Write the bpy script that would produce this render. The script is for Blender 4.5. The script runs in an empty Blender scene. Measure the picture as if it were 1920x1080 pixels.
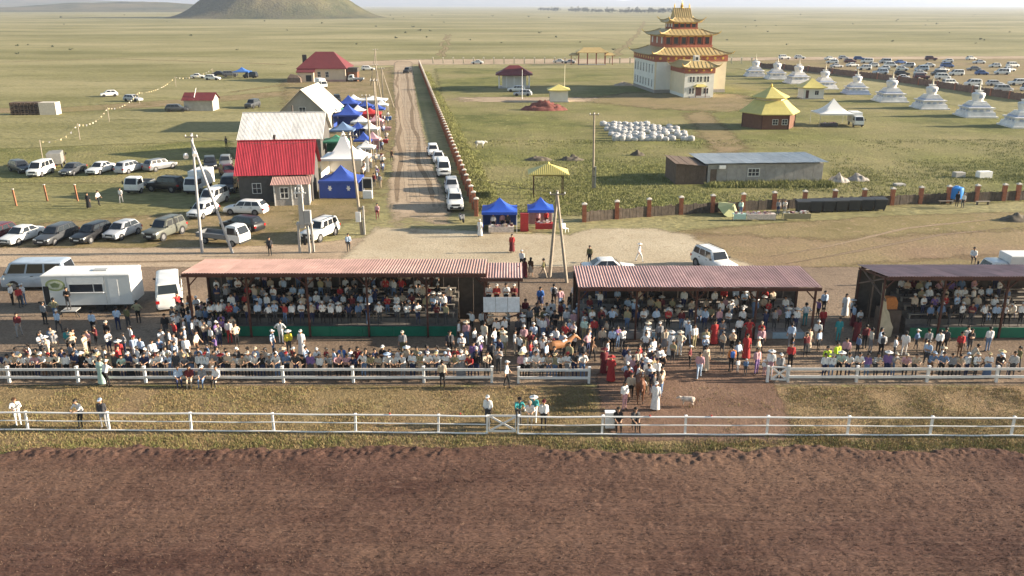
import bpy, bmesh, math, random
import numpy as np
from mathutils import Vector, Matrix
random.seed(7)
RNG = np.random.default_rng(5)
SC = bpy.context.scene
C = SC.collection
R = math.radians

# ------------------------------------------------------------------ camera
CAM_H, FPX = 24.0, 1600.0
PITCH = math.atan(532 / FPX)
cam_d = bpy.data.cameras.new('camera')
cam_d.sensor_width = 36.0
cam_d.lens = FPX / 1920 * 36
cam_d.clip_start = 0.5
cam_d.clip_end = 60000
cam = bpy.data.objects.new('camera', cam_d)
cam.location = (0, 0, CAM_H)
cam.rotation_euler = (R(90) - PITCH, 0, 0)
C.objects.link(cam)
SC.camera = cam

# ------------------------------------------------------------------ light
SUN_EL, SUN_AZ = 16.0, 88.0          # azimuth clockwise from +Y
world = bpy.data.worlds.new('World')
SC.world = world
world.use_nodes = True
wn = world.node_tree
wn.nodes.clear()
sky = wn.nodes.new('ShaderNodeTexSky')
sky.sky_type = 'NISHITA'
sky.sun_disc = False
sky.sun_elevation = R(SUN_EL)
sky.sun_rotation = R(SUN_AZ)
sky.air_density = 1.2
sky.dust_density = 1.0
bg = wn.nodes.new('ShaderNodeBackground')
bg.inputs['Strength'].default_value = 0.062
wo = wn.nodes.new('ShaderNodeOutputWorld')
wn.links.new(sky.outputs[0], bg.inputs[0])
wn.links.new(bg.outputs[0], wo.inputs[0])
sun_d = bpy.data.lights.new('sun', 'SUN')
sun_d.energy = 5.0
sun_d.angle = R(0.6)
sun_d.color = (1.0, 0.86, 0.68)
sun = bpy.data.objects.new('sun', sun_d)
to_sun = Vector((math.sin(R(SUN_AZ)) * math.cos(R(SUN_EL)), math.cos(R(SUN_AZ)) * math.cos(R(SUN_EL)), math.sin(R(SUN_EL))))
sun.rotation_euler = to_sun.to_track_quat('Z', 'Y').to_euler()
sun.location = (60, 20, 60)
C.objects.link(sun)
SC.view_settings.view_transform = 'Standard'
SC.view_settings.look = 'None'
SC.view_settings.exposure = 1.8
SC.view_settings.gamma = 1
SC.cycles.max_bounces = 5
SC.cycles.diffuse_bounces = 3
SC.cycles.glossy_bounces = 2
SC.cycles.transmission_bounces = 2
SC.cycles.transparent_max_bounces = 8
SC.cycles.volume_bounces = 0

# ------------------------------------------------------------------ survey: where a sight line meets the flat ground / an upright plane
_cp, _sp = math.cos(PITCH), math.sin(PITCH)
def ray(px, py):
    x, y = (px - 960) / FPX, (540 - py) / FPX
    return x, _cp + y * _sp, -_sp + y * _cp
def G(px, py, z=0.0):
    dx, dy, dz = ray(px, py)
    t = (CAM_H - z) / -dz
    return dx * t, dy * t
def P(px, py, Y):
    dx, dy, dz = ray(px, py)
    t = Y / dy
    return dx * t, Y, CAM_H + dz * t
def pix(x, y, z=0.0):
    z -= CAM_H
    d = y * _cp - z * _sp
    return 960 + FPX * x / d, 540 - FPX * (y * _sp + z * _cp) / d

# ------------------------------------------------------------------ mesh helper
class MB:
    def __init__(s):
        s.v, s.f, s.m = [], [], []
    def add(s, verts, faces, mi=0):
        o = len(s.v)
        s.v += [tuple(p) for p in verts]
        s.f += [tuple(i + o for i in f) for f in faces]
        s.m += [mi] * len(faces)
        return s
    def box(s, x0, x1, y0, y1, z0, z1, mi=0):
        v = [(x, y, z) for z in (z0, z1) for y in (y0, y1) for x in (x0, x1)]
        return s.add(v, [(0, 2, 3, 1), (4, 5, 7, 6), (0, 1, 5, 4), (2, 6, 7, 3), (0, 4, 6, 2), (1, 3, 7, 5)], mi)
    def cbox(s, cx, cy, z0, w, d, h, mi=0):
        return s.box(cx - w / 2, cx + w / 2, cy - d / 2, cy + d / 2, z0, z0 + h, mi)
    def loft(s, rings, mi=0, cap=True, close=True):
        n = len(rings[0]); o = len(s.v)
        for r in rings: s.v += [tuple(p) for p in r]
        for k in range(len(rings) - 1):
            for i in range(n if close else n - 1):
                j = (i + 1) % n
                s.f.append((o + k * n + i, o + k * n + j, o + (k + 1) * n + j, o + (k + 1) * n + i)); s.m.append(mi)
        if cap:
            s.f.append(tuple(o + i for i in reversed(range(n)))); s.m.append(mi)
            q = o + (len(rings) - 1) * n
            s.f.append(tuple(q + i for i in range(n))); s.m.append(mi)
        return s
    def tube(s, pts, r, n=8, mi=0):
        pts = [Vector(p) for p in pts]
        rr = r if isinstance(r, (list, tuple)) else [r] * len(pts)
        rings = []
        for i, p in enumerate(pts):
            t = (pts[min(i + 1, len(pts) - 1)] - pts[max(i - 1, 0)]).normalized()
            a = Vector((0, 0, 1)) if abs(t.z) < 0.9 else Vector((1, 0, 0))
            u = t.cross(a).normalized(); w = t.cross(u)
            rings.append([p + (u * math.cos(2 * math.pi * k / n) + w * math.sin(2 * math.pi * k / n)) * rr[i] for k in range(n)])
        return s.loft(rings, mi)
    def bar(s, a, b, w, h=None, mi=0):
        h = h or w
        a, b = Vector(a), Vector(b); t = (b - a).normalized()
        k = Vector((0, 0, 1)) if abs(t.z) < 0.95 else Vector((0, 1, 0))
        u = t.cross(k).normalized() * w / 2; q = u.cross(t).normalized() * h / 2
        return s.loft([[p + u + q, p - u + q, p - u - q, p + u - q] for p in (a, b)], mi)
    def lathe(s, prof, n=16, mi=0, cx=0, cy=0, sy=1.0, a0=0.0):
        rings = [[(cx + r * math.cos(a0 + 2 * math.pi * k / n), cy + sy * r * math.sin(a0 + 2 * math.pi * k / n), z) for k in range(n)] for r, z in prof]
        return s.loft(rings, mi)
    def prism(s, poly, y0, y1, mi=0):            # poly in x,z extruded along y
        return s.loft([[(x, y0, z) for x, z in poly], [(x, y1, z) for x, z in poly]], mi)
    def mesh(s, name, mats, smooth=None):
        me = bpy.data.meshes.new(name)
        me.from_pydata(s.v, [], s.f)
        for m in (mats if isinstance(mats, (list, tuple)) else [mats]): me.materials.append(m)
        if any(s.m): me.polygons.foreach_set('material_index', s.m)
        bm = bmesh.new(); bm.from_mesh(me)
        bmesh.ops.recalc_face_normals(bm, faces=bm.faces)
        bm.to_mesh(me); bm.free()
        if smooth:
            me.polygons.foreach_set('use_smooth', [True] * len(me.polygons))
            me.set_sharp_from_angle(angle=R(smooth))
        me.update()
        return me
    def build(s, name, mats, parent=None, smooth=None, loc=None, rz=0):
        return put(name, s.mesh(name, mats, smooth), parent, loc, rz)

def put(name, me, parent=None, loc=None, rz=0, sc=None):
    o = bpy.data.objects.new(name, me)
    C.objects.link(o)
    if parent is not None: o.parent = parent
    if loc is not None: o.location = loc
    if rz: o.rotation_euler[2] = rz
    if sc is not None: o.scale = (sc, sc, sc) if not isinstance(sc, tuple) else sc
    return o
def tag(o, label, cat, group=None):
    o['label'] = label; o['category'] = cat
    if group: o['group'] = group
    return o
def thing(name, label, cat, loc=(0, 0, 0), rz=0, group=None):
    o = bpy.data.objects.new(name, None)
    o.empty_display_size = 0.3
    C.objects.link(o)
    o.location = loc if len(loc) == 3 else (loc[0], loc[1], 0)
    o.rotation_euler[2] = rz
    return tag(o, label, cat, group)
def struct(o):
    o['kind'] = 'structure'; return o
def stuff(o, label=None):
    o['kind'] = 'stuff'
    if label: o['label'] = label
    return o
ORD = 'first second third fourth fifth sixth seventh eighth ninth tenth eleventh twelfth thirteenth fourteenth fifteenth sixteenth seventeenth eighteenth nineteenth twentieth'.split()
ORD += ['twenty-' + w for w in ORD[:9]] + ['thirtieth'] + ['thirty-' + w for w in ORD[:9]] + ['fortieth'] + ['forty-' + w for w in ORD[:9]] + ['fiftieth'] + ['fifty-' + w for w in ORD[:9]] + ['sixtieth']

# ------------------------------------------------------------------ materials
def nt(name):
    m = bpy.data.materials.new(name); m.use_nodes = True
    t = m.node_tree; b = t.nodes['Principled BSDF']
    return m, t, b
def node(t, kind, **kw):
    n = t.nodes.new(kind)
    for k, v in kw.items():
        if hasattr(n, k): setattr(n, k, v)
        else: n.inputs[k].default_value = v
    return n
MATS = {}
def mat(name, col, rough=0.75, var=0.18, scale=4.0, bump=0.0, metal=0.0, spec=0.3, bscale=None, world=False):
    if name in MATS: return MATS[name]
    m, t, b = nt(name)
    co = node(t, 'ShaderNodeNewGeometry').outputs['Position'] if world else node(t, 'ShaderNodeTexCoord').outputs['Object']
    n1 = node(t, 'ShaderNodeTexNoise', Scale=scale, Detail=5.0, Roughness=0.65)
    oi = node(t, 'ShaderNodeObjectInfo').outputs['Random']
    off = node(t, 'ShaderNodeMath', operation='MULTIPLY'); off.inputs[1].default_value = 37.0; t.links.new(oi, off.inputs[0])
    va = node(t, 'ShaderNodeVectorMath', operation='ADD'); t.links.new(co, va.inputs[0]); t.links.new(off.outputs[0], va.inputs[1]); co = va.outputs[0]
    t.links.new(co, n1.inputs['Vector'])
    mr = node(t, 'ShaderNodeMapRange')
    mr.inputs['From Min'].default_value = 0.3; mr.inputs['From Max'].default_value = 0.7
    mr.inputs['To Min'].default_value = 1 - var; mr.inputs['To Max'].default_value = 1 + var * 0.6
    t.links.new(n1.outputs['Fac'], mr.inputs['Value'])
    mx = node(t, 'ShaderNodeVectorMath', operation='SCALE')
    mx.inputs[0].default_value = col
    rv = node(t, 'ShaderNodeMapRange'); rv.inputs['To Min'].default_value = 1 - var * .35; rv.inputs['To Max'].default_value = 1 + var * .3
    t.links.new(oi, rv.inputs['Value'])
    mm = node(t, 'ShaderNodeMath', operation='MULTIPLY'); t.links.new(mr.outputs[0], mm.inputs[0]); t.links.new(rv.outputs[0], mm.inputs[1])
    t.links.new(mm.outputs[0], mx.inputs['Scale'])
    t.links.new(mx.outputs[0], b.inputs['Base Color'])
    b.inputs['Roughness'].default_value = rough
    b.inputs['Metallic'].default_value = metal
    b.inputs['Specular IOR Level'].default_value = spec
    if bump:
        n2 = node(t, 'ShaderNodeTexNoise', Scale=bscale or scale * 4, Detail=4.0)
        t.links.new(co, n2.inputs['Vector'])
        bp = node(t, 'ShaderNodeBump', Strength=bump, Distance=0.05)
        t.links.new(n2.outputs['Fac'], bp.inputs['Height'])
        t.links.new(bp.outputs[0], b.inputs['Normal'])
    MATS[name] = m
    return m

def ground_mat(name, cols, scales=(0.02, 0.12, 0.9), bump=0.5, edge=False, fine=8.0, stretch=(1, 1, 1), bdist=0.12, patch=None):
    """layered noise ground: cols = (dark, mid, light, accent); optional feathered rim from the 'edge' attribute"""
    m, t, b = nt(name)
    pos = node(t, 'ShaderNodeNewGeometry').outputs['Position']
    mp = node(t, 'ShaderNodeMapping'); mp.inputs['Scale'].default_value = stretch
    t.links.new(pos, mp.inputs['Vector'])
    def nz(sc, det=6.0, ro=0.62, vec=None):
        n = node(t, 'ShaderNodeTexNoise', Scale=sc, Detail=det, Roughness=ro)
        t.links.new(vec or mp.outputs[0], n.inputs['Vector']); return n.outputs['Fac']
    def ramp(f, a, c):
        mr = node(t, 'ShaderNodeMapRange'); mr.inputs['From Min'].default_value = a; mr.inputs['From Max'].default_value = c
        t.links.new(f, mr.inputs['Value']); return mr.outputs[0]
    def mix(f, a, c):
        x = node(t, 'ShaderNodeMix', data_type='RGBA')
        t.links.new(f, x.inputs[0])
        for s, k in ((6, a), (7, c)):
            if isinstance(k, tuple): x.inputs[s].default_value = (*k, 1)
            else: t.links.new(k, x.inputs[s])
        return x.outputs[2]
    n0, n1, n2, n3 = nz(scales[0]), nz(scales[1]), nz(scales[2]), nz(fine, 3.0)
    c = mix(ramp(n1, 0.36, 0.66), cols[0], cols[1])
    c = mix(ramp(n0, 0.42, 0.62), c, cols[2])
    c = mix(ramp(n2, 0.56, 0.74), c, cols[3])
    x = node(t, 'ShaderNodeMapRange'); x.inputs['From Min'].default_value = 0.3; x.inputs['From Max'].default_value = 0.7
    x.inputs['To Min'].default_value = 0.72; x.inputs['To Max'].default_value = 1.22
    t.links.new(n3, x.inputs['Value'])
    s = node(t, 'ShaderNodeVectorMath', operation='SCALE'); t.links.new(c, s.inputs[0]); t.links.new(x.outputs[0], s.inputs['Scale'])
    t.links.new(s.outputs[0], b.inputs['Base Color'])
    b.inputs['Roughness'].default_value = 0.95
    b.inputs['Specular IOR Level'].default_value = 0.1
    if bump:
        ad = node(t, 'ShaderNodeMath', operation='ADD')
        t.links.new(n3, ad.inputs[0]); t.links.new(n2, ad.inputs[1])
        bp = node(t, 'ShaderNodeBump', Strength=bump, Distance=bdist)
        t.links.new(ad.outputs[0], bp.inputs['Height'])
        t.links.new(bp.outputs[0], b.inputs['Normal'])
    if edge:
        at = node(t, 'ShaderNodeAttribute', attribute_name='edge')
        n4 = nz(0.30, 8.0, 0.72, pos)
        ad = node(t, 'ShaderNodeMath', operation='MULTIPLY_ADD'); ad.inputs[1].default_value = 1.25; ad.inputs[2].default_value = -0.625
        t.links.new(n4, ad.inputs[0])
        sm = node(t, 'ShaderNodeMath', operation='ADD'); t.links.new(ad.outputs[0], sm.inputs[0]); t.links.new(at.outputs['Fac'], sm.inputs[1])
        mr = node(t, 'ShaderNodeMapRange', interpolation_type='SMOOTHSTEP'); mr.inputs['From Min'].default_value = 0.28; mr.inputs['From Max'].default_value = 0.72
        t.links.new(sm.outputs[0], mr.inputs['Value'])
        tr = node(t, 'ShaderNodeBsdfTransparent'); ms = node(t, 'ShaderNodeMixShader')
        out = [n for n in t.nodes if n.type == 'OUTPUT_MATERIAL'][0]
        t.links.new(mr.outputs[0], ms.inputs[0]); t.links.new(tr.outputs[0], ms.inputs[1]); t.links.new(b.outputs[0], ms.inputs[2])
        t.links.new(ms.outputs[0], out.inputs[0])
    return m
# ================================================================== THE SETTING
_NT = {}
def vnoise(x, y, seed):
    """smooth value noise, numpy"""
    if seed not in _NT: _NT[seed] = np.random.default_rng(seed).random((256, 256))
    r = _NT[seed]
    xi, yi = np.floor(x).astype(int), np.floor(y).astype(int)
    fx, fy = x - xi, y - yi
    fx, fy = fx * fx * (3 - 2 * fx), fy * fy * (3 - 2 * fy)
    g = lambda a, b: r[a % 256, b % 256]
    return (g(xi, yi) * (1 - fx) + g(xi + 1, yi) * fx) * (1 - fy) + (g(xi, yi + 1) * (1 - fx) + g(xi + 1, yi + 1) * fx) * fy

def grid_mesh(name, xs, ys, zfun, material, smooth=True):
    X, Y = np.meshgrid(xs, ys)
    Z = zfun(X, Y)
    nx, ny = len(xs), len(ys)
    v = np.stack([X.ravel(), Y.ravel(), Z.ravel()], 1)
    i = np.arange(nx * ny).reshape(ny, nx)
    q = np.stack([i[:-1, :-1].ravel(), i[:-1, 1:].ravel(), i[1:, 1:].ravel(), i[1:, :-1].ravel()], 1)
    me = bpy.data.meshes.new(name)
    me.vertices.add(len(v)); me.vertices.foreach_set('co', v.ravel())
    me.loops.add(q.size); me.loops.foreach_set('vertex_index', q.ravel())
    me.polygons.add(len(q)); me.polygons.foreach_set('loop_start', np.arange(0, q.size, 4))
    if smooth: me.polygons.foreach_set('use_smooth', np.ones(len(q), bool))
    me.update(calc_edges=True); me.materials.append(material)
    return put(name, me)

m_grass = ground_mat('steppe_grass', ((0.150, 0.143, 0.056), (0.240, 0.218, 0.098), (0.315, 0.275, 0.146), (0.118, 0.116, 0.044)), (0.010, 0.035, 0.22), 0.7, fine=1.6, bdist=0.3, stretch=(0.45, 1, 1))
struct(grid_mesh('grassland', np.array([-22000, -3000, -600, -200, 0, 200, 600, 3000, 22000.]), np.array([-60, 0, 60, 150, 400, 1500, 4000, 24000.]), lambda X, Y: X * 0, m_grass, False))

def grid_sheet(name, z, material, x0, x1, y0, y1, cell, distf, feather):
    xs = np.arange(x0, x1 + cell, cell); ys = np.arange(y0, y1 + cell, cell)
    X, Y = np.meshgrid(xs, ys); d = distf(X, Y); ny, nx = d.shape
    i = np.arange(nx * ny).reshape(ny, nx)
    q = np.stack([i[:-1, :-1].ravel(), i[:-1, 1:].ravel(), i[1:, 1:].ravel(), i[1:, :-1].ravel()], 1)
    q = q[d.ravel()[q].max(1) > 0]
    use = np.unique(q); lut = np.zeros(nx * ny, int); lut[use] = np.arange(len(use)); q = lut[q]
    v = np.stack([X.ravel()[use], Y.ravel()[use], np.full(len(use), z)], 1)
    me = bpy.data.meshes.new(name)
    me.vertices.add(len(v)); me.vertices.foreach_set('co', v.ravel())
    me.loops.add(q.size); me.loops.foreach_set('vertex_index', q.ravel())
    me.polygons.add(len(q)); me.polygons.foreach_set('loop_start', np.arange(0, q.size, 4))
    me.update(calc_edges=True); me.materials.append(material)
    at = me.attributes.new('edge', 'FLOAT', 'POINT'); at.data.foreach_set('value', np.clip(d.ravel()[use] / feather, 0, 1))
    return struct(put(name, me))
def sheet(name, poly, z, material, feather=1.2, cell=None, jit=0):
    """soft-edged ground sheet: a grid cut to the outline, 'edge' holds the distance in from the rim"""
    A = np.array(poly); Bq = np.roll(A, -1, 0); feather *= 1.6
    A = A + 0; lo, hi = A.min(0), A.max(0)
    cell = max(.45, min(feather * .5, 3.0), (hi - lo).max() / 260)
    def distf(X, Y):
        best = np.full(X.shape, 1e9); ins = np.zeros(X.shape, bool)
        for (ax, ay), (bx_, by_) in zip(A, Bq):
            ex, ey = bx_ - ax, by_ - ay; t = np.clip(((X - ax) * ex + (Y - ay) * ey) / (ex * ex + ey * ey), 0, 1)
            best = np.minimum(best, np.hypot(X - ax - t * ex, Y - ay - t * ey))
            c = (ay > Y) != (by_ > Y); ins ^= c & (X < ex * (Y - ay) / (ey if abs(ey) > 1e-9 else 1e-9) + ax)
        return np.where(ins, best, -best) + feather * .35
    return grid_sheet(name, z, material, lo[0] - feather, hi[0] + feather, lo[1] - feather, hi[1] + feather, cell, distf, feather)
def strip(name, left, right, z, material, inner=0.25):
    """a track given by its two edges (same number of points), soft on both sides"""
    L = []; Rr = []
    for (a, b), (c, d) in zip(zip(left, left[1:]), zip(right, right[1:])):
        n = max(2, min(40, int(math.hypot(b[0] - a[0], b[1] - a[1]) / 3)))
        for k in range(n):
            L.append((a[0] + (b[0] - a[0]) * k / n, a[1] + (b[1] - a[1]) * k / n)); Rr.append((c[0] + (d[0] - c[0]) * k / n, c[1] + (d[1] - c[1]) * k / n))
    L.append(left[-1]); Rr.append(right[-1])
    v = []; e = []
    for a, b in zip(L, Rr):
        for k, w in ((0, 0), (inner, 1), (1 - inner, 1), (1, 0)):
            v.append((a[0] + (b[0] - a[0]) * k, a[1] + (b[1] - a[1]) * k, z)); e.append(float(w))
    for i in range(min(8, len(L) // 2)):
        for q in (i, len(L) - 1 - i):
            for k in range(4): e[4 * q + k] *= i / 8
    f = [(4 * i + k, 4 * i + k + 1, 4 * i + k + 5, 4 * i + k + 4) for i in range(len(L) - 1) for k in range(3)]
    me = bpy.data.meshes.new(name); me.from_pydata(v, [], f)
    a = me.attributes.new('edge', 'FLOAT', 'POINT'); a.data.foreach_set('value', e)
    me.materials.append(material)
    return struct(put(name, me))
def GP(*pp): return [G(*p) for p in pp]

m_yard = ground_mat('yard_grass', ((0.098, 0.106, 0.033), (0.190, 0.184, 0.062), (0.235, 0.203, 0.095), (0.275, 0.262, 0.098)), (0.03, 0.09, 0.40), 0.7, edge=True, fine=2.2, bdist=0.25)
m_dry = ground_mat('dry_grass_ground', ((0.165, 0.122, 0.062), (0.26, 0.195, 0.098), (0.235, 0.160, 0.092), (0.33, 0.255, 0.138)), (0.09, 0.5, 2.2), 0.8, edge=True, fine=9.0)
m_soil = ground_mat('harrowed_soil', ((0.074, 0.039, 0.030), (0.128, 0.072, 0.054), (0.158, 0.095, 0.066), (0.172, 0.105, 0.077)), (0.07, 0.45, 3.0), 0.9, fine=14.0, bdist=0.08, stretch=(0.35, 1, 1))
m_conc = ground_mat('trampled_dirt_ground', ((0.150, 0.108, 0.078), (0.205, 0.152, 0.110), (0.255, 0.192, 0.136), (0.12, 0.088, 0.062)), (0.06, 0.3, 1.4), 0.4, edge=True, fine=6.0)
m_lot = ground_mat('pale_packed_dirt', ((0.36, 0.295, 0.20), (0.42, 0.35, 0.245), (0.47, 0.40, 0.29), (0.31, 0.24, 0.16)), (0.05, 0.22, 0.9), 0.3, edge=True, fine=5.0)
m_road = ground_mat('dirt_road_ground', ((0.30, 0.228, 0.155), (0.385, 0.295, 0.205), (0.42, 0.325, 0.23), (0.25, 0.185, 0.125)), (0.05, 0.3, 1.3), 0.4, edge=True, fine=5.0)
m_path = ground_mat('worn_brown_path', ((0.150, 0.092, 0.064), (0.185, 0.115, 0.080), (0.215, 0.138, 0.096), (0.13, 0.08, 0.055)), (0.1, 0.5, 2.0), 0.4, edge=True, fine=9.0)
m_patch = ground_mat('bare_brown_dirt', ((0.20, 0.135, 0.085), (0.27, 0.19, 0.12), (0.245, 0.19, 0.10), (0.32, 0.23, 0.15)), (0.05, 0.25, 0.9), 0.5, edge=True, fine=4.0)
m_mixed = ground_mat('worn_grass_dirt', ((0.165, 0.135, 0.060), (0.28, 0.205, 0.125), (0.215, 0.175, 0.080), (0.36, 0.26, 0.17)), (0.05, 0.2, 0.8), 0.5, edge=True, fine=4.0)

# green walled yard, verges and bare ground, each a thin sheet above the one below
sheet('yard_meadow', GP((812, 128), (1385, 128), (1560, 165), (2050, 232), (2120, 372), (1300, 402), (940, 410), (905, 395), (860, 300), (828, 210)), 0.008, m_yard, 3.0, 3.0)
sheet('roadside_meadow', GP((-260, 345), (440, 345), (440, 262), (-200, 285)), 0.009, m_yard, 3.0, 3.0)
sheet('field_track', GP((-260, 205), (120, 201), (340, 186), (560, 168), (560, 178), (350, 197), (120, 211), (-260, 216)), 0.012, m_mixed, 2.0, 4.0)
sheet('bare_yard', GP((520, 150), (740, 124), (760, 230), (700, 420), (430, 420), (430, 300), (600, 300), (600, 215), (525, 200)), 0.014, m_mixed, 6.0, 3.0)
sheet('car_park_ground', GP((1400, 108), (2200, 108), (2200, 190), (1890, 178), (1640, 148), (1500, 138), (1420, 128)), 0.013, m_mixed, 6.0, 5.0)
sheet('temple_forecourt', GP((1060, 188), (1180, 172), (1400, 176), (1440, 200), (1380, 212), (1230, 206)), 0.016, m_mixed, 7.0, 3.0)
sheet('yard_track', GP((1275, 212), (1330, 206), (1420, 285), (1330, 288)), 0.017, m_mixed, 4.0, 2.0)
strip('temple_drive', GP((775, 180), (860, 180), (1000, 181), (1200, 181)), GP((770, 192), (860, 193), (1000, 194), (1200, 192)), 0.020, m_road)
strip('far_road', GP((560, 118), (780, 110), (1100, 109), (1500, 106), (2100, 104)), GP((560, 127), (780, 123), (1100, 121), (1500, 113), (2100, 110)), 0.022, m_road)
sheet('left_dirt_lane', GP((-320, 462), (300, 464), (560, 458), (720, 440), (760, 520), (-320, 520)), 0.018, m_road, 1.4, 2.0)
sheet('parking_ground', GP((-320, 425), (60, 418), (330, 398), (560, 392), (600, 470), (-320, 480)), 0.0165, m_mixed, 3.0)
sheet('right_worn_ground', GP((1180, 440), (1420, 418), (1700, 402), (2250, 385), (2300, 530), (1180, 530)), 0.019, m_mixed, 2.0, 2.0)
sheet('packed_dirt_lot', GP((590, 530), (650, 470), (700, 425), (905, 432), (1060, 440), (1100, 427), (1235, 428), (1300, 440), (1335, 462), (1420, 500), (1440, 530)), 0.026, m_lot, 1.6, 1.5)
sheet('bare_dirt_patch', GP((1250, 440), (1360, 436), (1520, 446), (1700, 438), (1960, 424), (2200, 418), (2200, 470), (1700, 492), (1480, 515), (1250, 525)), 0.022, m_patch, 3.0)
strip('dirt_road', GP((690, 470), (706, 400), (722, 320), (734, 250), (735, 200), (733, 160), (735, 112)), GP((905, 470), (868, 400), (828, 320), (803, 255), (790, 205), (783, 165), (777, 112)), 0.032, m_road, 0.24)
m_rut = ground_mat('pale_wheel_rut', ((0.36, 0.28, 0.195), (0.43, 0.34, 0.24), (0.40, 0.31, 0.22), (0.30, 0.22, 0.15)), (0.05, 0.4, 1.6), 0.4, edge=True, fine=5.0)
m_rutd = ground_mat('dark_wheel_rut', ((0.20, 0.145, 0.095), (0.25, 0.185, 0.125), (0.23, 0.17, 0.11), (0.17, 0.12, 0.08)), (0.05, 0.4, 1.6), 0.4, edge=True, fine=5.0)
m_lane = ground_mat('worn_lane', ((0.26, 0.19, 0.125), (0.31, 0.23, 0.155), (0.28, 0.21, 0.135), (0.34, 0.255, 0.17)), (0.05, 0.4, 1.6), 0.4, edge=True, fine=5.0)
def rut(pp, w, m, z, amp=.5, seed=0):
    pts = [G(*p) for p in pp]; out = []
    for (a, b) in zip(pts, pts[1:]):
        n = max(2, int(math.hypot(b[0] - a[0], b[1] - a[1]) / 4))
        out += [(a[0] + (b[0] - a[0]) * k / n, a[1] + (b[1] - a[1]) * k / n) for k in range(n)]
    out.append(pts[-1]); L = []; Q = []
    for i, (x, y) in enumerate(out):
        a, b = out[max(i - 1, 0)], out[min(i + 1, len(out) - 1)]; d = math.hypot(b[0] - a[0], b[1] - a[1]); nx, ny = -(b[1] - a[1]) / d, (b[0] - a[0]) / d
        o = amp * 2 * (float(vnoise(np.array([i * .21 + seed * 9.7]), np.array([seed * 3.1]), 61)[0]) - .5)
        L.append((x + nx * (o - w / 2), y + ny * (o - w / 2))); Q.append((x + nx * (o + w / 2), y + ny * (o + w / 2)))
    strip('wheel_rut', L, Q, z, m, .4)
for k, (a, b) in enumerate(((.22, m_rutd), (.36, m_rut), (.52, m_rut), (.66, m_rutd), (.78, m_rut))):
    rut([(705 + a * 165, 405), (722 + a * 106, 320), (734 + a * 69, 250), (735 + a * 55, 200), (735 + a * 42, 130)], 1.1, b, .0345 + .001 * k, .6, k)
for k, (pp_, m) in enumerate((([(-100, 478), (200, 482), (480, 476), (640, 455)], m_rut), ([(-100, 492), (250, 490), (560, 486), (720, 470)], m_rutd), ([(1330, 500), (1500, 470), (1700, 430), (1960, 405)], m_lane), ([(1360, 512), (1560, 478), (1760, 440), (1990, 418)], m_rutd))):
    rut(pp_, .9, m, .0355 + .001 * k, .7, 20 + k)
for k, pp_ in enumerate(([(838, 64), (832, 82), (822, 108)], [(843, 64), (838, 82), (829, 108)], [(1210, 40), (1190, 70), (1150, 108)], [(-60, 118), (220, 110), (560, 122)], [(1180, 76), (1060, 66), (860, 60)], [(400, 178), (540, 158), (700, 148)])):
    rut(pp_, 3.0 if k < 2 else 5.0, m_mixed, .004 + .0006 * k, 2.0, 40 + k)
sheet('trampled_concourse', GP((-320, 500), (2260, 500), (2260, 726), (-320, 726)), 0.036, m_conc, 1.0, 1.5)
sheet('dry_verge', GP((-320, 724), (2260, 724), (2260, 850), (-320, 850)), 0.042, m_dry, 0.5, 1.0, 0.25)
sheet('worn_crossing', GP((1110, 700), (1120, 770), (1128, 800), (1150, 830), (1480, 835), (1492, 805), (1462, 740), (1440, 690), (1300, 672), (1190, 678)), 0.048, m_path, 0.7, 0.8)
sheet('gate_path', GP((880, 790), (840, 870), (1000, 872), (985, 790)), 0.050, m_dry, 0.6, 0.8)

def track_z(X, Y):
    z = 0.028 * np.sin(2 * np.pi * (Y * 2.6 + .25 * vnoise(X * .5, Y * .5, 8) + .02 * X)) + 0.05 * (vnoise(X * 1.1, Y * 1.1, 1) - .5) + 0.03 * (vnoise(X * 4.1, Y * 4.1, 2) - .5) + 0.05 * (vnoise(X * 8.3, Y * 8.3, 3) - .5)
    edge = 42.4 + 1.1 * vnoise(X * .23, Y * 0, 4) + 0.45 * vnoise(X * .9, Y * 0, 14) + .25 * vnoise(X * 3.1, Y * 0, 15)
    ridge = np.exp(-((Y - edge + 1.0) / 0.75) ** 2)
    gap = 1 - 0.8 * np.exp(-((X + 0.6) / 2.6) ** 4)
    z = 0.10 + z * 0.8 + ridge * gap * (0.01 + 0.17 * np.abs(vnoise(X * 2.3, Y * 2.3, 5) - .45) + 0.12 * vnoise(X * 6.5, Y * 6.5, 6))
    fall = np.clip((edge - Y) / 0.5, 0, 1)
    return z * fall - 0.12 * (1 - fall)
struct(grid_mesh('harrowed_racetrack', np.arange(-33, 33.01, 0.11), np.arange(25, 44.2, 0.11), track_z, m_soil))
for nm, a, b in (('racetrack_soil_flank', -90, -33), ('racetrack_soil_flank', 33, 90)):
    struct(grid_mesh(nm, np.arange(a, b + .01, 0.5), np.arange(25, 44.2, 0.4), track_z, m_soil))
struct(grid_mesh('racetrack_soil_front', np.arange(-90, 90.1, 1.0), np.arange(-10, 25.01, 0.5), lambda X, Y: 0.1 + 0.08 * (vnoise(X * 1.6, Y * 1.6, 1) - .5), m_soil))

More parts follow.
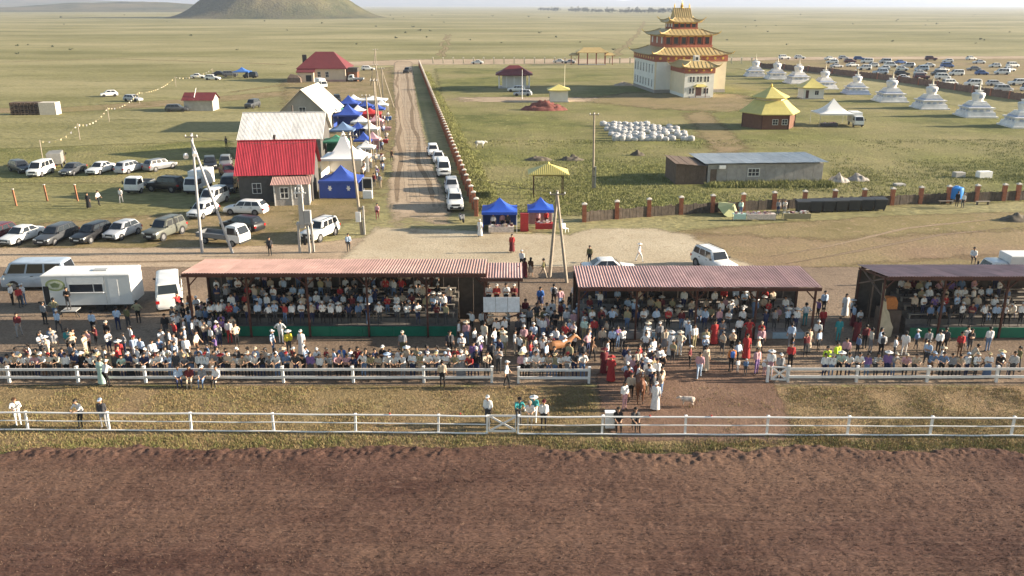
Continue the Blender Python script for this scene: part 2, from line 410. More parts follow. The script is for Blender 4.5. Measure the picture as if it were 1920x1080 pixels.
def tufts(name, n, place, h0, h1, w, mats, blades=6, spread=0.12, label=None):
    P0 = np.array([place() for _ in range(n)])
    hh = RNG.uniform(h0, h1, n)
    k = n * blades
    base = np.repeat(P0, blades, 0) + np.concatenate([RNG.normal(0, spread, (k, 2)), np.zeros((k, 1))], 1)
    h = np.repeat(hh, blades) * RNG.uniform(.6, 1.1, k)
    a = RNG.uniform(0, 2 * np.pi, k); lean = RNG.normal(0, .35, (k, 2))
    dx, dy = np.cos(a) * w / 2, np.sin(a) * w / 2
    z0 = np.zeros(k) - 0.02
    v = np.empty((k, 3, 3))
    v[:, 0] = np.stack([base[:, 0] - dx, base[:, 1] - dy, base[:, 2] + z0], 1)
    v[:, 1] = np.stack([base[:, 0] + dx, base[:, 1] + dy, base[:, 2] + z0], 1)
    v[:, 2] = np.stack([base[:, 0] + lean[:, 0] * h, base[:, 1] + lean[:, 1] * h, base[:, 2] + h], 1)
    me = bpy.data.meshes.new(name)
    me.vertices.add(k * 3); me.vertices.foreach_set('co', v.ravel())
    me.loops.add(k * 3); me.loops.foreach_set('vertex_index', np.arange(k * 3))
    me.polygons.add(k); me.polygons.foreach_set('loop_start', np.arange(0, k * 3, 3))
    me.update(calc_edges=True)
    for m in mats: me.materials.append(m)
    me.polygons.foreach_set('material_index', np.repeat(RNG.integers(0, len(mats), n), blades))
    return stuff(put(name, me), label)
g_dry1 = mat('dry_grass_straw', (0.33, 0.25, 0.12), 0.9, .3, .4, world=True)
g_dry2 = mat('dry_grass_ochre', (0.25, 0.178, 0.085), 0.9, .3, .4, world=True)
g_green1 = mat('weed_green', (0.165, 0.175, 0.055), 0.9, .3, .25, world=True)
g_green2 = mat('weed_yellow_green', (0.24, 0.238, 0.088), 0.9, .3, .25, world=True)
g_green3 = mat('weed_dark_green', (0.125, 0.138, 0.042), 0.9, .3, .25, world=True)
def on_verge():
    while True:
        x, y = random.uniform(-33, 33), random.uniform(43.0, 51.3)
        px = pix(x, y)[0]
        if 1115 < px < 1480 and y < 52.5 and random.random() < .93: continue
        if vnoise(np.array([x * .5]), np.array([y * .5]), 21)[0] > random.uniform(.1, .7): return (x, y, 0.04)
tufts('dry_verge_grass', 15000, on_verge, .06, .17, .035, (g_dry1, g_dry2, g_dry1, g_dry2, g_green2), 6, .14, 'dry straw coloured grass on the strip between the white rails')
def on_rim():
    while True:
        x = random.uniform(-33, 33)
        if vnoise(np.array([x * .45]), np.array([3.3]), 33)[0] < random.uniform(.1, .75): continue
        return (x, random.gauss(43.5, .42) + 1.1 * float(vnoise(np.array([x * .23]), np.array([0.]), 4)[0]) - .5, 0.04)
tufts('track_edge_grass', 4200, on_rim, .07, .22, .04, (g_dry1, g_green2, g_dry2, g_green1), 6, .13, 'yellow green grass along the edge of the racetrack')
m_soilbit = mat('clod dark', (0.075, 0.042, 0.032), 0.95, .3, .5, world=True)
m_soilbit2 = mat('clod pale', (0.185, 0.125, 0.09), 0.95, .3, .5, world=True)
def on_track():
    y = 27 + 15.5 * random.random(); return (random.uniform(-.78, .78) * y, y, 0.115)
tufts('track_straw', 22000, on_track, .01, .04, .045, (m_soilbit, m_soilbit2, m_soilbit, m_soilbit), 3, .09, 'straw bits and crumbled clods over the harrowed racetrack')
def in_yard():
    while True:
        x, y = G(random.uniform(850, 1960), random.uniform(262, 412) if random.random() < .75 else random.uniform(330, 412))
        if vnoise(np.array([x * .12]), np.array([y * .12]), 31)[0] < random.uniform(.25, .75): continue
        px, py = pix(x, y)
        if 1255 < px < 1560 and 278 < py < 350: continue
        if px < 905 + (395 - py) * -.28 + 8: continue
        if y < 98.5 + (px - 1095) * .0137 + 1.5: continue
        return (x, y, 0.0)
tufts('yard_weeds', 9000, in_yard, .10, .32, .09, (g_green1, g_green2, g_green3, g_green2), 7, .35, 'rank green and yellow weeds in the walled yard')
def by_shed():
    px = random.uniform(1330, 1560); return (*G(px, random.uniform(342, 352)), 0)
tufts('shed_weeds', 900, by_shed, .3, .8, .12, (g_green2, g_green1), 8, .3, 'tall bright weeds along the front of the grey shed')
def by_road():
    py = random.uniform(135, 400); t = (py - 122) / (400 - 122)
    px = 783 + (895 - 783) * t
    return (*G(px + random.uniform(12, 34) * (py / 300), py), 0)
tufts('ditch_grass', 4200, by_road, .15, .5, .12, (g_green2, g_green1, g_green2), 7, .4, 'tall pale grass in the ditch beside the pillared road fence')

# hill, rises and the far range
m_hill = ground_mat('hill_turf', ((0.045, 0.052, 0.024), (0.105, 0.102, 0.045), (0.145, 0.122, 0.064), (0.085, 0.068, 0.042)), (0.004, 0.02, 0.08), 0.6, fine=0.25, bdist=3.0)
def hill(name, cx, cy, rx, ry, h, seed, n=70, kind=m_hill, rough=.55):
    xs = np.linspace(cx - rx, cx + rx, n); ys = np.linspace(cy - ry, cy + ry, n)
    def zf(X, Y):
        d = np.sqrt(((X - cx) / rx) ** 2 + ((Y - cy) / ry) ** 2)
        b = np.clip(1 - d, 0, 1); b = b * b * (3 - 2 * b)
        return b * h * (1.0 - rough * .4 + rough * vnoise(X * 7 / rx, Y * 7 / ry, seed) * (0.4 + b)) + b * h * .12 * vnoise(X * 30 / rx, Y * 30 / ry, seed + 1) - 0.4
    return struct(grid_mesh(name, xs, ys, zf, kind))
hx, hy = G(490, 34)
hill('dark_hill', hx + 10, hy + 80, 215, 200, 100, 40, rough=.4)
hx, hy = G(160, 22)
hill('low_rise', hx, hy + 300, 900, 500, 22, 44)
hx, hy = G(-150, 16)
hill('low_rise', hx, hy + 600, 2600, 900, 45, 46)
for k, (cx, w, h) in enumerate(((-6000, 5200, 190), (-800, 5200, 120), (4200, 4600, 150), (8800, 4200, 190))):
    hill('far_hills', cx, 13500, w, 2600, h, 50 + k, 60)
# ================================================================== PEOPLE (prototypes)
PAL = {
 'white': (.74, .73, .71), 'cream': (.62, .56, .45), 'light blue': (.42, .53, .68), 'blue': (.05, .16, .48), 'navy': (.025, .035, .09),
 'black': (.018, .018, .02), 'charcoal': (.06, .06, .065), 'grey': (.25, .25, .26), 'maroon': (.14, .025, .03), 'red': (.40, .04, .04),
 'pink': (.52, .30, .33), 'magenta': (.45, .08, .24), 'teal': (.04, .27, .29), 'mint': (.45, .62, .55), 'yellow': (.70, .58, .06),
 'lime': (.55, .75, .05), 'olive': (.14, .13, .06), 'khaki': (.33, .29, .17), 'brown': (.13, .07, .04), 'orange': (.55, .20, .06),
 'purple': (.20, .12, .30), 'denim': (.12, .19, .32), 'beige': (.50, .41, .31), 'striped': (.5, .5, .5), 'straw': (.62, .50, .28)}
for k, c in PAL.items():
    mat('cloth ' + k, c, .9, .22, 9.0)
_m, _t, _b = MATS['cloth striped'], MATS['cloth striped'].node_tree, None
_w = node(_t, 'ShaderNodeTexWave', bands_direction='Z', Scale=4.0)
_t.links.new(node(_t, 'ShaderNodeTexCoord').outputs['Object'], _w.inputs['Vector'])
_r = node(_t, 'ShaderNodeMapRange'); _r.inputs['To Min'].default_value = .03; _r.inputs['To Max'].default_value = .7
_t.links.new(_w.outputs['Fac'], _r.inputs['Value'])
_t.links.new(_r.outputs[0], _t.nodes['Principled BSDF'].inputs['Base Color'])
m_skin = mat('skin', (.42, .25, .16), .6, .1, 6)
m_hair = mat('black hair', (.015, .012, .011), .5, .2, 20)
m_shoe = mat('shoe leather', (.05, .045, .04), .6)
m_eye = mat('eye dark', (.02, .015, .012), .3)
m_lip = mat('lips', (.33, .12, .10), .6)

def capsule(mb, a, b, ra, rb, n=10, mi=0):
    a, b = Vector(a), Vector(b)
    d = (b - a); L = d.length
    t = d / L if L > 1e-6 else Vector((0, 0, 1))
    k = Vector((0, 0, 1)) if abs(t.z) < .9 else Vector((1, 0, 0))
    u = t.cross(k).normalized(); w = t.cross(u)
    rings = []
    for c, r, angs in ((a, ra, (-85, -50, 0)), (b, rb, (0, 50, 85))):
        for g in angs:
            rr, off = r * math.cos(R(g)), r * math.sin(R(g))
            rings.append([c + t * off + (u * math.cos(2 * math.pi * i / n) + w * math.sin(2 * math.pi * i / n)) * rr for i in range(n)])
    mb.loft(rings, mi)

def remeshed(mb, voxel, smooth=4):
    me = bpy.data.meshes.new('tmp'); me.from_pydata(mb.v, [], mb.f)
    o = bpy.data.objects.new('tmp', me); C.objects.link(o)
    md = o.modifiers.new('r', 'REMESH'); md.mode = 'VOXEL'; md.voxel_size = voxel
    ms = o.modifiers.new('s', 'SMOOTH'); ms.iterations = smooth; ms.factor = .5
    bpy.context.view_layer.update()
    dg = bpy.context.evaluated_depsgraph_get()
    out = bpy.data.meshes.new_from_object(o.evaluated_get(dg))
    bpy.data.objects.remove(o); bpy.data.meshes.remove(me)
    return out
def seg_d(p, a, b):
    ab = b - a; q = ab.length_squared
    t = 0 if q < 1e-9 else max(0, min(1, (p - a).dot(ab) / q))
    return (p - a - ab * t).length

def skeleton(pose):
    """joint positions, front = +Y, total height about 1.70 m; returns bones [(a, b, ra, rb, zone)], head centre, wrists/hand directions.  zone 0 skin 1 top 2 bottom 3 shoe"""
    lean = {'lean': .36, 'bend': .5}.get(pose, 0.0)
    sit = pose in ('sit', 'ride')
    hz = .50 if sit else .93
    hy = -.16 if pose in ('lean', 'bend') else 0.0
    def T(x, y, z):                                   # torso lean about the hip
        y2, z2 = y, z - .93
        return Vector((x, hy + y2 * math.cos(lean) + z2 * math.sin(lean), hz + z2 * math.cos(lean) - y2 * math.sin(lean)))
    B = []
    for s in (-1, 1):
        B.append((T(s * .075, 0, .96), T(s * .085, .0, 1.18), .115, .105, 1))
        B.append((T(s * .085, 0, 1.18), T(s * .10, .0, 1.36), .105, .10, 1))
        B.append((T(s * .10, 0, 1.36), T(s * .185, -.01, 1.395), .085, .062, 1))
        hip = T(s * .085, 0, .93)
        B.append((T(s * .06, 0, .97), hip, .12, .11, 2))
        fx = {'walk': .16 * s, 'stride': .30 * s}.get(pose, 0.03 * s if pose in ('stand', 'crossed') else 0)
        if pose == 'sit': knee, ank = Vector((s * .12, .44, .50)), Vector((s * .12, .46, .09))
        elif pose == 'ride': knee, ank = Vector((s * .30, .30, .28)), Vector((s * .30, .12, -.12))
        else:
            knee = Vector((s * .10, hy * .3 + fx * .7 + .03, .50)); ank = Vector((s * .105, fx, .09 + (.06 if fx < -.1 else 0)))
        B.append((hip, knee, .092, .062, 2)); B.append((knee, ank, .060, .042, 2))
        B.append((ank + Vector((0, -.03, -.04)), ank + Vector((s * .02, .15, -.05)), .046, .038, 3))
    nk, hd = T(0, 0, 1.42), T(0, .02, 1.60)
    if lean: hd = hd + Vector((0, .0, .02))
    B.append((nk, hd, .055, .055, 0))
    up = (hd - nk).normalized()
    B.append((hd - Vector((0, 0, .045)) + Vector((0, .018, 0)), hd + Vector((0, 0, .045)), .078, .098, 0))
    B.append((hd + Vector((0, -.025, .03)), hd + Vector((0, .02, .04)), .095, .088, 0))
    arms = {
     'stand': [((-.245, -.01, 1.12), (-.255, .06, .88)), ((.245, -.01, 1.12), (.255, .06, .88))],
     'walk': [((-.25, .08, 1.13), (-.23, .24, .95)), ((.25, -.10, 1.13), (.25, -.08, .90))],
     'stride': [((-.25, .10, 1.13), (-.23, .28, .98)), ((.25, -.12, 1.13), (.25, -.10, .90))],
     'crossed': [((-.25, .03, 1.12), (.04, .20, 1.13)), ((.25, .03, 1.12), (-.04, .22, 1.18))],
     'hips': [((-.38, -.06, 1.17), (-.19, .06, 1.02)), ((.38, -.06, 1.17), (.19, .06, 1.02))],
     'phone': [((-.24, .06, 1.14), (-.07, .30, 1.34)), ((.24, .06, 1.14), (.07, .30, 1.34))],
     'shade': [((-.245, -.01, 1.12), (-.25, .05, .88)), ((.36, .10, 1.38), (.13, .16, 1.60))],
     'sit': [((-.24, .06, 1.13), (-.11, .30, 1.03)), ((.24, .06, 1.13), (.11, .30, 1.03))],
     'ride': [((-.24, .08, 1.13), (-.08, .32, 1.08)), ((.24, .08, 1.13), (.08, .32, 1.08))],
     'lean': [((-.27, .20, 1.20), (-.12, .40, 1.13)), ((.27, .20, 1.20), (.12, .40, 1.13))],
     'bend': [((-.23, .22, 1.20), (-.14, .30, 1.0)), ((.23, .22, 1.20), (.14, .30, 1.0))]}[pose]
    hands = []
    for s, (e, w) in zip((-1, 1), arms):
        sh = T(s * .19, -.01, 1.39)
        if pose in ('lean', 'bend'):
            e = Vector(e) + Vector((0, hy + .10, -.02)); w = Vector(w) + Vector((0, hy + .10, .0))
        else:
            e = T(*e); w = T(*w)
        B.append((sh, e, .058, .046, 1)); B.append((e, e.lerp(w, .25), .046, .044, 1)); B.append((e.lerp(w, .25), w, .041, .031, 0))
        d = (w - e).normalized(); B.append((w, w + d * .075, .034, .040, 0)); hands.append((w + d * .075, d, s))
    return B, hd, hands

def person_mesh(pose, voxel=.034, detail=True):
    B, hd, hands = skeleton(pose)
    mb = MB()
    for a, b, ra, rb, z in B: capsule(mb, a, b, ra, rb)
    me = remeshed(mb, voxel, 4)
    cen = [p.center.copy() for p in me.polygons]
    zi = [min(range(len(B)), key=lambda k: seg_d(c, B[k][0], B[k][1]) - (B[k][2] + B[k][3]) / 2) for c in cen]
    me.polygons.foreach_set('material_index', [B[k][4] for k in zi])
    if detail:
        bm = bmesh.new(); bm.from_mesh(me)
        x = MB()
        for p, d, s in hands:                          # fingers and thumb on each palm
            u = d.cross(Vector((0, 0, 1)))
            u = u.normalized() if u.length > .1 else Vector((1, 0, 0))
            n = u.cross(d).normalized()
            for k, (off, ln) in enumerate(((-.030, .062), (-.010, .074), (.010, .070), (.029, .055))):
                q = p + u * off
                x.tube([q, q + d * ln * .6 - n * .006, q + d * ln - n * .022], [.011, .010, .007], 5)
            q = p + u * .034 * -s - d * .04
            x.tube([q, q + u * -s * .03 + d * .025, q + u * -s * .036 + d * .055], [.013, .011, .008], 5)
        x.tube([hd + Vector((0, .09, .03)), hd + Vector((0, .125, -.012)), hd + Vector((0, .10, -.022))], [.010, .016, .012], 5)
        for s in (-1, 1):
            x.tube([hd + Vector((s * .092, -.005, .03)), hd + Vector((s * .108, -.012, .012)), hd + Vector((s * .092, -.005, -.025))], [.012, .018, .010], 5)
            x.tube([hd + Vector((s * .035, .09, .025)), hd + Vector((s * .035, .112, .025))], [.015, .012], 6, 4)
        x.tube([hd + Vector((-.024, .105, -.055)), hd + Vector((.024, .105, -.055))], .008, 5, 5)
        off = len(bm.verts)
        vs = [bm.verts.new(v) for v in x.v]
        for f, m in zip(x.f, x.m):
            bf = bm.faces.new([vs[i] for i in f]); bf.material_index = m
        bmesh.ops.recalc_face_normals(bm, faces=bm.faces)
        bm.to_mesh(me); bm.free()
    me.polygons.foreach_set('use_smooth', [True] * len(me.polygons))
    me.name = 'person_' + pose
    for m in (m_skin, MATS['cloth white'], MATS['cloth black'], m_shoe, m_eye, m_lip): me.materials.append(m)
    return me, hd
POSES = {p: person_mesh(p) for p in ('stand', 'walk', 'stride', 'crossed', 'hips', 'phone', 'shade', 'sit', 'lean', 'bend', 'ride')}

def shell(name, keep, r=(.112, .122, .128), cz=.03, cy=-.012, mats=None, extra=None, n=14, k=9):
    mb = MB(); idx = {}; v = []
    pt = lambda i, j: (r[0] * math.sin(math.pi * j / k) * math.cos(2 * math.pi * i / n), cy + r[1] * math.sin(math.pi * j / k) * math.sin(2 * math.pi * i / n), cz + r[2] * math.cos(math.pi * j / k))
    f = []
    for i in range(n):
        for j in range(k):
            q = [pt(i, j), pt(i + 1, j), pt(i + 1, j + 1), pt(i, j + 1)]
            c = sum((Vector(p) for p in q), Vector()) / 4
            if keep(c):
                o = len(v); v += q
                f.append((o, o + 1, o + 2, o + 3) if 0 < j < k - 1 else ((o, o + 2, o + 3) if j == 0 else (o, o + 1, o + 2)))
    mb.add(v, f)
    if extra: extra(mb)
    me = mb.mesh(name, mats or m_hair, 60)
    bm = bmesh.new(); bm.from_mesh(me); bmesh.ops.remove_doubles(bm, verts=bm.verts, dist=.002); bm.to_mesh(me); bm.free()
    return me
H_short = shell('hair', lambda c: c.z > .055 or (c.y < -.02 and c.z > -.05))
def _long(mb):
    mb.loft([[(x * w, y - .075, z) for x, y in ((-.08, 0), (-.05, -.045), (0, -.06), (.05, -.045), (.08, 0), (0, .02))] for z, w in ((.02, 1.1), (-.10, 1.15), (-.22, 1.0), (-.30, .6))])
H_long = shell('hair', lambda c: c.z > .055 or (c.y < .0 and c.z > -.08), extra=_long)
def _brim(mb):
    mb.lathe([(.10, .055), (.235, .040), (.24, .048), (.10, .068)], 16)
H_widehat = shell('hat', lambda c: c.z > .05, (.118, .125, .14), extra=_brim, mats=MATS['cloth white'])
def _peak(mb):
    mb.loft([[(-.07, .09, .065), (.07, .09, .065), (.07, .09, .078), (-.07, .09, .078)], [(-.055, .19, .045), (.055, .19, .045), (.055, .19, .055), (-.055, .19, .055)]])
H_cap = shell('cap', lambda c: c.z > .05, (.117, .125, .135), extra=_peak, mats=MATS['cloth white'])
H_scarf = shell('headscarf', lambda c: c.z > .06 or c.y < .03, (.118, .126, .136), mats=MATS['cloth white'])

def robe_mesh(name, prof, sy=.72):
    mb = MB(); mb.lathe(prof, 14, sy=sy); return mb.mesh(name, MATS['cloth white'], 60)
D_robe = robe_mesh('robe', [(.27, .10), (.25, .35), (.215, .7), (.19, .98), (.185, 1.12), (.205, 1.30), (.17, 1.42), (.07, 1.45)])
D_skirt = robe_mesh('skirt', [(.25, .46), (.225, .65), (.20, .90), (.165, 1.03), (.15, 1.05)])
D_longskirt = robe_mesh('skirt', [(.27, .12), (.25, .40), (.21, .80), (.165, 1.03), (.15, 1.05)])
def _bag():
    mb = MB(); mb.loft([[(x * s, -.13 + y * t, z) for x, y in ((-.14, 0), (-.10, -.13), (.10, -.13), (.14, 0))] for z, s, t in ((1.02, .85, .9), (1.10, 1, 1.15), (1.30, 1, 1.0), (1.40, .7, .6))])
    for s in (-1, 1): mb.tube([(s * .09, -.12, 1.36), (s * .10, .02, 1.46), (s * .10, .11, 1.34), (s * .10, .08, 1.12), (s * .09, -.12, 1.05)], .014, 5)
    return mb.mesh('backpack', MATS['cloth navy'], 50)
D_pack = _bag()

def set_mats(o, ms):
    for i, m in ms.items():
        o.material_slots[i].link = 'OBJECT'; o.material_slots[i].material = m
HEAD = {'bare': (H_short, None), 'long': (H_long, None), 'cap': (H_cap, 'cap'), 'hat': (H_widehat, 'hat'), 'scarf': (H_scarf, 'headscarf')}
PEOPLE = []
def person(x, y, z=0.0, face=180, pose='stand', top='white', bot='black', head='bare', hcol='white', dress=None, pack=None, scale=1.0, where='', what=None, group='spectators at the races'):
    """face: compass of the look, 0 = away from the camera (+Y), 180 = towards it, 90 = to the right"""
    me, hd = POSES[pose]
    o = put('person', me, None, (x, y, z + .045 if z == 0 else z), -R(face), scale * 1.11)
    skinbot = MATS['cloth ' + bot]
    set_mats(o, {1: MATS['cloth ' + top], 2: m_skin if dress == 'skirt' else skinbot})
    hm, hn = HEAD[head]
    h = put(hm.name.split('.')[0], hm, o, hd)
    if hn: set_mats(h, {0: MATS['cloth ' + hcol]})
    if dress:
        d = put({'robe': 'robe', 'skirt': 'skirt', 'longskirt': 'skirt'}[dress], {'robe': D_robe, 'skirt': D_skirt, 'longskirt': D_longskirt}[dress], o)
        set_mats(d, {0: MATS['cloth ' + (top if dress == 'robe' else bot)]})
    if pack:
        d = put('backpack', D_pack, o); set_mats(d, {0: MATS['cloth ' + pack]})
    if dress == 'robe': cl = 'long %s dress' % top
    elif dress: cl = '%s top, %s skirt' % (top, bot)
    else: cl = '%s top, %s trousers' % (top, bot)
    hw = ', %s %s' % (hcol, hn) if hn else ''
    kind = 'child' if scale < .8 else 'person'
    tag(o, '%s in %s%s %s' % (kind, cl, hw, where), 'person', group)
    PEOPLE.append(o)
    return o
TOPS = ['white'] * 14 + ['cream', 'cream', 'beige',  'light blue', 'beige', 'beige', 'grey', 'charcoal', 'black', 'maroon', 'navy', 'pink', 'purple', 'denim', 'khaki', 'striped', 'red', 'brown', 'mint', 'blue', 'charcoal', 'black', 'grey', 'khaki']
BOTS = ['black'] * 7 + ['charcoal'] * 5 + ['navy'] * 3 + ['denim'] * 3 + ['beige', 'white', 'grey', 'brown']
def rnd_person(x, y, z=0.0, face=180, poses=('stand', 'crossed', 'hips', 'phone', 'walk'), where='', **kw):
    pose = random.choice(poses); dress = None
    if pose not in ('sit', 'lean', 'stride', 'bend') and random.random() < .22: dress = random.choice(['robe', 'skirt', 'longskirt'])
    head = random.choices(['bare', 'long', 'cap', 'hat', 'scarf'], [40, 20, 24, 9, 7])[0]
    a = dict(top=random.choice(TOPS), bot=random.choice(BOTS), head=head, hcol=random.choice(['white', 'white', 'white', 'cream', 'straw', 'black', 'red', 'light blue']), dress=dress, scale=random.uniform(.92, 1.06))
    if random.random() < .12 and pose not in ('lean', 'sit', 'bend'): a['pack'] = random.choice(['black', 'navy', 'maroon', 'grey'])
    a.update(kw)
    return person(x, y, z, face + random.uniform(-25, 25), pose, where=where, **a)
# ================================================================== VEHICLES
def paint(name, col, metal=0.0, rough=.28):
    m = mat('paint ' + name, col, rough, .16, 1.6, spec=.5, metal=metal)
    return m
PAINT = {'white': (.72, .72, .70), 'silver': (.42, .43, .45), 'grey': (.17, .175, .18), 'dark grey': (.055, .058, .063), 'black': (.014, .014, .016),
         'maroon': (.10, .02, .025), 'blue': (.03, .09, .28), 'brown': (.14, .085, .055), 'green grey': (.12, .125, .105), 'beige': (.42, .37, .29), 'pale blue': (.35, .42, .50)}
for k, c in PAINT.items(): paint(k, c)
m_glass = mat('car glass', (.018, .021, .025), .08, .05, 2, spec=.6)
m_tyre = mat('tyre rubber', (.022, .022, .022), .85)
m_rim = mat('wheel rim', (.17, .17, .175), .45, .2, 8, metal=.2)
m_lamp = mat('headlamp', (.75, .75, .72), .15, .05)
m_tail = mat('tail lamp', (.35, .015, .015), .25)
m_trim = mat('black trim', (.025, .025, .027), .55)
m_plate = mat('number plate white', (.72, .72, .70), .5)
m_canvas = mat('grey tarpaulin', (.20, .20, .19), .85, .2, 2)
m_boxw = mat('white truck box', (.68, .68, .66), .5, .08, 1.2)

def _wheel(r, w):
    a = MB(); n = 18
    def ring(rr, y): return [(rr * math.cos(2 * math.pi * k / n), y, rr * math.sin(2 * math.pi * k / n)) for k in range(n)]
    a.loft([ring(r * .62, -w / 2), ring(r * .95, -w / 2), ring(r, -w * .3), ring(r, w * .3), ring(r * .95, w / 2), ring(r * .62, w / 2)])
    t = a.mesh('tyre', m_tyre, 40)
    b = MB(); b.loft([ring(r * .64, -w * .51), ring(r * .60, -w * .53), ring(r * .2, -w * .46), ring(r * .15, -w * .52)]); b.loft([ring(r * .64, w * .51), ring(r * .60, w * .53), ring(r * .2, w * .46), ring(r * .15, w * .52)])
    return t, b.mesh('rim', m_rim, 40)
WHEELS = {}
def add_wheels(root, xs, hw, r, rims=True):
    k = (round(r, 3),)
    if k not in WHEELS: WHEELS[k] = _wheel(r, .21)
    t, rm = WHEELS[k]
    for x in xs:
        for s in (-1, 1):
            w = put('wheel', t, root, (x, s * (hw - .09), r))
            if rims: put('rim', rm, w)

# kind: length data; body stations (x, deck z, half width); house = (x base front, x roof front, x roof rear, x base rear, base z front, base z rear, roof z, half width base, half width roof), number of side panes, wheel x, radius
KINDS = {
 'sedan': dict(body=[(2.27, .55, .62), (2.22, .68, .76), (1.95, .74, .84), (1.1, .88, .87), (0, .91, .88), (-1.45, .95, .87), (-2.05, .96, .84), (-2.22, .86, .78), (-2.27, .6, .66)],
    house=(1.05, .30, -.85, -1.60, .88, .94, 1.44, .80, .60), panes=2, wx=(1.38, -1.36), wr=.315),
 'hatchback': dict(body=[(1.98, .55, .62), (1.94, .70, .74), (1.7, .78, .80), (1.0, .92, .83), (0, .95, .84), (-1.4, .98, .83), (-1.85, .96, .80), (-1.95, .80, .76), (-1.98, .55, .66)],
    house=(1.05, .40, -1.35, -1.84, .92, .96, 1.50, .78, .60), panes=2, wx=(1.22, -1.22), wr=.30),
 'wagon': dict(body=[(2.3, .55, .62), (2.25, .70, .76), (2.0, .78, .83), (1.1, .92, .86), (0, .95, .87), (-1.6, .98, .86), (-2.15, .98, .83), (-2.27, .82, .78), (-2.3, .55, .66)],
    house=(1.08, .40, -1.75, -2.18, .92, .98, 1.52, .80, .62), panes=3, wx=(1.40, -1.38), wr=.315),
 'off-roader': dict(body=[(2.32, .65, .72), (2.28, .92, .82), (2.1, 1.02, .87), (1.0, 1.10, .90), (0, 1.12, .91), (-1.7, 1.14, .90), (-2.2, 1.14, .88), (-2.28, 1.0, .84), (-2.32, .65, .76)],
    house=(.98, .48, -2.0, -2.24, 1.10, 1.14, 1.80, .84, .69), panes=3, wx=(1.40, -1.38), wr=.38),
 'minivan': dict(body=[(2.25, .55, .66), (2.2, .82, .78), (2.0, .95, .83), (1.5, 1.06, .86), (0, 1.08, .87), (-1.7, 1.10, .86), (-2.15, 1.08, .84), (-2.22, .9, .80), (-2.25, .55, .70)],
    house=(1.62, .85, -1.95, -2.18, 1.04, 1.08, 1.86, .82, .68), panes=3, wx=(1.40, -1.32), wr=.32),
 'van': dict(body=[(2.35, .55, .74), (2.32, .95, .84), (2.2, 1.08, .87), (1.85, 1.15, .89), (0, 1.16, .90), (-2.0, 1.16, .89), (-2.28, 1.14, .87), (-2.33, .9, .83), (-2.35, .55, .76)],
    house=(2.12, 1.55, -2.05, -2.27, 1.13, 1.15, 2.02, .86, .73), panes=3, wx=(1.45, -1.45), wr=.34),
}
CARMESH = {}
def inset_quad(a, b, c, d, u0, u1, v0, v1, th=.012):
    """pane on the quad a-b (bottom) d-c (top), as a thin slab proud of it"""
    a, b, c, d = map(Vector, (a, b, c, d))
    f = lambda u, v: (a.lerp(b, u)).lerp(d.lerp(c, u), v)
    q = [f(u0, v0), f(u1, v0), f(u1, v1), f(u0, v1)]
    n = (q[1] - q[0]).cross(q[3] - q[0]).normalized()
    return q, n
def pane_mb(mb, q, n, th=.014, mi=0):
    mb.loft([[p - n * .02 for p in q], [p + n * th for p in q]], mi)

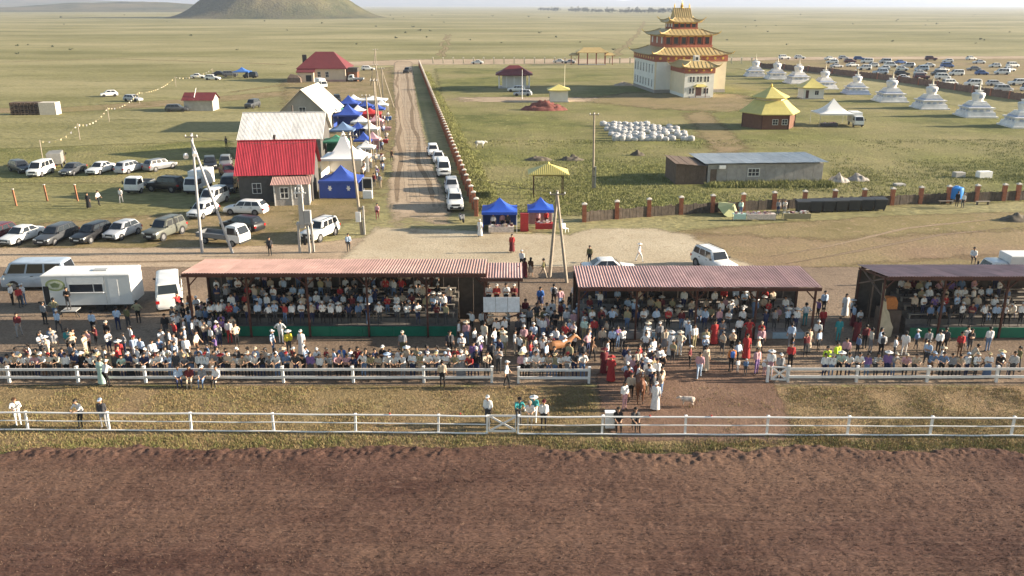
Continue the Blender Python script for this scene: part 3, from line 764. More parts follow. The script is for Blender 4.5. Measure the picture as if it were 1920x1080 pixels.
def car_meshes(kind, near):
    key = (kind, near)
    if key in CARMESH: return CARMESH[key]
    K = KINDS[kind]; z0 = .24 if kind != 'off-roader' else .34
    mb = MB(); rings = []
    for x, zt, w in K['body']:
        h = zt - z0
        pr = [(w * .90, 0), (w * .99, .16 * h), (w, .45 * h), (w * .985, .72 * h), (w * .94, .93 * h), (w * .80, h), (w * .4, h + .018)]
        rings.append([(x, y, z0 + z) for y, z in pr] + [(x, -y, z0 + z) for y, z in reversed(pr)])
    mb.loft(rings)
    xb, xf, xr, xe, zb, ze, zr, wb, wr = K['house']
    def hring(xa, xc, za, zc, w, c):
        return [(xa - c, w, za), (xa, w - c, za), (xa, -w + c, za), (xa - c, -w, za), (xc + c, -w, zc), (xc, -w + c, zc), (xc, w - c, zc), (xc + c, w, zc)]
    L = lambda a, b, t: a + (b - a) * t
    mb.loft([hring(xb, xe, zb - .06, ze - .06, wb, .12), hring(L(xb, xf, .5), L(xe, xr, .5), L(zb, zr, .5), L(ze, zr, .5), L(wb, wr, .42), .12),
             hring(L(xb, xf, .92), L(xe, xr, .92), L(zb, zr, .92), L(ze, zr, .92), L(wb, wr, .92), .12), hring(xf - .10, xr + .10, zr, zr - .01, wr - .07, .14), hring(xf - .4, xr + .35, zr + .022, zr + .012, wr - .25, .14)])
    hw = max(w for _, _, w in K['body'])
    for x in K['wx']:                                     # wheel arches
        for s in (-1, 1):
            r = K['wr'] * 1.16
            mb.loft([[(x + r * math.cos(2 * math.pi * k / 16), s * y, K['wr'] + r * math.sin(2 * math.pi * k / 16)) for k in range(16)] for y in (hw - .16, hw + .004)], 1)
    if kind == 'off-roader' and near:
        mb.box(-2.36, 2.36, -.62, .62, .42, .62, 1)
        for s in (-1, 1): mb.bar((.3, s * .60, zr + .06), (-1.9, s * .60, zr + .06), .04, .04, 1)
    out = {'body': mb}
    panes = []
    A, B_ = (xb, wb - .12, zb), (xb, -wb + .12, zb)
    Cc, D = (xf, -wr + .10, zr), (xf, wr - .10, zr)
    panes.append(('windscreen', inset_quad(A, B_, Cc, D, .02, .98, .10, .88)))
    A, B_ = (xe, -wb + .12, ze), (xe, wb - .12, ze)
    Cc, D = (xr, wr - .10, zr), (xr, -wr + .10, zr)
    panes.append(('rear_window', inset_quad(A, B_, Cc, D, .05, .95, .18, .86)))
    n = K['panes']
    for s in (1, -1):
        A, B_, Cc, D = (xb - .22, s * wb, zb), (xe + .20, s * wb, ze), (xr + .16, s * wr, zr), (xf - .12, s * wr, zr)
        for k in range(n):
            q, nr = inset_quad(A, B_, Cc, D, (k + .06) / n, (k + .95) / n, .14, .86)
            if nr.y * s < 0: nr = -nr
            panes.append(('side_window', (q, nr)))
    res = []
    for nm, (q, nr) in panes:
        if nm in ('windscreen',) and nr.x < 0: nr = -nr
        if nm == 'rear_window' and nr.x > 0: nr = -nr
        p = MB(); pane_mb(p, q, nr, .02); res.append((nm, p.mesh(nm, m_glass)))
    if near:
        x1 = K['body'][1][0]; zt = K['body'][1][1]; w1 = K['body'][1][2]; x9 = K['body'][-2][0]; zq = K['body'][-2][1]; w9 = K['body'][-2][2]
        for s in (-1, 1):
            p = MB(); p.loft([[(x1 + .05, s * (w1 - .34), zt - .16), (x1 + .05, s * (w1 - .34), zt - .02), (x1 + .0, s * (w1 + .0), zt - .0), (x1 + .0, s * (w1 + .0), zt - .17)], [(x1 - .25, s * (w1 - .34), zt - .16), (x1 - .25, s * (w1 - .34), zt + .0), (x1 - .28, s * (w1 + .045), zt + .01), (x1 - .28, s * (w1 + .045), zt - .15)]])
            res.append(('headlight', p.mesh('headlight', m_lamp, 30)))
            p = MB(); p.box(x9 - .045, x9 + .2, min(s * (w9 - .20), s * (w9 + .035)), max(s * (w9 - .20), s * (w9 + .035)), zq - .24, zq - .03); res.append(('tail_light', p.mesh('tail_light', m_tail)))
            p = MB(); yy = wb + .02; p.loft([[(xb - .20, s * yy, zb + .04), (xb - .20, s * (yy + .19), zb + .06), (xb - .20, s * (yy + .19), zb + .19), (xb - .20, s * yy, zb + .17)], [(xb - .30, s * yy, zb + .05), (xb - .30, s * (yy + .16), zb + .07), (xb - .30, s * (yy + .16), zb + .18), (xb - .30, s * yy, zb + .16)]]); res.append(('wing_mirror', p.mesh('wing_mirror', m_trim)))
            p = MB()
            for dx in (.1, -.95): p.box(dx - .09, dx + .09, min(s * (hw - .04), s * (hw + .012)), max(s * (hw - .04), s * (hw + .012)), zb - .10, zb - .07)
            res.append(('door_handle', p.mesh('door_handle', m_trim)))
        p = MB(); p.box(x1 - .05, x1 + .055, -(w1 - .36), w1 - .36, zt - .22, zt - .05); res.append(('grille', p.mesh('grille', m_trim)))
        p = MB(); p.box(K['body'][0][0] - .2, K['body'][0][0] + .03, -.62, .62, z0 + .02, z0 + .14); res.append(('bumper', p.mesh('bumper', m_trim)))
        p = MB(); p.box(K['body'][0][0] - .05, K['body'][0][0] + .045, -.26, .26, z0 + .17, z0 + .28); res.append(('number_plate', p.mesh('number_plate', m_plate)))
    out['parts'] = res
    CARMESH[key] = out
    return out
def heading(deg): return R(deg)
def car(kind, col, px, py, yaw, label, near=True, group=None, name=None, sc=1.0, xy=None):
    """px,py = where the middle of the car meets the ground; yaw = direction its nose points, 0 = right (+X), -90 = to the camera"""
    x, y = xy or G(px, py)
    t = thing(name or ('parked_car' if kind not in ('van', 'minivan') else 'parked_van'), label, 'car' if kind not in ('van', 'minivan') else 'van', (x, y, .045), R(yaw), group)
    sc *= 1.12; t.scale = (sc, sc, sc)
    cm = car_meshes(kind, near)
    key = (kind, near, col)
    if key not in CARMESH: CARMESH[key] = cm['body'].mesh('body', [MATS['paint ' + col], m_trim], 38)
    put('body', CARMESH[key], t)
    for nm, me in cm['parts']: put(nm, me, t)
    add_wheels(t, KINDS[kind]['wx'], max(w for _, _, w in KINDS[kind]['body']), KINDS[kind]['wr'], near)
    return t

def truck(px, py, yaw, label, cabcol='white', load='flat', loadcol=None, L=4.8, near=True, group=None, xy=None):
    x, y = xy or G(px, py)
    t = thing('light_truck', label, 'truck', (x, y, .045), R(yaw), group)
    t.scale = (1.12, 1.12, 1.12)
    w = .84; f = L / 2; mb = MB()
    sec = [(f, .42, 1.02, .80), (f - .02, .40, 1.15, w), (f - .35, .40, 1.9, w * .92), (f - .5, .40, 1.96, w * .86), (f - 1.35, .40, 1.97, w * .86), (f - 1.5, .40, 1.9, w * .92)]
    rings = []
    for xx, za, zt, ww in sec:
        ww0 = w; h = zt - za
        pr = [(ww0 * .95, 0), (ww0, .15), (ww0, min(.72, h)), (ww + (ww0 - ww) * .15, max(h - .10, .73 if h > .8 else h)), (ww * .88, h)]
        rings.append([(xx, a, za + b) for a, b in pr] + [(xx, -a, za + b) for a, b in reversed(pr)])
    mb.loft(rings); mb.build('cab', MATS['paint ' + cabcol], t, 35)
    p = MB(); q, n = inset_quad((f - .02, w * .9, 1.15), (f - .02, -w * .9, 1.15), (f - .35, -w * .80, 1.88), (f - .35, w * .80, 1.88), .03, .97, .04, .92); pane_mb(p, q, n if n.x > 0 else -n, .03); p.build('windscreen', m_glass, t)
    for s in (-1, 1):
        p = MB(); q, n = inset_quad((f - .30, s * w, 1.14), (f - 1.35, s * w, 1.14), (f - 1.35, s * w * .92, 1.82), (f - .55, s * w * .92, 1.82), .03, .95, .04, .92); pane_mb(p, q, n if n.y * s > 0 else -n, .03); p.build('side_window', m_glass, t)
        p = MB(); p.box(f - .06, f + .03, min(s * .42, s * .74), max(s * .42, s * .74), .72, .92); p.build('headlight', m_lamp, t)
        p = MB(); p.box(f - .15, f - .05, min(s * .9, s * 1.05), max(s * .9, s * 1.05), 1.2, 1.55); p.build('wing_mirror', m_trim, t)
    p = MB(); p.box(f - .1, f + .05, -w, w, .34, .50); p.build('bumper', m_trim, t)
    p = MB(); p.box(-f + .05, f - .2, -.35, .35, .45, .62); p.build('chassis', m_trim, t)
    p = MB(); b0, b1 = -f, f - 1.6
    if load == 'flat':
        p.box(b0, b1, -w, w, .64, .74)
        for s in (-1, 1): p.box(b0, b1, min(s * (w - .04), s * w), max(s * (w - .04), s * w), .745, 1.06)
        p.box(b0, b0 + .04, -w + .045, w - .045, .745, 1.06); p.box(b1 - .04, b1, -w + .045, w - .045, .745, 1.2)
        p.build('cargo_bed', MATS['paint ' + (loadcol or 'grey')], t)
    else:
        hgt = 2.5 if load == 'box' else 2.1
        p.loft([[(b0 + i, -w - .05 + i, z), (b1 - i, -w - .05 + i, z), (b1 - i, w + .05 - i, z), (b0 + i, w + .05 - i, z)] for z, i in ((.66, 0), (hgt - .06, 0), (hgt, .05))])
        p.build('cargo_box' if load == 'box' else 'cargo_cover', m_boxw if load == 'box' else m_canvas, t)
    add_wheels(t, (f - .85, -f + .95), w, .33, near)
    return t
# ================================================================== BUILDINGS, FENCES, TENTS (builders)
m_wood = mat('weathered wood', (.19, .155, .115), .85, .3, 3, .3)
m_pole = mat('pole wood grey', (.30, .255, .20), .85, .25, 3, .2)
m_conc_post = mat('concrete', (.40, .38, .35), .85, .15, 3, .2)
m_whitep = mat('white paint', (.78, .77, .75), .6, .10, 2.5)
m_rail = mat('white rail paint', (.76, .75, .73), .55, .12, 2)
m_brick = mat('orange brick paint', (.40, .15, .082), .8, .3, 3, .2)
m_cap = mat('pale cap', (.60, .54, .46), .8, .15, 4)
m_panel = mat('dark fence infill', (.10, .080, .062), .9, .45, 1.6, .5)
m_green = mat('green fascia paint', (.010, .145, .085), .5, .2, 1.0)
m_roofred = mat('salmon metal tile', (.42, .26, .22), .55, .28, .6)
m_roofmar = mat('maroon metal tile', (.45, .28, .255), .55, .28, .6)
m_brown = mat('brown painted timber', (.085, .036, .026), .7, .25, 3)
m_bench = mat('bench board', (.30, .27, .23), .8, .25, 3)
m_tier = mat('pale tier board', (.30, .28, .26), .8, .2, 2)
m_tierd = mat('worn tier board', (.15, .135, .12), .85, .3, 2)
m_darkwall = mat('dark boarded wall', (.085, .072, .062), .9, .3, 2)
m_steel = mat('galvanised sheet', (.40, .40, .39), .5, .12, .7, metal=.15)
m_whitesheet = mat('pale sheet metal', (.60, .59, .57), .5, .2, .5)
m_redroof = mat('bright red sheet', (.33, .028, .042), .55, .22, .6)
m_slate = mat('dark board wall', (.10, .095, .09), .85, .25, 2, .3)
m_cream = mat('cream plaster', (.74, .63, .44), .85, .08, .6)
m_white_pl = mat('white plaster', (.64, .62, .57), .85, .08, .6)
m_mint_pl = mat('pale plaster front', (.74, .73, .67), .85, .08, .6)
m_frieze = mat('red ochre frieze', (.34, .115, .07), .75, .2, 1.5)
m_gold = mat('yellow roof sheet', (.47, .345, .155), .5, .15, 1.0)
m_yellow = mat('lemon roof sheet', (.56, .48, .16), .5, .12, 1.0)
m_goldf = mat('gilded finial', (.65, .42, .08), .35, .1, 4, metal=.5)
m_win = mat('window glass', (.03, .035, .045), .12, .1, 2, spec=.5)
m_wframe = mat('white window frame', (.70, .69, .66), .6)
m_brownwall = mat('brown log wall', (.16, .075, .045), .85, .2, 2, .3)
m_shedw = mat('grey shed board', (.37, .345, .32), .85, .22, 1.5, .3)
m_oldw = mat('old brown plank', (.145, .105, .08), .9, .3, 2, .4)
m_maroon = mat('maroon house roof', (.14, .030, .032), .6, .12, .7)
m_beigew = mat('beige house wall', (.58, .47, .36), .85, .08, .8)
m_tentw = mat('white tent fabric', (.74, .73, .71), .7, .06, .8)
m_tentb = mat('blue tent fabric', (.035, .075, .33), .6, .12, .8)
m_tentr = mat('red tent fabric', (.50, .035, .035), .7, .12, .8)
m_tentg = mat('green tent fabric', (.05, .20, .13), .7, .12, .8)
m_stupa = mat('whitewash', (.72, .70, .68), .8, .24, .7, .2)
m_stupab = mat('stupa blue relief', (.38, .43, .55), .8, .15, 1.5)
m_wire = mat('wire', (.05, .05, .05), .6)
m_cloth_table = mat('table goods pale', (.60, .52, .46), .8, .35, 5)

def sheets(name, A, B, Cc, D, material, width=1.05, wave=.03, waves=5, parent=None, thick=.02):
    """corrugated sheets laid side by side over the slope A-B (eave) to D-C (ridge); each sheet an object"""
    A, B, Cc, D = map(Vector, (A, B, Cc, D))
    n = max(1, round((B - A).length / width)); nrm = (B - A).cross(D - A).normalized()
    if nrm.z < 0: nrm = -nrm
    out = []; cache = {}
    par = abs((Cc - D).length - (B - A).length) < .01 and ((Cc - D) - (B - A)).length < .01
    for k in range(n):
        u0, u1 = k / n, (k + 1.0) / n
        def pt(u, v): return A.lerp(B, u).lerp(D.lerp(Cc, u), v)
        lift = .012 * (k % 2) + random.uniform(0, .006)
        if par and k % 2 in cache and k > 1: me = cache[k % 2]
        else:
            mb = MB(); m = waves * 4
            o0 = pt(u0, 0) if par else Vector()
            top = [[pt(u0 + (u1 - u0) * i / m, v) - o0 + nrm * (lift + wave * math.sin(2 * math.pi * waves * i / m)) for i in range(m + 1)] for v in (0, 1)]
            bot = [[p - nrm * thick for p in r] for r in top]
            N = m + 1
            v = top[0] + top[1] + bot[0] + bot[1]
            f = [(i, i + 1, N + i + 1, N + i) for i in range(m)] + [(2 * N + i + 1, 2 * N + i, 3 * N + i, 3 * N + i + 1) for i in range(m)]
            f += [(i + 1, i, 2 * N + i, 2 * N + i + 1) for i in range(m)] + [(N + i, N + i + 1, 3 * N + i + 1, 3 * N + i) for i in range(m)]
            f += [(0, N, 3 * N, 2 * N)] + [(m, 2 * N + m, 3 * N + m, N + m)]
            mb.add(v, f); me = mb.mesh(name, material); cache[k % 2] = me
        o = put(name, me, parent, pt(u0, 0) if par else None); out.append(o)
    return out

def window(parent, x, y, z, w, h, axis='y', d=-1, bars=(1, 1), frame=m_wframe, fw=.07, deep=.05):
    """a window facing -y (axis y, d=-1) or +-x; pane is the part, frame its sub-part"""
    p = MB(); fr = MB()
    def bx(mb, a0, a1, z0, z1, t0, t1):
        if axis == 'y': mb.box(x + a0, x + a1, y + min(d * t0, d * t1), y + max(d * t0, d * t1), z0, z1)
        else: mb.box(x + min(d * t0, d * t1), x + max(d * t0, d * t1), y + a0, y + a1, z0, z1)
    bx(p, -w / 2, w / 2, z, z + h, -.05, .01)
    for a0, a1, b0, b1 in ((-w / 2 - fw, -w / 2, z - fw, z + h + fw), (w / 2, w / 2 + fw, z - fw, z + h + fw), (-w / 2, w / 2, z - fw, z), (-w / 2, w / 2, z + h, z + h + fw)):
        bx(fr, a0, a1, b0, b1, -.04, deep)
    for k in range(1, bars[0] + 1): c = -w / 2 + w * k / (bars[0] + 1); bx(fr, c - fw / 3, c + fw / 3, z, z + h, 0, deep * .7)
    for k in range(1, bars[1] + 1): c = z + h * k / (bars[1] + 1); bx(fr, -w / 2, w / 2, c - fw / 3, c + fw / 3, 0, deep * .65)
    o = p.build('window', m_win, parent); fr.build('window_frame', frame, o)
    return o

def hip_roof_mb(w, d, h, top=(0.0, 0.0), n=7, curl=0.0, power=1.25, thick=.12, k=6):
    """curved hip roof: half sizes w,d at the eave to top at height h, corners lifted by curl"""
    rings = []
    def ring(a, b, z, lift):
        pts = []
        cs = [(-a, -b), (a, -b), (a, b), (-a, b)]
        for i in range(4):
            p, q = cs[i], cs[(i + 1) % 4]
            for j in range(k):
                t = j / k; e = abs(2 * t - 1) ** 4
                pts.append((p[0] + (q[0] - p[0]) * t, p[1] + (q[1] - p[1]) * t, z + lift * e))
        return pts
    rings.append(ring(w * .97, d * .97, -thick, curl))
    for i in range(n + 1):
        t = i / n
        a, b = w + (max(top[0], .02) - w) * t, d + (max(top[1], .02) - d) * t
        rings.append(ring(a, b, h * t ** power, curl * (1 - t) ** 3))
    mb = MB(); mb.loft(rings); return mb

def canopy_tent(name, label, px, py, w, d, eave, peak, fabric, walls=None, wallmat=None, group=None, cat='tent', rz=0, curve=1.9, xy=None, back=True):
    x, y = xy or G(px, py)
    t = thing(name, label, cat, (x, y, .03), rz, group)
    mb = hip_roof_mb(w / 2, d / 2, peak - eave, (0, 0), 7, 0.0, curve, .05)
    for i in range(len(mb.v)): mb.v[i] = (mb.v[i][0], mb.v[i][1], mb.v[i][2] + eave)
    mb.build('canopy', fabric, t, 50)
    v = MB(); q = .03
    n = 10
    for (ax, ay), (bx_, by_) in (((-w / 2, -d / 2), (w / 2, -d / 2)), ((w / 2, -d / 2), (w / 2, d / 2)), ((w / 2, d / 2), (-w / 2, d / 2)), ((-w / 2, d / 2), (-w / 2, -d / 2))):
        for i in range(n):
            t0, t1 = i / n, (i + 1) / n
            p0 = (ax + (bx_ - ax) * t0, ay + (by_ - ay) * t0); p1 = (ax + (bx_ - ax) * t1, ay + (by_ - ay) * t1)
            v.bar((*p0, eave - .16), (*p1, eave - .16), .02, .26)
    v.build('valance', fabric, t)
    for sx in (-1, 1):
        for sy in (-1, 1):
            p = MB(); p.tube([(sx * (w / 2 - .05), sy * (d / 2 - .05), 0), (sx * (w / 2 - .05), sy * (d / 2 - .05), eave)], .035, 6); p.build('leg', m_steel, t)
    for side in (walls or ''):
        p = MB(); e = .06; zt = eave - .06
        rows = 9
        def pan(a, b):
            r0 = []; 
            for i in range(rows + 1):
                u = i / rows; wob = .03 * math.sin(u * 17)
                r0.append((a[0] + (b[0] - a[0]) * u + (wob if a[0] == b[0] else 0), a[1] + (b[1] - a[1]) * u + (wob if a[1] == b[1] else 0)))
            for (x0, y0), (x1, y1) in zip(r0, r0[1:]): p.loft([[(x0, y0, .04), (x1, y1, .04), (x1, y1, zt), (x0, y0, zt)], [(x0 + .012, y0 + .012, .04), (x1 + .012, y1 + .012, .04), (x1 + .012, y1 + .012, zt), (x0 + .012, y0 + .012, zt)]])
        W, D = w / 2 - .1, d / 2 - .1
        {'b': lambda: pan((-W, D), (W, D)), 'l': lambda: pan((-W, -D), (-W, D)), 'r': lambda: pan((W, -D), (W, D)), 'f': lambda: pan((-W, -D), (W, -D))}[side]()
        p.build('side_wall', wallmat or fabric, t)
    return t

def pole(name, label, px, py, h, r=.14, material=m_pole, top=None, rz=0, cat='utility pole', strut=None, arm=None, group=None, xy=None, butt=None):
    """top = x,y shift of the pole head; strut = (x,y) foot of a leaning brace; arm = list of (dz, length)"""
    x, y = xy or G(px, py)
    t = thing(name, label, cat, (x, y, 0), 0, group)
    tx, ty = top or (0, 0)
    p = MB(); p.tube([(0, 0, -.2), (tx * .5, ty * .5, h * .5), (tx, ty, h)], [r, r * .88, r * .72], 10); p.build('pole_shaft', material, t, 40)
    if strut:
        p = MB(); p.tube([(strut[0], strut[1], -.2), (tx * .96, ty * .96 - r * 1.6, h * .95)], [r * .9, r * .7], 10); p.build('brace', material, t, 40)
    for dz, ln in (arm or []):
        p = MB(); p.bar((tx - ln / 2, ty - r - .03, h - dz), (tx + ln / 2, ty - r - .03, h - dz), .09, .11); o = p.build('crossarm', m_pole, t)
        for s in (-.46, 0, .46):
            q = MB(); q.lathe([(.03, 0), (.06, .02), (.045, .08), (.06, .10), (.03, .17)], 8); q.build('insulator', m_whitep, o, 40, (tx + s * ln, ty - r - .03, h - dz + .055))
    if butt:
        p = MB(); p.loft([[(sx, sy, z) for sx, sy in ((r * 1.0, -.14), (r * 1.0 + .2, -.14), (r * 1.0 + .2, .1), (r * 1.0, .1))] for z in (-.1, butt)]); p.build('concrete_butt', m_conc_post, t)
        p = MB()
        for z in (butt * .55, butt * .9): p.lathe([(r * 1.5, z), (r * 1.5, z + .05)], 10, cx=r * .4)
        p.build('binding', m_wire, t)
    return t
def rail_fence(name, label, pts, h, rails, rr, post_w, post_h=None, round_=False, group=None, bottom=None):
    """posts at the given ground points, rails bay by bay"""
    t = thing(name, label, 'fence', (pts[0][0], pts[0][1], 0), 0, group)
    L = [(x - pts[0][0], y - pts[0][1]) for x, y in pts]
    ph = post_h or h + .06
    for x, y in L:
        ln = random.uniform(-.045, .045); p = MB(); c = post_w / 2
        p.loft([[(x - c + a, y - c + b, z) for a, b in ((0, 0), (post_w, 0), (post_w, post_w), (0, post_w))] for z in (-.1, ph - .03)] ); 
        for i in range(4, 8): p.v[i] = (p.v[i][0] + ln, p.v[i][1], p.v[i][2])
        o = p.build('post', m_rail, t)
        q = MB(); q.loft([[(x + ln - k, y - k, z), (x + ln + k, y - k, z), (x + ln + k, y + k, z), (x + ln - k, y + k, z)] for k, z in ((c + .025, ph - .03), (c + .025, ph + .01), (c * .5, ph + .035))]); q.build('post_cap', m_rail, o)
    for (x0, y0), (x1, y1) in zip(L, L[1:]):
        for z, r in rails:
            p = MB(); dz = random.uniform(-.025, .015); oy = -post_w / 2 - r if round_ else -post_w / 2 - .03
            if round_: p.tube([(x0, y0 + oy, z), ((x0 + x1) / 2, (y0 + y1) / 2 + oy, z + dz - .015), (x1, y1 + oy, z)], r, 8)
            else: p.bar((x0 + .005, y0 + oy, z + dz), (x1 - .005, y1 + oy, z - dz), .055, 2 * r)
            p.build('rail', m_rail, t, 40 if round_ else None)
    return t
def x_gate(name, label, a, b, h, lo, th=.07):
    (x0, y0), (x1, y1) = a, b
    t = thing(name, label, 'gate', (x0, y0, 0), math.atan2(y1 - y0, x1 - x0))
    L = math.hypot(x1 - x0, y1 - y0)
    for nm, p0, p1 in (('gate_rail', (0.1, 0, h - .06), (L - .1, 0, h - .06)), ('gate_rail', (.1, 0, lo), (L - .1, 0, lo)), ('gate_stile', (.14, 0, lo), (.14, 0, h - .06)), ('gate_stile', (L - .14, 0, lo), (L - .14, 0, h - .06)), ('brace', (.15, -.045, lo + .04), (L - .15, -.045, h - .1)), ('brace', (.15, .045, h - .1), (L - .15, .045, lo + .04))):
        p = MB(); p.bar(p0, p1, .05 if nm != 'brace' else .035, .11); p.build(nm, m_rail, t)
    return t
# ================================================================== RACECOURSE FRONT
# near running rail
NR = [(1.24, .055), (.70, .035), (.12, .05)]
lf = [G(x, y) for x, y in ((-100, 806), (53, 807), (205, 808), (359, 809), (514, 810), (667, 811.5), (822, 813), (913, 814.5))]
rail_fence('running_rail', 'white three-rail running rail at the track edge, left of the X-braced gate', lf, 1.24, NR, .055, .12, 1.24, True)
rf = [G(x, y) for x, y in ((971, 815), (1128, 815.5), (1284, 816), (1437, 816.5), (1588, 817), (1743, 817.5), (1895, 818), (2050, 818.5))]
rail_fence('running_rail', 'white three-rail running rail at the track edge, right of the X-braced gate', rf, 1.24, NR, .055, .12, 1.28, True)
x_gate('gate', 'small white X-braced gate in the near running rail', lf[-1], rf[0], 1.28, .22)
for px, py in ((864, 812), (1216, 816), (1330, 816), (733, 812)):
    x, y = G(px, py); mb = MB(); mb.lathe([(.01, 0), (.045, .015), (.055, .05), (.04, .09), (.01, .10)], 10)
    tag(mb.build('rail_lamp', mat('rail lamp red', (.40, .03, .03), .4), None, 40, (x, y - .115, 1.285)), 'small red lamp on top of the near white running rail', 'lamp', 'red lamps on the near rail')
mb = MB(); mb.box(-.28, .28, -.18, .18, 0, .95); mb.box(-.31, .31, -.21, .21, .95, 1.02)
x, y = G(1143, 802); tag(mb.build('cabinet', m_whitep, None, None, (x, y, .05)), 'small white box cabinet behind the near rail', 'cabinet')
# spectator fence
SR = [(1.02, .085), (.46, .085)]
l2 = [G(x, 718) for x in (-115, 18, 147, 274, 403, 532, 663, 795, 922)]
rail_fence('spectator_fence', 'long white two-rail fence with spectators leaning on it before the left stand', l2, 1.1, SR, .08, .16, 1.2)
l3 = [G(x, 719) for x in (972, 1104)]
rail_fence('spectator_fence', 'short single-bay white two-rail fence in front of the stand gap', l3, 1.1, SR, .08, .16, 1.2)
l4 = [G(x, 717) for x in (1477, 1605, 1737, 1867, 2000, 2130)]
rail_fence('spectator_fence', 'white two-rail spectator fence in front of the right-hand stand', l4, 1.1, SR, .08, .16, 1.2)
x_gate('gate', 'white X-braced gate panel at the end of the right spectator fence', G(1441, 716), l4[0], 1.15, .2)
mb = MB(); x, y = G(1441, 717); mb.cbox(0, 0, -.1, .16, .16, 1.3)
tag(mb.build('gate_post', m_rail, None, None, (x - .1, y, 0)), 'white post at the free end of the right X-braced gate panel', 'post')

# ---- grandstands
def stand(label, x0, x1, Yf, zf, Yb, zb, rows, floor0, rise, pitch_, fascia, roofmat, roof_split=None, platform=None, tierm=m_tierd, posts=None):
    """covered tiered stand; x0..x1 roof, platform = (xa, xb) of the tiers"""
    t = thing('grandstand', label, 'grandstand', (x0, Yf, 0))
    W = x1 - x0; D = Yb - Yf
    xa, xb = (platform[0] - x0, platform[1] - x0) if platform else (.3, W - .3)
    sheets('roof_sheet', (0, 0, zf), (W, 0, zf), (W, D, zb), (0, D, zb), roofmat, 1.05, .028, 5, t)
    # eave fascia boards and purlins
    n = max(1, round(W / 3.0))
    for k in range(n):
        p = MB(); p.box(W * k / n + .01, W * (k + 1) / n - .01, -.05, -.01, zf - .30, zf - .055); p.build('fascia_board', m_brown, t)
    for v in (.12, .5, .88):
        p = MB(); p.box(.05, W - .05, D * v - .06, D * v + .06, zf + (zb - zf) * v - .22, zf + (zb - zf) * v - .06); p.build('purlin', m_brown, t)
    ps = posts or [i * W / max(1, round(W / 4.6)) for i in range(round(W / 4.6) + 1)]
    for k, x in enumerate(ps):
        x = min(max(x, .15), W - .15)
        for yy, zt in ((.75, zf - .06 + (zb - zf) * .75 / D), (D - .35, zb - .06)):
            p = MB(); p.cbox(x, yy, -.1, .14, .14, zt - .12 + .1); p.build('post', m_brown, t)
        p = MB(); p.bar((x, .1, zf - .26), (x, D - .1, zb - .26), .09, .14); p.build('rafter', m_brown, t)
        for s in (-1, 1):
            if 0 < x + s * .9 < W:
                p = MB(); p.bar((x, .75, zf - 1.25), (x + s * .9, .75, zf - .30), .07, .09); p.build('knee_brace', m_brown, t)
    for k in range(rows):                                  # tiers
        y0 = Yt = .9 + k * pitch_; fz = floor0 + k * rise
        p = MB(); p.box(xa, xb, y0, y0 + pitch_ - .004, max(.0, fz - .10 - (rise if k else floor0 - .12)), fz); p.build('tier', tierm, t)
        if k:
            p = MB(); p.box(xa + .2, xb - .2, y0 + .05, y0 + .36, fz + .32, fz + .37)
            nn = int((xb - xa) / 2)
            for i in range(nn + 1): xx = xa + .3 + (xb - xa - .6) * i / nn; p.box(xx - .04, xx + .04, y0 + .08, y0 + .33, fz, fz + .32)
            p.build('bench', m_bench, t)
    n = max(1, round((xb - xa) / 2.4))
    for k in range(n):                                     # skirting panels of the platform
        a, b = xa + (xb - xa) * k / n, xa + (xb - xa) * (k + 1) / n
        p = MB(); p.box(a + .008, b - .008, .80, .885, .10, floor0 + .02); p.build('skirting_panel', fascia if not isinstance(fascia, list) else fascia[k % len(fascia)], t)
    n = round(W / 1.2)
    for k in range(n):
        p = MB(); p.box(W * k / n + .01, W * (k + 1) / n - .01, D - .30, D - .26, .05, zb - .35); p.build('wall_panel', m_darkwall, t)
    return t, x0, Yf
S1 = stand('long left grandstand with salmon tiled roof and green skirting, packed with spectators', -24.2, -1.9, 59.5, 5.35, 64.6, 4.92, 5, .86, .40, .78, m_green, m_roofred, platform=(-23.2, -4.2))
S2 = stand('middle grandstand with maroon tiled roof and pale boarded tiers', 4.8, 22.6, 59.0, 4.45, 64.1, 4.52, 4, .55, .42, .95, [m_tier, m_tier, mat('pale blue board', (.30, .42, .50), .7), m_tier], m_roofmar, platform=(5.3, 22.0), tierm=m_tier)
S3 = stand('right-hand grandstand with maroon roof and green skirting, cut by the frame', 27.4, 46.0, 59.2, 5.2, 64.8, 4.4, 5, .86, .40, .80, m_green, m_roofmar, platform=(30.0, 45.6))
# truss of the right stand's open end
t3 = S3[0]
for a, b in (((.2, .3, 5.0), (.2, 5.2, 3.0)), ((.2, .3, 3.2), (.2, 5.2, 4.3)), ((.2, 2.7, 4.7), (.2, 2.7, .05))):
    p = MB(); p.bar(a, b, .10, .10); p.build('truss_member', m_oldw, t3)
# commentators' balcony at the right end of the left stand
t = thing('balcony', 'raised balcony with a white panel front at the right end of the left stand', 'balcony', (-2.15, 59.9, 0))
p = MB(); p.box(0, 2.75, 0, 2.6, 2.14, 2.26); p.build('floor', m_wood, t)
for k in range(3):
    p = MB(); p.box(.02 + .905 * k, .905 * (k + 1), -.05, -.01, 2.2, 3.38); p.build('front_panel', mat('pale blue banner', (.70, .74, .80), .6), t)
for xx in (.1, 2.65):
    for yy in (.1, 2.5):
        p = MB(); p.cbox(xx, yy, -.1, .12, .12, 5.1); p.build('post', m_brown, t)
p = MB(); p.bar((.1, .1, 1.0), (2.65, .1, 2.0), .06, .09); p.build('brace', m_brown, t)
for z in (.45, .9, 1.35, 1.8):
    p = MB(); p.box(2.75, 3.3, 1.0 + (1.8 - z) * .0, 1.6, z, z + .05); p.build('step', m_wood, t)
for yy in (1.0, 1.6):
    p = MB(); p.bar((2.78, yy, 0), (2.78, yy, 2.2), .06); p.build('stair_side', m_brown, t)
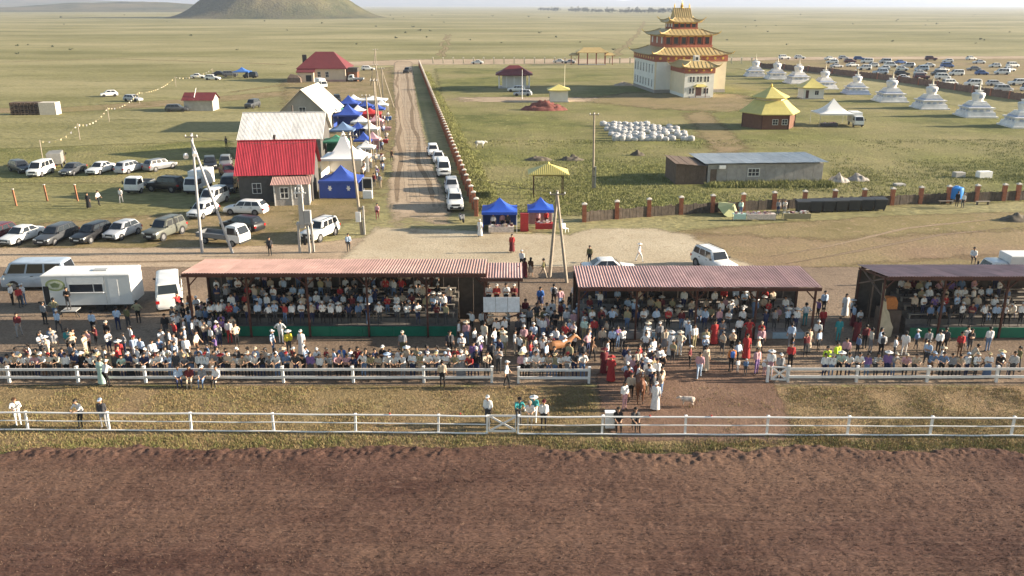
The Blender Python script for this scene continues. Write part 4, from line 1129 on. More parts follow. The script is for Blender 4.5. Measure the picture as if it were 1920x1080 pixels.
sheets('roof_sheet', (-.15, -.4, 5.0), (2.95, -.4, 5.0), (2.95, 3.6, 4.95), (-.15, 3.6, 4.95), m_roofmar, 1.05, .028, 5, t)
p = MB(); p.box(-.15, 2.95, -.45, -.41, 4.72, 4.95); p.build('fascia_board', m_brown, t)
# torn canvas at the left end of the right stand
mb = MB(); n = 16
outl = [(0, 0), (.5, -.1), (1.3, 0), (1.5, .7), (1.15, 1.2), (1.25, 1.8), (.8, 2.2), (.75, 2.9), (.35, 3.3), (.3, 4.2), (0, 4.4)]
mb.loft([[(x + dx, .25 * math.sin(z * 2 + x * 3) + dy, z) for x, z in outl] for dx, dy in ((0, 0), (.03, .03))])
tag(mb.build('canvas_sheet', mat('beige canvas', (.52, .46, .33), .9, .25, 1.2), None, None, (27.5, 59.9, .05), R(25)), 'torn beige canvas sheet hanging at the open end of the right stand', 'canvas')
mb = MB(); mb.loft([[(-.5, -.3, .0), (.5, -.3, .0), (.5, .3, .0), (-.5, .3, .0)], [(-.55, -.35, .5), (.5, -.3, .55), (.55, .35, .5), (-.5, .3, .6)], [(-.3, -.2, .9), (.35, -.2, .95), (.3, .2, .9), (-.3, .2, .95)]])
tag(mb.build('sack', MATS['cloth orange'], None, 60, (28.9, 61.6, 1.9)), 'bright orange sack piled at the left end of the right stand', 'sack')
mb = MB(); mb.box(-.75, .75, -.6, .6, 0, 1.9)
tag(mb.build('crate', m_oldw, None, None, (28.9, 61.6, 0)), 'dark brown timber crate under the orange sack in the right stand', 'crate')
# ---- food trailer
x, y = G(88, 588)
t = thing('food_trailer', 'white food trailer with green oval logo and dark serving window', 'trailer', (x, y, .04), R(3))
Lb, Db, zb0, zt = 7.0, 2.6, .65, 3.25
p = MB(); p.loft([[(i, i * .6, z), (Lb - i, i * .6, z), (Lb - i, Db - i * .6, z), (i, Db - i * .6, z)] for z, i in ((zb0, 0), (zt - .08, 0), (zt, .08))]); p.build('body', m_boxw, t)
p = MB(); p.box(-.03, Lb + .03, -.03, Db + .03, zt - .14, zt - .07); p.build('roof_trim', m_whitep, t)
p = MB(); p.box(3.8, 4.9, .9, 1.4, zt + .003, zt + .10); p.build('roof_hatch', m_steel, t)
for a, b in ((2.15, 4.0), (4.08, 4.75)):
    p = MB(); p.box(a, b, -.012, .05, 1.75, 2.42); w_ = p.build('serving_window', m_win, t)
    p = MB(); p.box(a - .06, b + .06, -.03, .0, 2.42, 2.48); p.box(a - .06, b + .06, -.10, .0, 1.68, 1.75); p.build('window_frame', m_whitep, w_)
p = MB(); p.box(2.0, 4.9, -.02, .0, 2.52, 3.02); p.build('flap', m_whitep, t)
for dx in (1.95, 4.95):
    p = MB(); p.box(dx, dx + .03, -.018, 0, .75, 3.1); p.build('seam', m_steel, t)
p = MB(); p.loft([[(.78 * math.cos(2 * math.pi * k / 24) + 1.05, yy, 2.38 + .50 * math.sin(2 * math.pi * k / 24)) for k in range(24)] for yy in (.03, -.014)]); lg = p.build('logo', mat('logo olive', (.30, .34, .16), .6, .3, 3), t)
p = MB(); p.loft([[(.60 * math.cos(2 * math.pi * k / 24) + 1.05, yy, 2.38 + .36 * math.sin(2 * math.pi * k / 24)) for k in range(24)] for yy in (.0, -.022)]); p.build('logo_inlay', mat('logo pale', (.52, .54, .42), .6, .35, 5), lg)
p = MB(); p.loft([[(1.05 + .42 * math.cos(2 * math.pi * k / 5 + 1.57) * (1 if True else 0), yy, 2.38 + .24 * math.sin(2 * math.pi * k / 5 + 1.57)) for k in range(5)] for yy in (-.01, -.03)]); p.build('logo_emblem', mat('logo dark', (.16, .20, .10), .6, .2, 3), lg)
p = MB(); p.box(5.25, 6.0, -.015, .02, .75, 2.85); p.build('door', m_whitep, t)
p = MB(); p.box(.05, .5, -.02, .03, .7, 2.3); p.build('door', m_trim, t)
for wx in (4.3, 5.1):
    w_ = put('wheel', _wheel(.36, .22)[0], t, (wx, .20, .36)); w2 = put('wheel', w_.data, t, (wx, Db - .2, .36))
p = MB(); p.box(.2, Lb - .2, .3, Db - .3, .45, .64); p.build('chassis', m_trim, t)
p = MB(); p.bar((0, Db / 2, .5), (-1.2, Db / 2, .5), .12); p.build('tow_bar', m_trim, t)
p = MB(); p.box(1.6, 2.8, -1.0, -.02, .42, .48); st = p.build('step_platform', m_steel, t)
p = MB()
for q in (1.65, 2.75):
    for r_ in (-.95, -.1): p.bar((q, r_, 0), (q, r_, .42), .04)
p.bar((2.8, -.95, .42), (3.1, -1.1, 0), .05); p.build('step_leg', m_trim, t)
# the van that tows it, nose to the right behind the trailer
car('van', 'pale blue', 0, 0, 182, 'grey-blue van parked behind the left end of the food trailer', xy=(G(80, 545)[0] - .6, G(80, 545)[1] + 1.0), sc=1.12)
car('van', 'white', 0, 0, 111, 'white minibus backed against the left end of the left stand', xy=(-29.0, 68.4), sc=1.05)
# ---- white suv and van between and behind stands
car('off-roader', 'white', 1338, 507, -68, 'white off-roader parked behind the middle stand roof')
car('sedan', 'white', 1100, 500, 5, 'white car mostly hidden behind the left end of the middle stand', xy=(9.0, 76.0))
car('sedan', 'white', 1447, 515, 180, 'white car hidden behind the right end of the middle stand roof', xy=(23.0, 72.5))
mx, my = 45.0, 73.0
truck(0, 0, 180, 'white box truck behind the right stand roof with a man sitting on it', 'white', 'box', xy=(45.5, 73.5), L=5.5)
# ================================================================== LEFT SIDE: CARS, HOUSES, MARKET
GR1 = 'cars in the front row of the left car park'
car('wagon', 'maroon', -6, 452, -100, 'dark maroon car cut by the left frame edge, front row', group=GR1)
car('sedan', 'white', 43, 452, -103, 'white saloon at the left of the front parked row', group=GR1)
car('wagon', 'dark grey', 108, 452, -100, 'dark grey wagon between the white saloon and black wagon, front row', group=GR1)
car('wagon', 'black', 175, 449, -102, 'black wagon beside the silver hatchback in the front parked row', group=GR1)
car('hatchback', 'silver', 231, 444, -104, 'silver hatchback beside the grey off-roader in the front parked row', group=GR1)
car('off-roader', 'green grey', 311, 444, -107, 'grey-green off-roader with roof rails at the right of the front row', group=GR1)
truck(420, 457, -20, 'white flatbed light truck behind the leaning utility pole', 'white', 'flat', 'grey', L=4.9)
car('wagon', 'black', 455, 432, 155, 'black wagon parked behind the white flatbed truck', group=GR1)
car('hatchback', 'white', 382, 405, -105, 'white hatchback parked by the two-legged utility pole', sc=.98)
car('minivan', 'white', 402, 383, -100, 'white minivan behind the white hatchback near the red roofed house')
car('wagon', 'white', 462, 401, 172, 'white wagon side-on in front of the red roofed house')
truck(375, 358, -95, 'white box truck in the left car park beside the red roofed house', 'white', 'box', L=4.9)
truck(264, 358, -95, 'white flatbed truck facing the camera on the grass', 'white', 'flat', 'grey', L=4.4)
car('off-roader', 'black', 312, 358, 165, 'black off-roader beside the white flatbed truck on the grass')
GR2 = 'cars in the back row of the left car park'
for k, (kd, co, px, py, yw, lb) in enumerate((
  ('wagon', 'dark grey', 40, 322, -40, 'dark grey wagon at the left end of the back parked row'),
  ('minivan', 'white', 78, 328, -90, 'white minivan in the back row beside the brown truck'),
  ('sedan', 'dark grey', 138, 326, -92, 'dark grey saloon right of the brown truck, back row'),
  ('sedan', 'white', 190, 324, -100, 'white saloon in the middle of the back parked row'),
  ('wagon', 'silver', 246, 322, 72, 'silver wagon seen from behind in the back parked row'),
  ('wagon', 'grey', 301, 318, 60, 'grey wagon at the right end of the back parked row'))):
    car(kd, co, px, py, yw, lb, group=GR2)
truck(108, 312, 110, 'brown covered light truck behind the back parked row', 'brown', 'cover', L=4.6)
car('wagon', 'black', 395, 315, -70, 'black wagon left of the red roofed house')
car('hatchback', 'grey', 424, 312, -75, 'grey hatchback tight beside the red house wall')
car('hatchback', 'maroon', 428, 330, -60, 'dark maroon hatchback with white goods beside the red house')
car('minivan', 'dark grey', 430, 358, -80, 'dark grey minivan in the shade of the red house wall')
car('off-roader', 'white', 601, 446, -110, 'white off-roader beside the concrete transformer post')
# cars along the road fence, nose to camera
GR3 = 'vehicles parked along the pillared road fence'
car('wagon', 'white', 812, 290, -82, 'white wagon farthest up the line along the pillared road fence', group=GR3)
car('sedan', 'white', 822, 303, -82, 'white saloon second farthest along the pillared road fence', group=GR3)
car('van', 'white', 831, 327, -82, 'white van in the middle of the line along the road fence', group=GR3)
car('wagon', 'silver', 847, 358, -84, 'silver wagon between the white van and near off-roader by the fence', group=GR3)
car('off-roader', 'white', 853, 390, -84, 'white off-roader nearest the camera along the pillared road fence', group=GR3)
# scooter
x, y = G(866, 416)
t = thing('motor_scooter', 'small pale scooter parked at the end of the car line', 'scooter', (x, y, .04), R(-70))
for xx in (.6, -.6): put('wheel', _wheel(.26, .12)[0], t, (xx, 0, .26))
p = MB(); p.loft([[(-.75, -.16, .45), (-.75, .16, .45), (-.75, .12, .75), (-.75, -.12, .75)], [(-.1, -.16, .35), (-.1, .16, .35), (-.1, .14, .72), (-.1, -.14, .72)], [(.3, -.15, .30), (.3, .15, .30), (.3, .14, .38), (.3, -.14, .38)]]); p.build('body', MATS['paint silver'], t, 40)
p = MB(); p.loft([[(.30, -.22, .32), (.30, .22, .32), (.36, .22, .32), (.36, -.22, .32)], [(.48, -.18, .95), (.48, .18, .95), (.54, .18, .95), (.54, -.18, .95)]]); p.build('leg_shield', MATS['paint silver'], t)
p = MB(); p.tube([(.45, -.36, 1.06), (.52, 0, 1.0), (.45, .36, 1.06)], .02, 6); p.bar((.52, 0, 1.0), (.6, 0, .26), .05); p.build('handlebar', m_trim, t)
p = MB(); p.box(-.8, -.1, -.15, .15, .75, .84); p.build('saddle', m_trim, t)
# far vehicles on the left
for kd, co, px, py, yw, lb in (
  ('hatchback', 'white', 205, 181, -150, 'white hatchback alone on the far left field'),
  ('wagon', 'silver', 250, 190, -20, 'silver wagon beside the flag line on the left field'),
  ('wagon', 'dark grey', 332, 209, 10, 'dark grey car parked against the small maroon shed'),
  ('off-roader', 'dark grey', 474, 202, -100, 'dark off-roader alone left of the gabled house'),
  ('sedan', 'white', 372, 147, 5, 'white saloon left in the far pair by the flag line'),
  ('wagon', 'white', 399, 150, -5, 'white wagon right in the far pair by the flag line'),
  ('sedan', 'black', 412, 142, 0, 'black saloon in the far left cluster'),
  ('off-roader', 'dark grey', 432, 144, 20, 'dark grey off-roader in the far left cluster'),
  ('minivan', 'black', 470, 146, 170, 'black minivan at the right of the far left cluster'),
  ('hatchback', 'white', 606, 198, -80, 'white hatchback behind the gabled house'),
  ('wagon', 'black', 632, 190, -80, 'black wagon among the far market tents'),
  ('wagon', 'silver', 652, 198, -90, 'silver wagon behind the blue market tent'),
  ('wagon', 'white', 690, 132, 5, 'white wagon right of the hip roofed house'),
  ('off-roader', 'black', 764, 137, -100, 'black off-roader far up the dirt road'),
  ('sedan', 'white', 895, 120, 178, 'white saloon on the far road by the white pillars'),
  ('wagon', 'white', 968, 172, 175, 'white wagon in front of the maroon pavilion'),
  ('wagon', 'silver', 980, 180, 172, 'silver wagon nearest in front of the maroon pavilion'),
  ('sedan', 'white', 1048, 118, 175, 'white saloon on the far road left of the yellow roofed gate'),
  ('sedan', 'silver', 1068, 119, 175, 'silver saloon on the far road beside the yellow roofed gate')):
    car(kd, co, px, py, yw, lb, near=False)
truck(603, 165, -60, 'blue and white light truck before the hip roofed house', 'white', 'box', L=5.2)
truck(668, 153, 180, 'white light truck at the wall of the hip roofed house', 'white', 'flat', 'silver', L=4.5)

# ---- houses
def gable_house(name, label, x0, x1, y0, y1, eave, ridge, wallm, roofm, axis='x', over=.5, width=1.05, base=0):
    """axis x: ridge runs along x (roof slope faces the camera); axis y: gable end faces the camera"""
    t = thing(name, label, 'house', (x0, y0, 0)); W, D = x1 - x0, y1 - y0
    p = MB()
    if axis == 'x':
        p.loft([[(xx, 0, -.1), (xx, 0, eave), (xx, D / 2, ridge - .12), (xx, D, eave), (xx, D, -.1)] for xx in (0, W)])
        p.build('wall', wallm, t)
        s = (ridge - eave) / (D / 2); a = over
        sheets('roof_sheet', (-a, -a, eave - a * s + .1), (W + a, -a, eave - a * s + .1), (W + a, D / 2, ridge), (-a, D / 2, ridge), roofm, width, .03, 5, t)
        sheets('roof_sheet', (W + a, D + a, eave - a * s + .1), (-a, D + a, eave - a * s + .1), (-a, D / 2, ridge), (W + a, D / 2, ridge), roofm, width * 2, .03, 10, t)
        p = MB(); p.bar((-a, D / 2, ridge + .03), (W + a, D / 2, ridge + .03), .35, .06); p.build('ridge_cap', roofm, t)
    else:
        p.loft([[(0, yy, -.1), (0, yy, eave), (W / 2, yy, ridge - .12), (W, yy, eave), (W, yy, -.1)] for yy in (0, D)])
        p.build('wall', wallm, t)
        s = (ridge - eave) / (W / 2); a = over
        sheets('roof_sheet', (-a, D + a, eave - a * s + .1), (-a, -a, eave - a * s + .1), (W / 2, -a, ridge), (W / 2, D + a, ridge), roofm, width, .03, 5, t)
        sheets('roof_sheet', (W + a, -a, eave - a * s + .1), (W + a, D + a, eave - a * s + .1), (W / 2, D + a, ridge), (W / 2, -a, ridge), roofm, width, .03, 5, t)
    return t
# red roofed house (its porch in front)
hx0, hx1 = -34.6, -25.5
t = gable_house('red_roofed_house', 'dark boarded house with bright red sheet roof and small porch', hx0, hx1, 106.6, 115.4, 3.75, 7.2, m_slate, m_redroof, 'x', .45); t.rotation_euler[2] = R(7)
p = MB(); p.box(4.7, 8.9, -2.4, .0, -.1, 2.75); p.build('porch', m_shedw, t)
sheets('porch_roof_sheet', (4.3, -2.8, 2.72), (9.2, -2.8, 2.72), (9.2, .0, 3.38), (4.3, .0, 3.38), m_roofred, 1.0, .025, 5, t)
window(t, 5.9, -2.4, 1.0, .9, 1.25, bars=(1, 1), fw=.10); window(t, 7.7, -2.4, 1.0, .9, 1.25, bars=(1, 1), fw=.10)
window(t, 2.2, 0, 1.2, 1.0, 1.2)
for xx in (4.68, 6.8, 8.92):
    p = MB(); p.cbox(xx, -2.42, -.1, .12, .12, 2.85); p.build('corner_board', m_wframe, t)
p = MB(); p.box(4.0, 4.3, 4.9, 5.2, 6.6, 7.8); p.build('chimney', m_darkwall, t)
t = gable_house('metal_roofed_house', 'long low house with pale corrugated metal roof behind the red roof', -44.0, -31.2, 138.6, 150.6, 3.4, 6.8, m_slate, m_whitesheet, 'x', .5); t.rotation_euler[2] = R(5)
p = MB(); p.tube([(7.6, 6.6, 6.4), (7.6, 6.6, 7.9)], .14, 8); p.build('chimney_pipe', m_darkwall, t)
window(t, 10.5, 0, 1.1, 1.1, 1.2)
t = gable_house('gabled_house', 'grey gabled house with pale roof and gable to the camera', -46.0, -36.7, 171, 186, 3.7, 8.2, mat('grey gable plaster', (.33, .31, .28), .85, .12, 1), mat('pale sheet roof', (.55, .51, .44), .6, .1, .8), 'y', .6)
window(t, 4.6, 0, 3.6, 1.2, 1.1)
# hip roofed house
cx, cy = G(605, 153); t = thing('hip_roofed_house', 'beige single-storey house with maroon hip roof', 'house', (cx, cy, 0))
Wd, Dp = 7.6, 6.0
p = MB(); p.box(-Wd, Wd, 0, 2 * Dp, -.1, 4.1); p.build('wall', m_beigew, t)
p = MB(); p.box(-Wd - .02, Wd + .02, -.03, 2 * Dp + .02, -.1, .6); p.build('plinth', m_roofred, t)
mb = hip_roof_mb(Wd + .7, Dp + .7, 5.0, (3.0, .1), 5, 0, 1.0, .15); o = mb.build('roof', m_maroon, t, None, (0, Dp, 4.15))
p = MB(); p.box(-7.4, -6.2, Dp - .6, Dp + .6, 5.0, 8.2); p.build('chimney', m_darkwall, t)
for xx in (-1.0, 1.6): window(t, xx, 0, 1.4, 1.0, 1.7)
p = MB(); p.box(-Wd, -2.4, -2.0, -.04, -.1, 3.0); p.build('porch', m_beigew, t); p = MB(); p.loft([[(-Wd - .4, -2.4, 3.0), (-2.0, -2.4, 3.0), (-2.0, 0, 4.1), (-Wd - .4, 0, 4.1)], [(-Wd - .4, -2.4, 3.12), (-2.0, -2.4, 3.12), (-2.0, 0, 4.22), (-Wd - .4, 0, 4.22)]]); p.build('porch_roof', m_maroon, t)
p = MB(); p.box(-4.9, -3.1, -2.05, -1.99, .2, 2.2); p.build('door', m_trim, t)
t2 = thing('outbuilding', 'small dark roofed outbuilding right of the hip roofed house', 'shed', (cx, cy, 0))
mb = MB(); mb.box(Wd + .5, Wd + 3.6, 1, 5, -.1, 3.0); mb.build('wall', m_brownwall, t2); mb = MB(); mb.box(Wd + .3, Wd + 3.8, .8, 5.2, 3.01, 4.3); mb.build('roof', m_darkwall, t2)
mb = MB(); mb.loft([[(0, 0, 0), (4.5, 0, 0), (4.5, 3, 0), (0, 3, 0)], [(.3, .2, 1.6), (4.3, .2, 1.4), (4.3, 2.6, 1.4), (.3, 2.6, 1.6)], [(1, .8, 2.6), (3.4, .8, 2.2), (3.4, 2, 2.2), (1, 2, 2.6)]])
x, y = G(538, 155); tag(mb.build('wood_stack', m_oldw, None, None, (x, y, 0)), 'brown stack of firewood left of the hip roofed house', 'firewood')
# small shed
cx, cy = G(373, 208); t = thing('small_shed', 'small pale shed with maroon roof on the left field', 'shed', (cx, cy, 0))
p = MB(); p.loft([[(xx, 0, -.1), (xx, 0, 2.6), (xx, 2.2, 3.9), (xx, 4.4, 2.6), (xx, 4.4, -.1)] for xx in (-3.4, 3.4)]); p.build('wall', mat('stained plaster', (.45, .42, .37), .9, .3, .8), t)
sheets('roof_sheet', (-3.8, -.5, 2.45), (3.8, -.5, 2.45), (3.8, 2.2, 4.1), (-3.8, 2.2, 4.1), m_maroon, 1.5, .02, 5, t); sheets('roof_sheet', (3.8, 4.9, 2.45), (-3.8, 4.9, 2.45), (-3.8, 2.2, 4.1), (3.8, 2.2, 4.1), m_maroon, 1.5, .02, 5, t)
p = MB(); p.bar((-1.0, .5, 3.0), (-.6, 1.4, 5.2), .1); p.build('vent_pipe', m_whitep, t)
# pallets
x, y = G(20, 216); t = thing('pallet_stack', 'long stack of dark pallets with a white sheeted end on the left field', 'pallets', (x, y, 0), R(4))
for i in range(3):
    for j in range(3):
        p = MB(); a = i * 2.15; z = j * .95
        for q in range(4): p.box(a + .05, a + 2.0, .02 + q * .7, .42 + q * .7, z + .78, z + .88)
        for q in range(3): p.box(a + .05 + q * .85, a + .25 + q * .85, .05, 2.5, z, z + .78)
        p.box(a + .05, a + 2.0, -.03, .02, z + .30, z + .50); p.build('pallet', m_oldw, t)
p = MB(); p.box(6.5, 10.2, -.1, 2.6, 0, 2.75); p.build('sheeted_end', mat('pale sheet', (.55, .50, .42), .8), t)
# ---- market tents, left of the road
canopy_tent('pavilion_tent', 'blue pavilion tent with white emblems on its front wall', 642, 366, 5.2, 4.6, 2.3, 4.0, m_tentb, 'blf', m_tentb)
x, y = G(642, 366)
for dx in (-1.1, 1.3):
    mb = MB(); mb.loft([[(.30 * r_ * math.cos(2 * math.pi * k / 12), yy, .42 * r_ * math.sin(2 * math.pi * k / 12)) for k, r_ in enumerate([1, .55, 1.0, .6, 1.1, .6, 1, .55, .9, .6, .9, .55])] for yy in (0, -.02)])
    tent = [o for o in C.objects if o.name == 'pavilion_tent'][0]
    mb.build('emblem', m_tentw, tent, None, (dx, -2.26, 1.35))
canopy_tent('pagoda_tent', 'tall white pagoda tent behind the blue pavilion', 648, 330, 6.0, 6.0, 3.0, 6.6, m_tentw, 'bl', m_tentw, curve=2.4)
canopy_tent('market_tent', 'small blue market tent by the roadside pole', 683, 285, 3.0, 3.0, 2.2, 3.4, m_tentb)
canopy_tent('market_tent', 'green market tent squeezed behind the white pagoda tent', 632, 288, 4.4, 4.0, 2.3, 3.2, m_tentg, 'b', m_tentg)
canopy_tent('market_tent', 'grey-blue market tent beside the metal roofed house', 645, 265, 4.4, 4.4, 2.3, 3.6, MATS['cloth denim'])
canopy_tent('market_tent', 'large blue market tent beyond the metal roofed house', 654, 237, 5.4, 5.0, 2.6, 4.6, m_tentb, 'bl', m_tentb)
canopy_tent('market_tent', 'blue market tent with white top near the far crowd', 655, 213, 5.0, 5.0, 2.5, 4.2, m_tentb, 'b', m_tentb)
canopy_tent('market_tent', 'red market tent in the roadside crowd', 694, 233, 4.6, 4.0, 2.4, 3.4, m_tentr, 'b', m_tentr)
canopy_tent('market_tent', 'white market awning at the top of the stalls', 700, 205, 6.6, 5.0, 2.4, 3.2, m_tentw, 'f', mat('banner grey', (.40, .37, .36), .8, .4, 1.4))
for px, py, w, fab, nm in ((676, 318, 3.2, m_tentw, 'small white market tent right of the white pagoda tent'), (694, 262, 3.4, m_tentw, 'white market tent at the road edge by the roadside pole'), (672, 262, 3.4, m_tentb, 'blue market tent left of the white road edge tent'), (678, 248, 3.6, m_tentw, 'white market tent before the large blue tent'), (708, 222, 3.4, m_tentb, 'small blue market tent right of the red tent'), (672, 226, 3.6, m_tentw, 'white market tent between the blue tents'), (686, 216, 3.6, m_tentb, 'blue market tent behind the red tent'), (688, 300, 2.8, m_tentw, 'low white awning at the road edge right of the pagoda tent'), (700, 283, 2.6, MATS['cloth pink'], 'small pink awning at the road edge'), (706, 246, 2.8, MATS['cloth pink'], 'pink awning before the red tent'), (716, 214, 3.0, m_tentw, 'white awning at the far end of the road edge'), (664, 203, 3.6, m_tentw, 'white tent behind the far blue tent'), (636, 226, 4.0, m_tentg, 'green market tent left of the blue ones')):
    canopy_tent('market_tent', nm, px, py, w, w * .9, 2.2, 3.3, fab, random.choice(['', 'b', 'bl']), fab)
canopy_tent('market_tent', 'blue tent in the far left cluster of cars', 455, 146, 5.5, 4.5, 2.2, 3.6, MATS['cloth blue'])
def table(label, px, py, w, d, cloth, goods, rz=0, xy=None, leg=m_steel):
    x, y = xy or G(px, py); t = thing('stall_table', label, 'table', (x, y, .04), rz)
    p = MB(); p.box(-w / 2, w / 2, -d / 2, d / 2, .72, .78); p.build('table_top', cloth, t)
    p = MB(); p.box(-w / 2 + .01, w / 2 - .01, -d / 2 - .012, -d / 2 - .002, .15, .74); p.build('cloth_front', cloth, t)
    for sx in (-1, 1):
        for sy in (-1, 1): p = MB(); p.cbox(sx * (w / 2 - .08), sy * (d / 2 - .08), 0, .05, .05, .72); p.build('leg', leg, t)
    p = MB()
    for _ in range(goods):
        gx, gy, s = random.uniform(-w / 2 + .15, w / 2 - .15), random.uniform(-d / 2 + .12, d / 2 - .12), random.uniform(.08, .2)
        p.cbox(gx, gy, .785, s * 1.5, s, s * random.uniform(.5, 1.6), random.randrange(4))
    if goods: stuff(p.build('goods', [MATS['cloth white'], MATS['cloth pink'], MATS['cloth beige'], MATS['cloth maroon']], t))
    return t
# booth cabinet right of blue pavilion
x, y = G(690, 372); t = thing('vending_stand', 'white framed display stand beside the blue pavilion tent', 'display stand', (x, y, .03))
p = MB(); p.box(-.6, .6, -.3, .3, 0, 1.0); p.build('counter', m_whitep, t)
p = MB(); p.box(-.65, -.55, -.05, .05, 1.0, 2.6); p.box(.55, .65, -.05, .05, 1.0, 2.6); p.box(-.65, .65, -.05, .05, 2.6, 2.72); p.build('frame', m_whitep, t)
p = MB(); p.box(-.55, .55, -.03, .03, 1.3, 2.5); p.build('board', m_trim, t)
# roadside stalls
for k, (px, py, lb) in enumerate(((705, 300, 'market table on the road edge nearest the camera'), (716, 270, 'market table halfway along the road edge stalls'), (722, 246, 'market table before the red tent'), (724, 226, 'market table at the far end of the road edge stalls'))):
    table(lb, px, py, 2.4, 1.0, [MATS['cloth white'], MATS['cloth red'], MATS['cloth pink'], MATS['cloth blue']][k], 14)
# front blue tents with stalls
canopy_tent('stall_tent', 'blue canopy stall tent at the road corner, left of the pair', 937, 430, 3.9, 3.6, 2.35, 3.6, mat('bright blue canopy', (.025, .085, .46), .6, .12, .8), 'bl', m_tentb)
canopy_tent('stall_tent', 'blue canopy stall tent right of the pair, red stalls beneath', 1013, 427, 2.9, 3.0, 2.35, 3.5, MATS['bright blue canopy'], 'b', MATS['cloth pink'])
table('pale goods table under the left blue stall tent', 940, 437, 2.8, .9, m_cloth_table, 22)
table('red goods table under the right blue stall tent', 1020, 431, 2.0, .9, MATS['cloth red'], 18)
mb = MB(); mb.box(-.45, .45, -.4, .4, 0, 2.0); mb.box(-.4, .4, -.405, -.4, .2, 1.9, 1)
x, y = G(983, 433); tag(mb.build('drinks_fridge', [MATS['cloth red'], mat('fridge red', (.45, .04, .04), .4)], None, None, (x, y, .04)), 'tall red drinks fridge between the two blue stall tents', 'fridge')
for k, px in enumerate((1052, 1060)):
    x, y = G(px, 428 + 8 * k); t = thing('plastic_chair', 'white plastic chair beside the right blue stall tent, ' + ('rear' if k == 0 else 'front') + ' one', 'chair', (x, y, .04), R(-90 + 40 * k))
    p = MB(); p.box(-.24, .24, -.24, .24, .42, .46); p.build('seat', m_whitep, t); p = MB(); p.loft([[(-.24, -.24, .46), (-.24, .24, .46), (-.20, .24, .46), (-.20, -.24, .46)], [(-.32, -.22, .95), (-.32, .22, .95), (-.28, .22, .95), (-.28, -.22, .95)]]); p.build('backrest', m_whitep, t)
    for a in (-1, 1):
        for b in (-1, 1): p = MB(); p.bar((a * .22, b * .22, .42), (a * .25, b * .25, 0), .04); p.build('leg', m_whitep, t)
# ---- poles
pole('utility_pole', 'tall two-legged utility pole with floodlights left of the red house', 379, 474, 12.1, .15, mat('pole grey paint', (.36, .36, .37), .6, .15, 2), top=(.35, 0), strut=(3.2, -.2), arm=[(.35, 1.2)])
tp = [o for o in C.objects if o.name.startswith('utility_pole')][-1]
for dx, dz in ((-.35, 10.1), (.55, 10.3)):
    mb = MB(); mb.lathe([(.05, 0), (.22, .10), (.26, .42), (.24, .46)], 12); o = mb.build('floodlight', m_whitep, tp, 40, (dx, -.3, dz)); o.rotation_euler = (R(120), 0, R(20))
# transformer post
x, y = G(574, 474); t = thing('transformer_post', 'concrete transformer post with three legs behind the left stand', 'transformer', (x, y, 0))
for dx, dy in ((-.62, -.1), (.42, -.15), (.72, .3)):
    p = MB(); p.bar((dx, dy, -.1), (dx * .9, dy, 3.0), .20, .20); p.build('leg', m_conc_post, t)
p = MB(); p.loft([[(-.40, -.2, 2.6), (.1, -.2, 2.6), (.1, .2, 2.6), (-.40, .2, 2.6)], [(-.36, -.16, 7.0), (.06, -.16, 7.0), (.06, .16, 7.0), (-.36, .16, 7.0)]]); p.build('column', m_conc_post, t)
p = MB(); p.box(-.75, .85, -.25, .45, 2.95, 3.15); p.build('platform', m_conc_post, t)
p = MB(); p.box(.12, .75, -.2, .35, 3.15, 4.4); p.build('transformer', m_steel, t)
p = MB()
for a in (-.5, -.15, .2): p.lathe([(.05, 6.3), (.09, 6.4), (.05, 6.5), (.09, 6.6), (.04, 6.8)], 8, cx=a, cy=-.3)
p.bar((-.7, -.3, 6.25), (.5, -.3, 6.25), .1); p.build('insulators', m_whitep, t)
p = MB(); p.box(-.12, .14, -.30, -.2, .9, 1.9); p.build('control_box', m_trim, t)
pole('utility_pole', 'wooden utility pole on a concrete butt beside the blue pavilion tent', 679, 440, 11.2, .16, m_pole, top=(-.75, .2), arm=[(.4, 1.6)], butt=3.2)
mb = MB(); mb.box(-.55, -.02, -.35, -.18, 1.5, 2.6); o = [q for q in C.objects if q.name.startswith('utility_pole')][-1]
mb.build('meter_box', m_whitep, o)
pole('utility_pole', 'braced A-frame wooden pole between the left and middle stands', 1030, 522, 8.2, .17, m_pole, top=(.62, .1), strut=(1.55, -1.4), arm=[(.3, 1.4)])
pole('utility_pole', 'slim wooden pole with a dark butt standing in the yard', 1112, 353, 10.3, .16, m_pole, top=(-.15, 0), arm=[(.3, 1.2)], butt=3.0)
GP_ = 'utility poles along the dirt road'
for px, py, h, tx, st, lb in ((709, 262, 11, -.3, None, 'roadside pole above the small blue market tent'), (713, 250, 10.5, -.7, None, 'roadside pole right of the red market tent'), (697, 300, 10.5, -.4, None, 'roadside pole at the market tables nearest the camera'),
                          (719, 201, 9.5, 0, (2.6, 0), 'braced roadside pole at the white market awning'), (707, 160, 11, 0, (-2.0, 0), 'farthest braced pole beyond the market'), (716, 190, 9.5, -1.2, None, 'leaning roadside pole behind the white awning')):
    pole('utility_pole', lb, px, py, h, .15, m_pole, top=(tx, 0), strut=st, arm=[(.3, 1.3)], group=GP_)
for k, (px, py, lb) in enumerate(((31, 386, 'leftmost of three orange posts on the left grass'), (89, 377, 'middle of three orange posts on the left grass'), (146, 377, 'rightmost of three orange posts on the left grass'))):
    x, y = G(px, py); t = thing('orange_post', lb, 'post', (x, y, 0), 0, 'orange posts on the left grass')
    p = MB(); p.bar((0, 0, -.1), (-.12, 0, 2.1), .17, .17); p.build('shaft', mat('faded orange', (.30, .13, .07), .8), t); p = MB(); p.cbox(-.12, 0, 2.1, .24, .24, .08); p.build('cap', m_cap, t)
